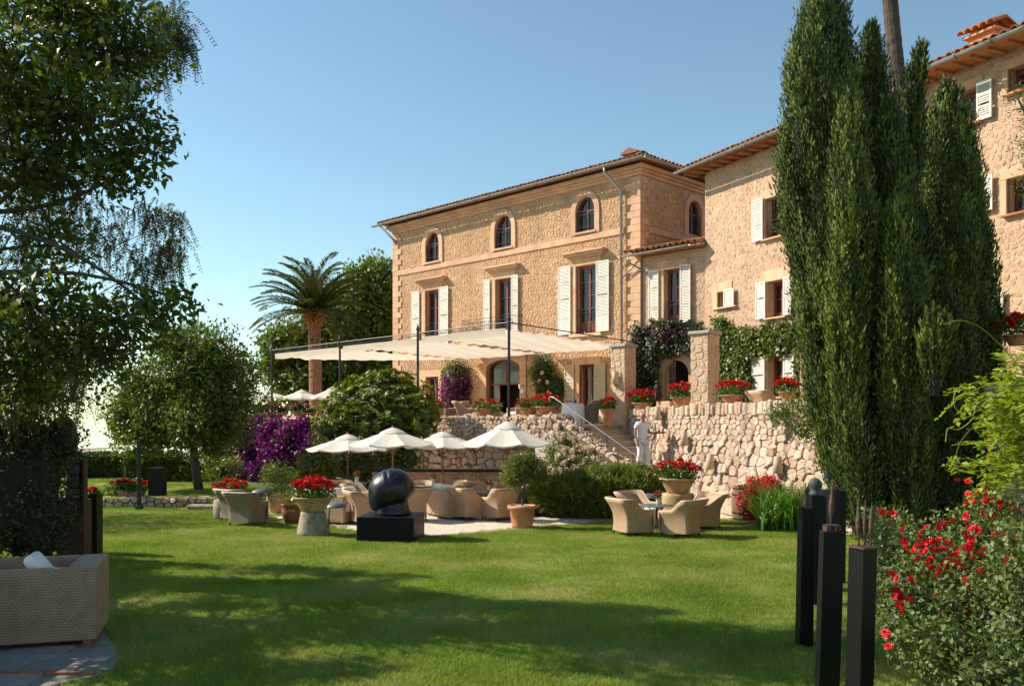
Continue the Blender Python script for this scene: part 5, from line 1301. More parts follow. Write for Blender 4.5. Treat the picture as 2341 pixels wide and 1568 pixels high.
# dome garden lamps
def dome_lamp(x, Y, ztop, label, dx=0.0):
    t = thing('dome_lamp', label, 'lamp', Vector(((x-1170.5)/2050*Y, Y, 0)), 0, 'dome shaded garden lamps')
    m = MB(); m.lathe([(.26,0),(.255,.02),(.2,.075),(.1,.115),(0,.125),], (dx,0,ztop-.12), 24); m.build('lamp_shade', MAT['lamp_grey'], t, smooth=True)
    m = MB(); m.tube([(0,0,0),(0,0,ztop-.3),(dx*.2,0,ztop-.1),(dx,0,ztop-.06)], .015, 6); m.build('stem', MAT['iron'], t, smooth=True)
    MB().lathe([(.0,0),(.045,.01),(.045,.05)], (dx,0,ztop-.14), 10).build('bulb_holder', MAT['ceramic'], t)
dome_lamp(752,20.4,.68,'dome lamp leaning out beside the largest geranium bowl',.16); dome_lamp(1484,22.3,.72,'dome lamp in front of the rosemary hedge, behind the lawn chairs'); dome_lamp(596,24.2,.70,'dome lamp beside the bowl on the millstone')

# barrels
def barrel(loc, label, R_=.3, h=.8, mat='barrel'):
    t = thing('wine_barrel', label, 'barrel', loc, 0, 'old wooden barrels')
    for k in range(16):
        a0, a1 = 6.283185*(k+.03)/16, 6.283185*(k+.97)/16; m = MB(); vs = []
        for i in range(7):
            f = i/6; r_ = R_*(.84+.16*math.sin(math.pi*f))
            for a in (a0, a1): vs.append((r_*math.cos(a), r_*math.sin(a), h*f))
        m.add(vs, [(2*i, 2*i+1, 2*i+3, 2*i+2) for i in range(6)]); m.build('stave', MAT[mat], t)
    for f in (.06,.24,.76,.94):
        r_ = R_*(.84+.16*math.sin(math.pi*f))+.006; MB().lathe([(r_,-.02),(r_+.004,0),(r_,.02)], (0,0,h*f), 24).build('hoop', MAT['iron'], t)
    MB().lathe([(R_*.82,h-.03),(0,h-.03)], n=20).build('lid', MAT['barrel'], t)
    return t
barrel(Vector(((795-1170.5)/2050*26.3,26.3,0)), 'wine barrel with dark top beside the leftmost patio parasol', .31, .82); barrel(Vector(((1703-1170.5)/2050*22.6,22.6,.02)), 'weathered barrel spilling red flowers at the foot of the boulder wall', .34, .86)
tag(MB().lathe([(.34,0),(.36,.02),(.34,.05)], n=24).build('round_tray', MAT['iron'], loc=Vector(((795-1170.5)/2050*26.3,26.3,.83)), smooth=True), 'dark round tray lying on the wine barrel', 'tray')

# bronze statuette on a stone block, on the wall
p = on_wall(1522); tag(MB().rbox(-.22,.3,-.2,.2,0,.22,.01).build('stone_block', MAT['ashlar'], loc=p-Vector((0,0,.02)), rotz=TH, bevel=.015), 'pale stone block on the wall under the bronze statuette', 'block')
t = thing('bronze_statuette', 'slim dark bronze statuette of a standing figure in a hat', 'sculpture', P(1502,903,p.y-.05)*1+Vector((0,0,0)), 0); t.location.z = p.z+.2
m = MB(); m.tube([(-.05,0,0),(-.045,0,.16),(-.03,0,.3),(0,0,.34)], [.022,.024,.032,.04], 8); m.tube([(.05,0,0),(.04,0,.16),(.02,0,.3)], [.022,.024,.032], 8); m.tube([(0,0,.28),(0,0,.4),(0,0,.5),(0,0,.54),(0,0,.6)], [.05,.045,.062,.028,.035], 8); m.tube([(.06,0,.5),(.10,-.03,.4),(.05,-.05,.32)], .016, 6); m.tube([(-.06,0,.5),(-.09,-.02,.4),(-.08,-.03,.3)], .016, 6)
m.lathe([(.10,0),(.05,.015),(.04,.05),(0,.06)], (0,0,.6), 12); m.build('figure', MAT['bronze_brown'], t, smooth=True)
# enamel plaque and lantern on the house wall
t = thing('wall_plaque', 'small blue and white tile plaque on the wall right of the arched door', 'plaque', CORNER+FD*-6.2-FN*.07+Vector((0,0,3.83)), TH)
MB().box(-.1,.1,-.02,0,.13,.30).build('tile', MAT['white_tile'], t); MB().box(-.08,.08,-.024,-.0201,.15,.28).build('blue_field', MAT['blue_tile'], t); MB().box(-.09,.09,-.02,0,-.12,.06).build('tile', MAT['white_tile'], t)
t = thing('house_lantern', 'dark metal lantern hanging among the purple climber', 'lantern', CORNER+FD*-10.5-FN*.45+Vector((0,0,4.75)), TH)
MB().lathe([(.08,-.2),(.14,.1)], n=6).build('glass', MAT['ceramic'], t); MB().lathe([(.17,.1),(.06,.2),(0,.24)], n=6).build('lantern_roof', MAT['iron'], t); MB().box(-.01,.01,0,.42,.2,.22).build('bracket', MAT['iron'], t)

# ================================================================ waiter on the stairs
def skin_obj(name, V, E, Rr, mat, parent, sub=1, root=0):
    me = bpy.data.meshes.new(name); me.from_pydata(V, E, []); o = bpy.data.objects.new(name, me); COL.objects.link(o); o.parent = parent
    md = o.modifiers.new('skin', 'SKIN'); md.use_smooth_shade = True
    if not me.skin_vertices: 
        bpy.context.view_layer.objects.active = o
    for i, v in enumerate(me.skin_vertices[0].data):
        r_ = Rr[i]; v.radius = r_ if isinstance(r_, tuple) else (r_, r_); v.use_root = (i == root)
    s = o.modifiers.new('sub', 'SUBSURF'); s.levels = sub; s.render_levels = sub
    me.materials.append(MAT[mat]); return o
wp = AT + FD*1.93 + FN*1.52; wz = FLOOR-RIS*8
wt = thing('person', 'bald man in white shirt and white trousers carrying a tray down the stairs', 'person', Vector((wp.x, wp.y, wz)), rad(28))
V = [(0,0,.88),(0,0,1.0),(0,-.01,1.15),(0,0,1.32),(0,-.01,1.40),(0,-.03,1.47),(0,-.045,1.55),(0,-.035,1.64),   # 0-7 trunk, neck, head
     (-.17,0,1.33),(-.22,.04,1.10),(-.20,-.02,.88),(-.20,-.04,.81),                                            # 8-11 his right arm hanging
     (.17,0,1.33),(.23,.0,1.09),(.27,-.22,1.06),(.29,-.30,1.065),                                              # 12-15 left arm bent forward with tray
     (-.09,.0,.84),(-.09,-.06,.50),(-.09,.06,.12),(-.09,.04,.05),(-.09,-.10,.03),                               # 16-20 right leg
     (.09,.0,.84),(.09,-.14,.44),(.09,-.12,-.03),(.09,-.14,-.11),(.09,-.28,-.13)]                               # 21-25 left leg, a step lower
E = [(0,1),(1,2),(2,3),(3,4),(4,5),(5,6),(6,7),(3,8),(8,9),(9,10),(10,11),(3,12),(12,13),(13,14),(14,15),(0,16),(16,17),(17,18),(18,19),(19,20),(0,21),(21,22),(22,23),(23,24),(24,25)]
Rr = [(.15,.11),(.14,.10),(.16,.11),(.13,.09),.052,.058,(.078,.092),(.065,.075),.055,.042,.032,.035,.055,.042,.032,.034,.085,.06,.042,.035,.03,.085,.06,.042,.035,.03]
def hand(base, d, palm_n, Vl, El, Rl, frm):
    base = Vector(base); d = Vector(d).normalized(); nrm = Vector(palm_n).normalized(); s = d.cross(nrm)
    for k, (off, L_) in enumerate([(-.03,.07),(-.01,.085),(.01,.08),(.03,.06)]):
        i0 = len(Vl); p0 = base+s*off*.8; p1 = p0+d*L_*.55+s*off*.2; p2 = p1+(d*.8+nrm*.5)*L_*.5
        Vl += [tuple(p0), tuple(p1), tuple(p2)]; El += [(frm,i0),(i0,i0+1),(i0+1,i0+2)]; Rl += [.010,.009,.008]
    i0 = len(Vl); p0 = base-d*.03-s*.035; p1 = p0+d*.05-s*.02; Vl += [tuple(p0), tuple(p1)]; El += [(frm,i0),(i0,i0+1)]; Rl += [.011,.009]
hand((-.20,-.045,.76), (0,-.05,-1), (1,0,0), V, E, Rr, 11); hand((.295,-.35,1.062), (.05,-1,0), (0,0,1), V, E, Rr, 15)
i0 = len(V); V += [(0,-.145,1.555),(.085,-.03,1.555),(-.085,-.03,1.555)]; E += [(6,i0),(6,i0+1),(6,i0+2)]; Rr += [.014,.016,.016]
skin_obj('body', V, E, Rr, 'skin', wt, 1)
m = MB()
for sx in (-1,1): m.lathe([(0,-.008),(.009,0),(0,.008)], (sx*.032,-.135,1.585), 6)
m.box(-.025,.025,-.131,-.124,1.505,1.512); m.build('eyes_and_mouth', MAT['shoe'], wt)
skin_obj('shirt', [(0,0,.80),(0,-.005,1.06),(0,-.01,1.2),(0,0,1.32),(0,0,1.385),(-.16,0,1.335),(-.215,.03,1.17),(.16,0,1.335),(.222,.01,1.16)], [(0,1),(1,2),(2,3),(3,4),(3,5),(5,6),(3,7),(7,8)], [(.175,.135),(.172,.13),(.18,.13),(.145,.105),.07,.075,.072,.075,.072], 'white_cloth', wt)
skin_obj('trousers', [(0,0,.90),(-.09,0,.82),(-.09,-.06,.50),(-.09,.05,.2),(.09,0,.82),(.09,-.14,.44),(.09,-.125,.1)], [(0,1),(1,2),(2,3),(0,4),(4,5),(5,6)], [(.175,.135),.115,.098,.088,.115,.098,.088], 'white_cloth', wt)
wt.scale = (1.06,1.06,1.06)
for (x, y, z) in [(-.09,-.03,.0),(.09,-.19,-.165)]:
    m = MB(); m.box(x-.045,x+.045,y-.13,y+.11,z,z+.035); m.box(x-.042,x+.042,y-.05,y+.1,z+.035,z+.09); m.build('shoe', MAT['shoe'], wt, bevel=.02, seg=2)
tp = Matrix.Translation(wt.location) @ Matrix.Rotation(rad(28),4,'Z') @ (Vector((.30,-.42,1.085))*1.06)
t = thing('serving_tray', 'round brown tray with glasses held by the waiter', 'tray', tp, 0)
MB().lathe([(.19,0),(.21,.02),(.18,.02),(.165,.006)], n=24).build('tray', MAT['teak'], t, smooth=True)
for dx, dy in ((-.05,.03),(.06,-.02),(.0,.08)): MB().lathe([(.025,.008),(.03,.10),(.028,.10),(.022,.012)], (dx,dy,0), 10).build('glass', MAT['ceramic'], t, smooth=True)
# ================================================================ plants
def B(x, y, Y, rx, ry, dm): s = Y/2050; p = P(x, y, Y); return (p.x, p.y, p.z, rx*s, dm, ry*s)
def loc_blobs(blobs, base): return [(b[0]-base.x, b[1]-base.y, b[2]-base.z, b[3], b[4], b[5]) for b in blobs]
def core(blobs, k, mat, parent, seed=0):  # dark solid filler, added to stop light and sight passing through leaves
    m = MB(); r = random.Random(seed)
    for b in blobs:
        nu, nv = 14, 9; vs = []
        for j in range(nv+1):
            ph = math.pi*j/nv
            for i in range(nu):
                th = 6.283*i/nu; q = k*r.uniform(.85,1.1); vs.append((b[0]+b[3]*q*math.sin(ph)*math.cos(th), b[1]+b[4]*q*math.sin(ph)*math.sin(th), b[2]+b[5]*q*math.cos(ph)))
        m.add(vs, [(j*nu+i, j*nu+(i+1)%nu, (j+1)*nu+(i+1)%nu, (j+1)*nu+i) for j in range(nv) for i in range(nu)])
    return m.build('dark_filler', MAT[mat], parent)
def limbs(m, start, targets, r0, r1, seed, sag=.1, n=5, sides=6):
    r = random.Random(seed); start = Vector(start)
    for t in targets:
        t = Vector(t); d = t-start; L_ = d.length; pts = []
        side = Vector((r.uniform(-1,1), r.uniform(-1,1), r.uniform(-.3,1)))*L_*.10
        for k in range(n+1):
            f = k/n; pts.append(start+d*f+side*math.sin(math.pi*f)+Vector((0,0,-sag*L_*f*(1-f))))
        m.tube(pts, [r0+(r1-r0)*(k/n)**.7 for k in range(n+1)], sides)
def tree(name, label, base, blobs, trunk, clumps, per, cr, L, W, leaf, seed, nlimb=18, r0=.12, cat='tree', group=None, bark='bark', inner=None, droop=.2, lo=.5, lump=.3, up=.35, twigs=40, fold=.18, curl=.1, out=.6):
    base = Vector(base); t = thing(name, label, cat, base, 0, group); lb = loc_blobs(blobs, base)
    o, c = foliage('crown', lb, clumps, per, cr, L, W, leaf, t, seed, droop, lo, lump, up, out, fold, curl)
    m = MB(); tp = [Vector(p)-base for p in trunk]; n = len(tp); rr = [r0*(1.25-.6*k/(n-1)) for k in range(n)]
    m.tube(tp, rr, 9)
    for i, b in enumerate(lb): limbs(m, tp[-1] if i % 2 else tp[max(0,n-2)], [(b[0],b[1],b[2])], r0*.32, r0*.10, seed+i, n=8)
    r = random.Random(seed+5); idx = [r.randrange(len(c)) for _ in range(nlimb+twigs)]
    for i in idx:
        q = Vector(c[i]); b = min(lb, key=lambda b: (Vector(b[:3])-q).length); limbs(m, Vector(b[:3])*.9+tp[-1]*.1, [q], r0*.14, r0*.03, seed+i, .05, 4, 4)
    m.build('trunk', MAT[bark], t, smooth=True)
    if inner: core(lb, inner[0], inner[1], t)
    return t
# --- the broadleaf tree overhanging from the left
tb = [B(60,120,12.0,210,150,1.3),B(250,110,12.2,110,80,.8),B(200,250,11.8,150,90,1.0),B(330,330,12.0,60,60,.5),B(80,350,12.3,150,110,1.2),B(270,400,12.1,60,40,.5),
      B(120,560,12.4,60,60,.6),B(100,720,12.0,180,95,1.1),B(300,735,11.8,90,50,.5),B(360,720,11.7,50,40,.35),B(430,690,11.7,26,36,.2),B(60,860,12.2,150,60,.9),B(230,820,12.0,70,30,.5),B(340,100,12.2,40,60,.4),
      B(-150,200,12.6,130,130,1.0),B(160,-10,12.2,190,70,1.0),(-8.9,11.0,3.3,1.2,.8,.9),(-8.0,11.6,2.4,.9,.7,.7),(-7.4,11.0,3.2,.7,.6,.6)]  # last three clumps are added out of view to shade the near sofa
bt = tree('broadleaf_tree', 'dark broadleaf tree overhanging the lawn from the left edge', (-9.6,12.6,0), tb, [(-9.6,12.6,0),(-9.5,12.6,1.4),(-9.2,12.5,2.9),(-8.6,12.4,4.3),(-8.2,12.3,5.4)], 2500, 9, .12, .13, .068, 'leaf_near', 101, nlimb=30, r0=.17, lo=.3, lump=.55, twigs=150)
# unseen leaf clumps added to this tree, placed for the dapples on the lawn
SHADE = [G(*p) for p in [(215,1262),(430,1272),(640,1298),(900,1315),(1200,1345),(1500,1378),(1680,1400),(1930,1470),(1960,1600),(1600,1640),(900,1640),(250,1600),(215,1400)]]
rs_ = random.Random(29); sb_ = []
while len(sb_) < 85:
    X_, Y_ = rs_.uniform(-8.2,4.5), rs_.uniform(7.6,17)
    if not inpoly(X_, Y_, SHADE): continue
    if X_ > -1.0 and rs_.random() < .75: continue
    if math.sin(X_*.9+Y_*2.6)*math.sin(Y_*1.7-X_*.5) > .15: continue
    hh = max(2.8, (X_+.60*Y_)/1.096)+rs_.uniform(.2,2.2); r_ = rs_.uniform(.22,.44)
    sb_.append((X_-1.287*hh+9.6, Y_+.318*hh-12.6, hh, r_*1.25, r_*.8, r_*.6))
foliage('shade_clumps', sb_, 85*24, 10, .09, .13, .072, 'leaf_near', bt, 107, lo=.15, lump=.3)
m = MB()  # limbs leading to the added shade clumps
for i, q in enumerate(sb_):
    if i % 3 == 0: limbs(m, (1.2,-.3,min(5.2,max(2.6,q[2]-1.5))), [q[:3]], .045, .008, 700+i, .05, 6, 5)
m.build('shade_boughs', MAT['bark'], bt, smooth=True)
# --- pepper tree with hanging feathery sprays
def pepper(name, label, base, regions, seed, mat='leaf_pepper'):
    r = np.random.default_rng(seed); base = Vector(base); t = thing(name, label, 'tree', base); Vs = []; As = []; m = MB()
    for (x, y, Y, rx, ry, dm, n, tone) in regions:  # tone makes lower sprays yellower and lighter, sunlight put into the colour
        b = B(x, y, Y, rx, ry, dm); c = Vector(b[:3])-base
        for k in range(n):
            d = r.normal(0, .5, 3); s = np.array([c.x, c.y, c.z])+d*np.array([b[3],b[4],b[5]])*.9
            Lg = .25+.45*r.random(); drift = r.normal(0,.22,2); N = int(Lg/.017); q = np.linspace(0,1,N)
            p = np.c_[s[0]+drift[0]*Lg*q*1.3, s[1]+drift[1]*Lg*q*1.3, s[2]+.12*Lg*np.sin(q*2.2)-Lg*q**1.3]
            az = r.random()*6.283; sd = np.where(np.arange(N)%2 == 0, 1, -1); dirv = np.c_[math.cos(az)*sd, math.sin(az)*sd, np.full(N,-.75)]+r.normal(0,.15,(N,3))
            Vs.append(leaf_arrays(p, dirv, .075*(1-.4*q), .019, r, .05, nrm=r.normal(0,1,(N,3)))); As.append(np.clip(tone+r.normal(0,.2)+r.normal(0,.1,N),0,1))
            if k % 3 == 0: m.tube([tuple(p[0]), tuple(p[N//2]), tuple(p[-1])], [.004,.003,.0015], 4)
        limbs(m, (0,0,3.4) if c.z > .5 else (0,0,1.6), [c*.98], .022, .005, int(x)+seed, .05, 6, 5)
    leaves_obj('crown', np.concatenate(Vs), MAT[mat], t, np.concatenate(As)); m.tube([(0,0,0),(.1,0,1.6),(.2,-.1,3.4)], [.2,.17,.12], 8); m.build('trunk', MAT['bark'], t, smooth=True)
    return t
pepper('pepper_tree', 'feathery pepper tree with hanging sprays at the left edge', (-9.0,14.2,0), [(385,40,13.4,50,60,.4,110,.15),(420,90,13.4,30,50,.3,50,.15),(330,130,13.4,70,80,.5,70,.25),(390,560,13.4,40,70,.4,80,.55),(330,600,13.4,60,70,.4,70,.6),(340,480,13.4,40,40,.3,40,.6),(400,490,13.4,30,30,.3,30,.6),
       (120,420,13.6,140,90,.6,170,.45),(60,520,13.6,100,120,.6,120,.4),(220,520,13.6,90,70,.5,110,.5),(60,300,13.6,80,80,.6,60,.3),(60,720,14,100,90,.8,230,.7),(130,850,14,90,80,.8,260,.8),(40,890,14,80,70,.8,220,.75),(180,780,14,70,60,.6,120,.7)], 111)
# --- dense dark hedge mass below it
hb = [B(40,1120,14.2,110,170,.8),B(95,1190,14.2,50,100,.6),B(60,1010,14.4,80,60,.6),B(-80,1100,14.6,120,190,1.0),B(145,1000,14.6,35,60,.4)]
hbase = Vector((-8.0,14.3,0)); t = thing('dark_hedge', 'very dark ivy clad hedge in shade at the left edge', 'hedge', hbase)
lb = loc_blobs(hb, hbase); foliage('foliage', lb, 1500, 9, .09, .07, .045, 'leaf_dark', t, 121, lo=.75); core(lb, .82, 'shade_core', t)
# --- trees outside the frame whose shade falls on the lawn
tree('garden_tree', 'tall garden tree beyond the left edge of the picture', (-17.5,23,0), [(-17.5,23,4.6,2.6,2.2,2.2),(-15.8,22.4,3.4,1.6,1.5,1.2),(-18,24.5,6,2.2,2,1.8)], [(-17.5,23,0),(-17.4,23,1.5),(-17.5,23,3.5)], 900, 12, .16, .14, .06, 'leaf_mid', 131, lo=.3, twigs=20)
# --- round tree on the raised lawn
mb_ = [B(425,860,29,120,70,1.7),B(350,930,29,85,60,1.5),B(500,920,29,95,75,1.6),B(430,960,28.6,130,60,1.8),B(330,1000,28.6,60,40,1.2),B(480,1000,28.8,80,45,1.3),B(470,800,29.2,85,55,1.3),B(540,850,29.2,45,50,1.0),B(535,925,29,45,35,.9),B(400,790,29.2,50,40,1.0),B(290,960,28.8,40,50,1),B(310,880,28.8,45,40,.9)]
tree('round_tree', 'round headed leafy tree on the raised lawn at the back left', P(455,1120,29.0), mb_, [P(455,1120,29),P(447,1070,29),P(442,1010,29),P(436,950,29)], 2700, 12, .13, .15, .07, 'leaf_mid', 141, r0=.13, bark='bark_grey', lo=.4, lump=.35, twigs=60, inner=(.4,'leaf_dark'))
# --- large tree behind the house
pb = [B(840,690,58,75,85,2.5),B(880,650,59,60,50,2),B(780,740,57,90,70,2.5),B(700,800,57,80,60,2.4),B(640,790,56,45,40,1.6),B(820,830,57,110,70,2.5),B(690,870,56,70,40,2),B(630,850,56,35,28,1.2),B(880,780,58,50,110,2),B(760,900,57,120,50,2.2)]
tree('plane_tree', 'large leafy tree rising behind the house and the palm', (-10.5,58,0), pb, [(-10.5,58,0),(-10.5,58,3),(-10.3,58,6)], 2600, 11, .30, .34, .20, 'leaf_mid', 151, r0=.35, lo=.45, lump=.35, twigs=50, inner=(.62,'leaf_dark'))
# --- date palm
def frond_mesh(el, L_, seed):
    r = np.random.default_rng(seed); N = 48; q = np.linspace(0,1,N); ang = rad(el)-rad(42+.30*el)*q**1.6
    dx = np.cos(ang)*L_/N; dz = np.sin(ang)*L_/N; p = np.c_[np.cumsum(dx), np.zeros(N), np.cumsum(dz)]; tg = np.c_[np.cos(ang), np.zeros(N), np.sin(ang)]
    Vs = []
    for s in (-1,1):
        for rep in range(2):
            k = np.arange(5, N); pp = p[k]+tg[k]*(rep*.5*L_/N); w = np.sin(np.pi*(.1+.86*q[k]))**.6
            d = tg[k]*.75+np.c_[np.zeros(len(k)), np.full(len(k),s*.85), np.full(len(k),.28)]+r.normal(0,.09,(len(k),3))
            Vs.append(leaf_arrays(pp, d, .56*w, .06, r, .12, .12, nrm=np.tile([0,0,1.],(len(k),1))))
    V = np.concatenate(Vs); n = len(V); F = np.arange(n*4).reshape(n,4); o = npmesh('frond', V.reshape(-1,3), F, MAT['leaf_palm'], A=r.random(n))
    m = MB(); m.tube([tuple(x) for x in p[::3]]+[tuple(p[-1])], [.045*(1-.9*k/12) for k in range(len(p[::3])+1)], 5)
    me = bpy.data.meshes.new('rachis'); bm = bmesh.new(); bm.from_mesh(o.data); o2 = bpy.data.meshes.new('t'); o2.from_pydata(m.V, [], m.F)
    bm.from_mesh(o2); bm.to_mesh(o.data); bm.free(); COL.objects.unlink(o); return o
FR = {el: [frond_mesh(el, 3.7, 400+el+k) for k in range(2)] for el in (85,65,45,22,0,-25)}
def palm(name, label, base, path, r0, nf, scale, seed, boots=True, vis=True):
    base = Vector(base); t = thing(name, label, 'palm tree', base); r = random.Random(seed)
    pts = [Vector(p)-base for p in path]; m = MB(); pp = []; rr = []
    for i in range(len(pts)-1):
        d = (pts[i+1]-pts[i]); n = max(2, int(d.length/.11))
        for k in range(n): pp.append(pts[i]+d*k/n); rr.append(r0*(1.0+.045*(k % 2))*r.uniform(.98,1.03))
    pp.append(pts[-1]); rr.append(r0); m.tube(pp, rr, 14); m.build('trunk', MAT['palm_bark' if boots else 'palm_bark_dark'], t, smooth=False)
    top = pts[-1]
    if boots:
        m = MB()
        for k in range(70):
            a = k*2.4; h = -.55+.9*k/70; d = Vector((math.cos(a), math.sin(a), .75)); p0 = top+Vector((math.cos(a)*r0*.75, math.sin(a)*r0*.75, h)); m.tube([p0, p0+d*.28], [.085,.05], 5)
        m.build('leaf_bases', MAT['palm_boot'], t)
    els = [85]*int(nf*.10)+[65]*int(nf*.22)+[45]*int(nf*.22)+[22]*int(nf*.2)+[0]*int(nf*.18)+[-25]*int(nf*.08)
    for k, el in enumerate(els): inst(FR[el][k%2], t, top+Vector((0,0,.25)), (r.uniform(-.15,.15), r.uniform(-.08,.08), k*2.399+r.uniform(-.2,.2)), scale*r.uniform(.88,1.08))
    return t
bp = Vector((P(722,945,50).x, 50, FLOOR-.4)); palm('date_palm', 'stout date palm with arching fronds behind the canopy', bp, [bp, P(721,850,50), P(718,725,50)], .35, 62, 1.03, 5)
bp2 = Vector((P(2070,700,20).x, 20, FLOOR-.4)); palm('tall_palm', 'slender leaning palm trunk rising out of the top of the picture behind the cypress', bp2, [bp2, P(2072,500,20), P(2055,200,20), P(2040,60,20), P(2030,-50,20), P(2028,-230,20)], .16, 34, .75, 8, False)
# --- glossy shrub with rosettes in front of the terrace
def rosettes(parent, blobs, n, per, L, W, mat, seed, lo=.8, lump=.3):
    r = np.random.default_rng(seed); c, nn = blob_points(blobs, n, r, lo, lump); m = len(c); ax = unit(nn*.9+np.array([0,0,.8])+r.normal(0,.3,(m,3)))
    axr = np.repeat(ax, per, axis=0); rr = r.normal(0,1,(m*per,3)); rad_ = unit(rr-axr*np.sum(rr*axr,axis=1,keepdims=True))
    d = rad_+axr*(.25+.7*r.random((m*per,1))); pos = np.repeat(c, per, axis=0)
    V = leaf_arrays(pos, d, L*(.7+.5*r.random(m*per)), W, r, .15, .18, nrm=axr); return leaves_obj('foliage', V, MAT[mat], parent, np.repeat(r.random(m),per)*.5+r.random(m*per)*.5)
sb = [B(880,890,30.6,75,38,.8),B(840,920,30.4,85,40,.9),B(910,925,30.2,75,45,.9),B(780,955,30.2,55,38,.8),B(860,965,29.8,95,45,.9),B(950,955,30.2,50,36,.8),B(885,870,30.8,45,22,.5),B(760,985,29.8,40,25,.6),B(935,990,29.8,45,25,.5)]
base = Vector((P(870,1000,30.4).x, 30.4, 0)); t = thing('glossy_shrub', 'large glossy shrub with bright rosettes of leaves in front of the terrace wall', 'shrub', base); lb = loc_blobs(sb, base)
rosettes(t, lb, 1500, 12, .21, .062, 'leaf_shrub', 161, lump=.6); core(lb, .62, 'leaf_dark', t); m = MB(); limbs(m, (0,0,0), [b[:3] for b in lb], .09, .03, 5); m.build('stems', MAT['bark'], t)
# --- bougainvilleas
def climber(name, label, base, blobs, n, per, mat_a, mat_b, frac, seed, L=.12, cat='climber', bmat=None, corek=.8):
    base = Vector(base); t = thing(name, label, cat, base); lb = loc_blobs(blobs, base)
    foliage('leaves', lb, int(n*(1-frac)), per, .10, L, L*.6, mat_b, t, seed, lo=.75, up=.2); foliage('flowers', bmat and loc_blobs(bmat, base) or lb, int(n*frac), per, .10, L*.9, L*.75, mat_a, t, seed+1, lo=.9, up=.2); core(lb, corek, 'shade_core', t)
    return t
climber('bougainvillea', 'cascade of deep purple bougainvillea over the terrace wall at the left', P(620,1100,40), [B(590,1000,39.9,55,40,.7),B(562,1035,40.6,34,60,.7),B(600,1060,39.6,50,48,.7),B(625,1085,38.9,50,32,.6),B(640,1000,38.9,50,38,.7),B(690,1005,37.4,50,42,.7),B(655,1050,38.3,55,50,.7),B(725,1030,36.6,38,40,.6),B(548,1085,40.6,22,32,.5)], 2600, 12, 'bract', 'leaf_dark', .8, 171, .17)
def hloc(u, y, z): return CORNER+FD*u+FN*y+Vector((0,0,z))
def HB(u, y, z, ru, dz, dep): q = hloc(u, y, z); return (q.x, q.y, q.z, ru*.78+dep*.3, ru*.78+dep*.3, dz)
climber('wall_bougainvillea', 'magenta climber on the house wall left of the arched door', hloc(-10.3,-.3,FLOOR), [HB(-10.3,-.12,3.6,.85,.85,.1),HB(-10.2,-.12,4.2,.85,.5,.1),HB(-10.4,-.1,3.2,.8,.6,.1)], 620, 12, 'bract', 'leaf_mid', .8, 175, .11)
climber('wall_creeper', 'green creeper on the house wall above the magenta climber', hloc(-10.3,-.3,4.4), [HB(-10.2,-.08,4.95,.8,.32,.05),HB(-10.9,-.08,4.6,.4,.4,.05)], 260, 9, 'flower_pale', 'leaf_mid', .02, 177, .09, corek=.6)
t = climber('climbing_rose', 'green climbing rose with a few pale blooms right of the arched door', hloc(-4.8,-.3,FLOOR), [HB(-4.9,-.1,4.5,.7,.75,.08),HB(-4.6,-.1,3.6,.7,.7,.08),HB(-4.1,-.1,3.9,.4,.5,.08)], 480, 9, 'leaf_light', 'leaf_mid', .12, 179, .10)
for k in range(9):
    q = hloc(-4.7+U(-.8,.8), -.75, U(3.3,5.0))-Vector(t.location); inst(PALES[k%3], t, q, (1.2,0,U(0,6)), .08)
def WB(s, y, z, rs, dz, dep=.12): q = WL+WD*s+WN*y+Vector((0,0,z)); return (q.x, q.y, q.z, rs*.55+.1, rs*.85+.05, dz)
# ivy sheet on the wing wall: leaves over the wall plane, window left free
def wall_sheet(parent, org, ud, nd, area, n, per, L, mat, seed, thick=.22, excl=None, edge=.25):
    r = np.random.default_rng(seed); u = area[0]+(area[1]-area[0])*r.random(n*2); z = area[2]+(area[3]-area[2])*r.random(n*2)
    lim = area[3]-edge*(.5+.5*np.sin(u*2.3+1)*np.sin(u*5.1)); low = area[2]+edge*(.5+.5*np.sin(u*3.1)); k = (z < lim) & (z > low)
    if excl: 
        for a, b, c, d in excl: k &= ~((u > a+.1*np.sin(z*7)) & (u < b) & (z > c) & (z < d+.12*np.sin(u*9)))
    u, z = u[k][:n], z[k][:n]; m = len(u); dep = -thick*(.35+.65*(.5+.5*np.sin(u*3.3+z*2.1)*np.sin(z*4.2-u)))*(.6+.4*r.random(m))
    o = np.array(org); U_ = np.array(ud); N_ = np.array(nd); c = o+U_*u[:,None]+N_*dep[:,None]+np.array([0,0,1.])*z[:,None]
    pos = (c[:,None,:]+r.normal(0,.075,(m,per,3))).reshape(-1,3); d = -N_*.6+r.normal(0,.55,(m*per,3))+np.array([0,0,-.45])
    V = leaf_arrays(pos, d, L*(.6+.7*r.random(m*per)), L*.75, r, .15, .1, nrm=-N_*.9+r.normal(0,.45,(m*per,3))+np.array([0,0,.5]))
    return leaves_obj('leaves', V, MAT[mat], parent, np.repeat(r.random(m),per)*.5+r.random(m*per)*.5)
t = thing('ivy', 'dense green ivy covering the wing wall behind the pillars', 'ivy', WL+Vector((0,0,FLOOR)))
wall_sheet(t, (0,0,-FLOOR), WD, WN, (.45,5.2,2.5,5.75), 1500, 8, .12, 'leaf_ivy', 181, excl=[(2.5,4.6,3.1,4.68)]); m = MB(); m.box(0,0,0,0,0,0) if False else None
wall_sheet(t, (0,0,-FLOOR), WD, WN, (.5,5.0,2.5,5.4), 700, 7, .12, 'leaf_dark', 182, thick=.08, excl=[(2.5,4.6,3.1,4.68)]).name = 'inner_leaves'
wall_sheet(t, (0,0,-FLOOR), WD, WN, (.35,1.3,5.4,6.3), 110, 7, .11, 'leaf_mid', 183, edge=.5).name = 'top_leaves'
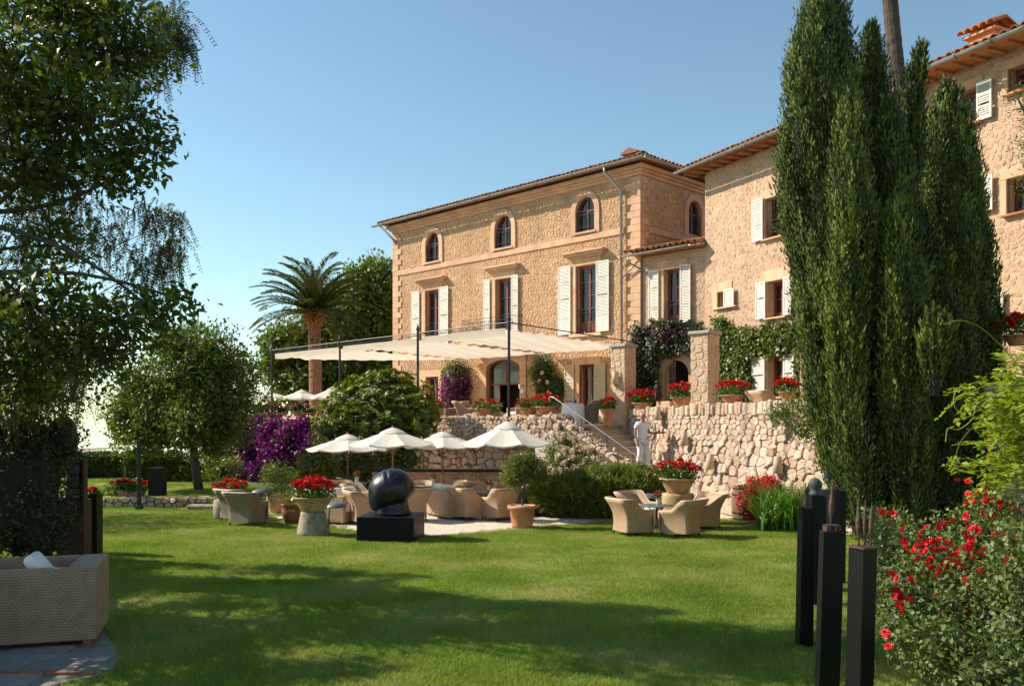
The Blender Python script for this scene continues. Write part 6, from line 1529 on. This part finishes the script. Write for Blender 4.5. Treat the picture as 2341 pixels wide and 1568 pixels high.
t = thing('pink_bougainvillea', 'dark leaved bougainvillea with pink flowers over the dark archway', 'climber', CORNER+Vector((0,0,FLOOR)), 0)
wall_sheet(t, (0,0,-FLOOR), FD, FN, (-.1,2.9,4.9,6.25), 520, 9, .12, 'leaf_dark', 184, thick=.5, edge=.35); wall_sheet(t, (0,0,-FLOOR), FD, FN, (-.2,.95,2.5,5.2), 420, 9, .12, 'leaf_dark', 185, thick=.45)
wall_sheet(t, (0,0,-FLOOR), FD, FN, (.1,2.8,5.35,6.1), 30, 10, .07, 'bract_pale', 186, thick=.72, edge=.3).name = 'flowers'; wall_sheet(t, (0,0,-FLOOR), FD, FN, (-.1,1.2,5.5,6.6), 110, 8, .11, 'leaf_light', 187, thick=.4, edge=.7).name = 'young_leaves'
# --- bushes behind the patio
def bush(name, label, base, blobs, n, per, L, W, leaf, seed, flowers=None, inner=.7, cat='shrub', cr=.09, group=None, up=.4, lo=.7, innermat='leaf_dark'):
    base = Vector(base); t = thing(name, label, cat, base, 0, group); lb = loc_blobs(blobs, base); o, c = foliage('foliage', lb, n, per, cr, L, W, leaf, t, seed, lo=lo, up=up)
    if inner: core(lb, inner, innermat, t)
    m = MB(); limbs(m, (0,0,0), [b[:3] for b in lb], .03, .012, seed); m.build('stems', MAT['bark'], t)
    if flowers:
        r = np.random.default_rng(seed+9); hs, k, R_ = flowers; p, nn = blob_points(lb, k*6, r, 1.0, .25); f = np.where((nn[:,1] < .1))[0][:k]
        for i, q in enumerate(f): inst(hs[i%len(hs)], t, Vector(p[q])+Vector(nn[q])*.03, Vector(nn[q]).to_track_quat('Z','Y').to_euler(), R_*U(.75,1.2))
    return t
bush('citrus_bush', 'yellow green bush with small orange flowers behind the largest geranium bowl', Vector((P(720,1100,27.5).x,27.5,0)), [B(722,1060,27.5,42,30,.5),B(705,1095,27.3,40,26,.5),B(745,1085,27.5,30,30,.4)], 340, 9, .11, .05, 'leaf_light', 201, (ORAS,10,.06))
bush('laurel_bush', 'pale leaved bush between the barrel and the bar', Vector((P(825,1090,28.6).x,28.6,0)), [B(830,1070,28.6,42,40,.5),B(790,1075,28.8,36,36,.5),B(860,1050,29,36,44,.5)], 420, 9, .12, .06, 'leaf_light', 203)
bush('shade_bush', 'dark foliage in the shade behind the bar under the glossy shrub', Vector((P(895,1060,29.6).x,29.6,0)), [B(890,1035,29.8,55,35,.6),B(930,1050,29.4,35,35,.4),B(770,1015,30,45,22,.5)], 300, 9, .12, .06, 'leaf_mid', 205)
t = planter('potted_shrub', 'brown clay pot with small leaved green shrub left of the patio', Vector((P(636,1165,24.6).x,24.6,0)), .32, .55, heads=0, fw=1.2, fh=.1, style='jar', mat='terracotta_old', group=None, seed=7, leafn=10); foliage('shrub', [(0,0,.95,.46,.4,.42),(.15,-.05,.8,.4,.36,.3),(-.15,0,1.1,.3,.3,.25)], 260, 10, .07, .07, .03, 'leaf_mid', t, 207, lo=.4)
planter('clay_jar', 'reddish ribbed clay jar behind the largest geranium bowl', Vector((P(668,1195,21.9).x,21.9,0)), .26, .5, heads=4, fw=1.3, fh=.35, style='jar', mat='terracotta_red', group=None, seed=8, leafn=30, hset=ORAS, hr=.05, leaf='leaf_light')
# --- rosemary hedge: upright fine tufts
def tufts(parent, blobs, n, per, L, W, mat, seed, lo=.85, lump=.15, outw=.8, upw=.7, spread=.28):
    r = np.random.default_rng(seed); c, nn = blob_points(blobs, n, r, lo, lump); k = c[:,2] > -.02; c, nn = c[k], nn[k]; m = len(c)
    ax = unit(nn*outw+np.array([0,0,upw])+r.normal(0,.25,(m,3))); d = np.repeat(ax,per,axis=0)+r.normal(0,spread,(m*per,3)); pos = np.repeat(c,per,axis=0)+r.normal(0,.03,(m*per,3))
    V = leaf_arrays(pos, d, L*(.6+.7*r.random(m*per)), W, r, .1, .05); return leaves_obj('foliage', V, MAT[mat], parent, np.clip(np.repeat(r.random(m),per)*.6+r.random(m*per)*.4,0,1))
rb = [B(1405,1122,23.6,108,50,.9),B(1285,1136,23.8,72,40,.8),B(1452,1122,23.6,58,46,.8),B(1235,1138,24.2,45,36,.6),B(1345,1128,23.4,80,46,.8)]
base = Vector((P(1370,1170,23.7).x,23.7,0)); t = thing('rosemary_hedge', 'rounded dense rosemary hedge at the foot of the stairs', 'hedge', base); lb = loc_blobs(rb, base)
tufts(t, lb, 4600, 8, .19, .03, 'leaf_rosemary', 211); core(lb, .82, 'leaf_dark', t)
bush('pale_rose_bush', 'rose bush covered in pale pink and cream roses below the stair parapet', Vector((P(1350,1120,25.0).x,25.0,0)), [B(1288,1030,25.4,34,40,.35),B(1322,1062,25.0,50,42,.4),B(1380,1096,24.5,46,28,.3),B(1305,1085,24.8,50,40,.4),B(1275,1060,25.2,30,40,.3),B(1350,1085,24.7,45,32,.35)], 620, 9, .075, .045, 'leaf_mid', 213, (PALES,230,.07))
bush('yellow_rose_bush', 'low bush with small yellow roses above the rosemary hedge', Vector((P(1410,1120,24.3).x,24.3,0)), [B(1400,1098,24.3,50,18,.25),B(1350,1108,24.2,35,16,.25),B(1450,1090,24.1,25,14,.2)], 160, 8, .07, .04, 'leaf_light', 215, (YELS,26,.05), up=.6)
# --- olive tree in a terracotta pot
base = G(1194,1207); t = thing('potted_olive', 'small olive tree in a plain terracotta pot at the edge of the lawn', 'potted tree', base)
MB().lathe([(.23,0),(.25,.1),(.30,.45),(.345,.46),(.35,.54),(.30,.54),(.29,.50)], n=32).build('pot', MAT['terracotta'], t, smooth=True); MB().lathe([(.30,.5),(.15,.53),(0,.54)], n=20).build('gravel', MAT['pebbles'], t)
ob = [(-.10,0,1.30,.36,.3,.26),(.22,0,1.38,.34,.3,.28),(.02,.05,1.58,.3,.28,.2),(.42,0,1.22,.2,.2,.18),(-.25,-.05,1.15,.18,.2,.14)]
foliage('crown', ob, 720, 12, .06, .065, .026, 'leaf_light', t, 221, lo=.3, lump=.35); m = MB(); m.tube([(0,0,.5),(.01,0,.66),(.0,0,.75)], [.035,.03,.03], 8)
limbs(m, (0,0,.72), [b[:3] for b in ob], .022, .008, 4); m.build('trunk', MAT['bark_grey'], t, smooth=True)
# --- cypresses from their outlines
def cypress(name, label, base, spires, dens, seed, L=.10, W=.03, cones=0, leafs='leaf_cypress'):
    r = np.random.default_rng(seed); base = Vector(base); t = thing(name, label, 'cypress', base); Vs = []; As = []; m = MB(); cp = []
    for si, (Y, dep, prof, tone) in enumerate(spires):
        pr = np.array(prof, dtype=float); s = Y/2050
        z = EYE+(964-pr[:,0])*s; xc = ((pr[:,1]+pr[:,2])/2-1170.5)*s; hw = (pr[:,2]-pr[:,1])/2*s
        o = np.argsort(z); z, xc, hw = z[o], xc[o], hw[o]; area = np.trapezoid(hw, z) if hasattr(np,'trapezoid') else np.trapz(hw, z); n = int(dens*area*6.28)
        zz = z[0]+(z[-1]-z[0]-.22)*r.random(n*3); w = np.interp(zz, z, hw); k = r.random(n*3) < w/hw.max(); zz = zz[k][:n]; w = np.maximum(.03, np.interp(zz, z, hw)-.08); c = np.interp(zz, z, xc); n = len(zz); sf = np.clip(w/.45,.22,1)[:,None]
        a = r.random(n)*6.283; ph = si*1.7
        lob = .5+.5*np.sin(a*5+ph+zz*.7)*np.sin(zz*1.9+a*2+ph)+.25*np.sin(a*3-zz*1.3+ph); lob2 = .5+.5*np.sin(a*11+zz*3.1+ph)
        rr = w*(.46+.36*lob+.16*lob2+.05*r.normal(0,1,n)); dp = dep
        out = np.c_[np.cos(a), np.sin(a)*dp, np.zeros(n)]; p = np.c_[c+out[:,0]*rr, Y+out[:,1]*rr, zz]-np.array(base)
        # each point is the foot of an upright plume of small scale-leaf sprays
        per = 24; tt = r.random((n,per))**.8; ax = unit(unit(out)*.13+np.array([0,0,1.0])+r.normal(0,.10,(n,3))); PL = ((.42+.42*r.random(n))*np.clip((z[-1]-zz)/1.6+.2,.2,1))[:,None]
        side = r.normal(0,1,(n,per,3)); pos = (p[:,None,:]+ax[:,None,:]*(tt*PL)[:,:,None]+side*((1-tt*.9)*.075*sf)[:,:,None]).reshape(-1,3)
        d = np.repeat(ax,per,axis=0)+side.reshape(-1,3)*.2
        Vs.append(leaf_arrays(pos, d, L*(.6+.7*r.random(n*per)), W*(.7+.6*r.random(n*per)), r, .2, .0, nrm=np.repeat(unit(out),per,axis=0)+r.normal(0,.6,(n*per,3))))
        As.append(np.clip(tone+np.repeat(r.normal(0,.28,n)+.5*(lob-.5),per)+.22*(tt.ravel()-.5)+r.normal(0,.09,n*per),0,1))  # hollows between lobes coloured darker, like shade
        cp.append(p)
        nl = 26; q = np.linspace(0,1,nl); zc = z[0]+(z[-1]-z[0])*q; ra = np.interp(zc,z,hw)*.48; xx = np.interp(zc,z,xc); vs = []; na = 14
        for i in range(nl):
            for kk in range(na): th = 6.283*kk/na; f = ra[i]*(1+.12*math.sin(5*th+zc[i])); vs.append((xx[i]+f*math.cos(th)-base.x, Y+f*dp*math.sin(th)-base.y, zc[i]-base.z))
        m.add(vs, [(i*na+kk, i*na+(kk+1)%na, (i+1)*na+(kk+1)%na, (i+1)*na+kk) for i in range(nl-1) for kk in range(na)])
    leaves_obj('crown', np.concatenate(Vs), MAT[leafs], t, np.concatenate(As)); m.build('dark_filler', MAT['shade_core'], t)  # dark body inside the spires is added to block light
    m = MB(); m.tube([(0,0,0),(0,0,1.2),(.05,0,2.4)], [.28,.22,.18], 10); m.build('trunk', MAT['bark'], t)
    if cones:
        p = np.concatenate(cp); k = r.choice(len(p), cones); m = MB()
        for i in k: v = p[i]; m.lathe([(0,-.022),(.02,-.008),(.02,.008),(0,.022)], (v[0]*1.0, v[1]-.06, v[2]), 5)
        stuff(m.build('cones', MAT['cone_grey'], t))
    return t
cypress('cypress_tree', 'huge many-spired cypress standing in front of the wing', (7.0,16.6,0), [
    (16.6,.8,[(-60,1876,1884),(0,1850,1915),(60,1832,1935),(200,1788,1958),(330,1788,1985),(440,1764,2000),(600,1788,2030),(800,1800,2050),(950,1828,2070),(1100,1875,2080),(1230,1930,2060)],.40),
    (17.0,.8,[(52,1986,1996),(110,1974,2008),(180,1964,2018),(260,1955,2040),(400,1950,2085),(700,1960,2165),(950,1980,2185),(1100,1990,2180),(1240,2010,2160)],.30),
    (15.7,.7,[(215,1934,1946),(300,1915,1968),(450,1900,1985),(650,1893,1995),(900,1893,1985),(1050,1920,1975)],.62),
    (17.2,.8,[(98,2107,2115),(150,2088,2121),(260,2070,2110),(420,2060,2120)],.28),
    (15.5,.7,[(445,2050,2062),(560,2012,2096),(750,2002,2126),(950,2012,2118),(1100,2030,2100)],.55),
    (15.0,.7,[(705,2136,2150),(780,2102,2168),(850,2096,2174),(905,2112,2158)],.75),
    (15.6,.7,[(900,1925,1935),(1000,1905,1985),(1100,1905,2010),(1200,1940,2010)],.45),
    (16.6,.8,[(640,2120,2130),(760,2090,2190),(950,2090,2250),(1100,2100,2260),(1240,2130,2240)],.22),
    (15.8,.7,[(880,2040,2050),(980,2020,2130),(1100,2030,2150),(1220,2060,2130)],.35)], 125, 231, cones=90)
cypress('cypress_tree', 'darker cypress dotted with pale cones, right of the huge one', (8.9,17.6,0), [
    (17.6,.8,[(185,2160,2170),(260,2138,2202),(400,2104,2236),(600,2096,2278),(800,2140,2288),(1000,2160,2288),(1180,2180,2270),(1240,2200,2250)],.42)], 125, 233, cones=170)
# --- shrub hanging on the boulder wall, irises, begonias
bush('wall_shrub', 'sparse shrub growing out of the boulder wall beside the cypress', P(1835,1000,20.6), [B(1815,940,20.6,40,28,.3),B(1845,975,20.3,35,34,.3),B(1780,950,20.9,25,16,.2)], 220, 8, .08, .04, 'leaf_mid', 241, inner=0, lo=.2)
def blades(parent, centers, per, Lm, W, mat, seed, lean=.5):
    r = np.random.default_rng(seed); n = len(centers)*per; c = np.repeat(np.array(centers), per, axis=0)+np.c_[r.normal(0,.05,(n,2)), np.zeros(n)]
    a = r.random(n)*6.283; o = np.c_[np.cos(a), np.sin(a), np.zeros(n)]; sd = np.c_[-np.sin(a), np.cos(a), np.zeros(n)]; sd = unit(sd+r.normal(0,.6,(n,3))*np.array([1,1,.2])); L_ = Lm*(.65+.5*r.random(n))[:,None]; ln = (lean*(.25+r.random(n)))[:,None]
    segs = 4; V = np.zeros((n, (segs+1)*2, 3))
    for k in range(segs+1):
        f = k/segs; p = c+o*L_*ln*f**2+np.array([0,0,1.])*L_*f*(1-.25*ln*f); w = W*(1-f**2.2)*(.7+.3*f)+.001
        V[:,2*k] = p-sd*w; V[:,2*k+1] = p+sd*w
    F = np.array([[2*k,2*k+1,2*k+3,2*k+2] for k in range(segs)]); FF = (np.arange(n)[:,None,None]*(segs+1)*2+F[None]).reshape(-1,4)
    return npmesh('leaves', V.reshape(-1,3), FF, MAT[mat], parent, np.repeat(r.random(n), segs), smooth=True)
ic = []
base = G(1820,1210); t = thing('iris_clump', 'bed of tall sword leaved irises between the barrel and the cypress', 'plant', base)
for k in range(135):
    x, y = U(1742,1912), U(1200,1217); q = G(x, y)-base; ic.append((q.x, q.y, 0))
blades(t, ic, 8, 1.08, .034, 'leaf_iris', 251, .75)
bq = Vector(((1712-1170.5)/2050*22.3,22.3,0)); t = thing('begonia', 'cascade of pink red begonias spilling over the barrel', 'plant', bq)
foliage('foliage', [(.10,0,.55,.3,.3,.38),(.25,0,.85,.4,.3,.22),(.6,0,.95,.35,.3,.16)], 200, 8, .05, .06, .045, 'leaf_light', t, 253, lo=.7); foliage('flowers', [(.08,-.04,.5,.33,.33,.40),(.25,-.04,.85,.42,.33,.25),(.6,-.04,.95,.36,.3,.18)], 330, 8, .04, .055, .045, 'flower_rose', t, 255, lo=.92)
# --- hedges and bushes at the far left
def clipped(name, label, x0, x1, y0, base_y, Y, seed, z=0.28):
    base = Vector((P((x0+x1)/2,base_y,Y).x, Y, z)); t = thing(name, label, 'hedge', base); hw = (x1-x0)/2*Y/2050; h = EYE+(964-y0)/2050*Y-z; r = np.random.default_rng(seed)
    n = int(900*hw*h); f = r.integers(0,3,n); u = (r.random(n)*2-1)*hw; zz = r.random(n)*h; dd = r.random(n)*1.0; p = np.c_[np.where(f==1,np.sign(u)*hw,u), np.where(f==0,0,dd), np.where(f==2,h,zz)]+r.normal(0,.035,(n,3))
    nn = np.c_[np.where(f==1,np.sign(u),0), np.where(f==0,-1,0), np.where(f==2,1,0)].astype(float); per = 5; d = np.repeat(nn,per,axis=0)*.5+np.array([0,0,.9])+r.normal(0,.4,(n*per,3))
    leaves_obj('foliage', leaf_arrays(np.repeat(p,per,axis=0)+r.normal(0,.04,(n*per,3)), d, .13*(.6+.7*r.random(n*per)), .035, r), MAT['leaf_hedge'], t, r.random(n*per)); MB().box(-hw+.04,hw-.04,.05,.95,0,h-.05).build('dark_filler', MAT['shade_core'], t); return t  # dark box filler blocks light and sight through the hedge
clipped('clipped_hedge', 'tall clipped hedge block right of the gap, behind the black slab', 283, 408, 1042, 1135, 33, 261); clipped('clipped_hedge', 'tall clipped hedge block at the far left, behind the totem', 120, 262, 1041, 1135, 35, 263)
bush('far_bush', 'light bush behind the trunk of the round tree', P(480,1115,33.5), [B(450,1070,33.5,45,40,.7),B(510,1075,33,45,42,.7),B(425,1095,33.2,25,26,.5),B(500,1050,34,28,40,.6)], 420, 9, .15, .06, 'leaf_light', 265, inner=.4, lo=.3)
bush('twiggy_bush', 'small brownish bush behind the black planter', P(262,1145,26.9), [B(262,1120,27,28,25,.3)], 70, 7, .07, .03, 'leaf_pepper', 267, inner=0, lo=.2)
# --- wisteria at the right edge
def wisteria(label, base, blobs, n, seed):
    r = np.random.default_rng(seed); base = Vector(base); t = thing('wisteria', label, 'climber', base); lb = loc_blobs(blobs, base); c, nn = blob_points(lb, n, r, .35, .35); Vs = []; As = []
    for i in range(n):
        d = nn[i]*.8+r.normal(0,.5,3)+np.array([-.35,-.2,-.1]); d /= np.linalg.norm(d); N = 9; Lg = .18+.12*r.random(); q = np.linspace(.08,1,N)
        p = c[i]+d*Lg*q[:,None]+np.array([0,0,-1.])*(.35*Lg*q**2)[:,None]; s = np.cross(d,[0,0,1.]); s /= np.linalg.norm(s)+1e-6; sg = np.where(np.arange(N)%2==0,1,-1)
        dv = s*sg[:,None]+d*.55+np.array([0,0,-.15])+r.normal(0,.12,(N,3)); Vs.append(leaf_arrays(p, dv, .11*(1.1-.4*q), .046, r, .12, .08, nrm=np.tile([0,0,1.],(N,1))+r.normal(0,.3,(N,3)))); As.append(np.clip(r.random()*.6+r.random(N)*.4,0,1))
    leaves_obj('foliage', np.concatenate(Vs), MAT['leaf_wisteria'], t, np.concatenate(As)); return t
wb = [B(2340,850,8.6,36,40,.25),B(2310,905,8.5,60,36,.3),B(2250,897,8.4,36,14,.14),B(2345,965,8.5,50,46,.3),B(2315,1030,8.5,48,32,.3),B(2325,1075,8.4,60,28,.25),B(2270,1100,8.3,50,9,.1),B(2400,960,8.8,90,110,.5)]
base = Vector((5.9,8.8,0)); t = wisteria('bright yellow green wisteria with curling tendrils at the right edge', base, wb, 330, 271)
m = MB()
for pts_ in [[(2341,850),(2290,790),(2240,745),(2195,730),(2157,742)],[(2290,900),(2230,920),(2225,960),(2190,985),(2165,975),(2162,1010)],[(2262,940),(2215,985),(2195,1010),(2185,1040),(2180,1075)],[(2330,975),(2260,985),(2210,980)],[(2240,900),(2185,885),(2168,890)],[(2250,925),(2210,960),(2180,930),(2180,900),(2200,880)],[(2230,985),(2252,1000),(2260,1020)]]:
    qs = [P(x,y,8.2)-base for x, y in pts_]; sm = []
    for i in range(len(qs)-1):
        for k in range(4): f = k/4; sm.append(qs[i].lerp(qs[i+1], f))
    sm.append(qs[-1]); 
    for _ in range(2): sm = [sm[0]]+[(sm[i-1]+sm[i]*2+sm[i+1])/4 for i in range(1,len(sm)-1)]+[sm[-1]]
    m.tube(sm, .0045, 5)
limbs(m, (0,0,0), [b[:3] for b in loc_blobs(wb[:6], base)], .03, .008, 9); m.build('tendrils', MAT['leaf_wisteria'], t)
foliage('tip_leaves', loc_blobs([B(2180,1060,8.2,16,16,.06)], base), 14, 6, .012, .045, .016, 'leaf_wisteria', t, 273, lo=.1)
# --- red rose bush in the right foreground
qb = [B(2060,1240,9.6,75,50,.5),B(2130,1290,9.0,100,75,.55),B(2230,1230,9.2,90,70,.5),B(2310,1280,8.6,90,110,.6),B(2190,1380,8.2,130,95,.6),B(2080,1340,8.8,80,80,.5),B(2300,1430,7.6,120,110,.6),B(2150,1480,7.5,95,70,.45),B(2250,1530,7.0,140,80,.5),B(2380,1380,7.8,130,200,.7),B(2020,1200,10.5,50,36,.4),B(2270,1160,9.4,50,40,.35),B(2050,1420,8.4,45,60,.3)]
base = Vector((3.9,8.4,0)); t = thing('red_rose_bush', 'big tangled bush of bright red roses in the right foreground', 'rose bush', base); lb = loc_blobs(qb, base)
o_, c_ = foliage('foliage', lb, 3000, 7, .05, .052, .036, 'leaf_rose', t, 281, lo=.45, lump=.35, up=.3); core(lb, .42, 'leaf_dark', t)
m = MB(); r_ = random.Random(3)
for k in range(150):
    q = Vector(c_[r_.randrange(len(c_))]); limbs(m, (q.x*.6+r_.uniform(-.2,.2), q.y*.6+r_.uniform(-.2,.2), 0), [q], .007, .003, k, .0, 4, 4)
m.build('stems', MAT['stem'], t)
RO = [(2118,1203),(2103,1226),(2140,1236),(2156,1252),(2093,1247),(2117,1258),(2131,1277),(2165,1262),(2098,1275),(2160,1290),(2181,1280),(2128,1240),(2146,1205),(2110,1240),(2213,1128),(2236,1123),(2252,1140),(2226,1147),(2268,1146),(2287,1150),(2243,1168),(2018,1170),(2036,1171),(2310,1168),
      (2216,1228),(2235,1212),(2222,1208),(2276,1222),(2284,1214),(2340,1170),(2255,1258),(2263,1275),(2248,1270),(2232,1264),(2049,1322),(2085,1330),(2045,1362),(2066,1366),(2058,1382),(2312,1350),(2206,1346),(2205,1372),(2182,1297),(2330,1300),(2310,1303),(2322,1272),(2240,1306),(2145,1312),(2213,1410),(2196,1398),(2290,1412),(2300,1400),(2160,1405),(2238,1556),(2026,1448),(2032,1476),(1912,1305),(2334,1245),(2190,1268),(2318,1190),(2338,1330)]
RO += [(x+U(-60,60), y+U(-40,40)) for x, y in RO if x > 2040]+[(x+U(-18,18), y+U(-14,14)) for x, y in RO if x > 1990]
for i, (x, y) in enumerate(RO):
    Y = 9.0-1.9*(y-1120)/440 if x > 1950 else 11.2; p = P(x, y, Y+.02*(i%5))-base; h = inst(ROSES[i%3], t, p, (1.0+U(-.5,.4), U(-.5,.5), U(0,6)), U(.030,.046))
# --- geraniums on the terrace beside the right wing, olive sprays at the right edge
planter('geranium_bowl', 'bowl of red geraniums high on the terrace at the right edge above the wisteria', P(2325,790,17.0), .24, .2, heads=16, fw=1.3, fh=.4, hr=.08, seed=77, leafn=50)
tree('olive_tree', 'olive tree beyond the right edge with sprays reaching into the picture', (7.6,11.4,0), [B(2345,300,11,34,110,.25),B(2320,210,11,25,14,.15),B(2420,330,11,70,200,.6),B(2335,420,11,18,30,.15)], [(7.6,11.4,0),(7.5,11.3,2),(7.3,11.2,4.5)], 240, 8, .05, .06, .014, 'leaf_mid', 291, r0=.1, nlimb=10, twigs=20, lo=.2, bark='bark_grey')
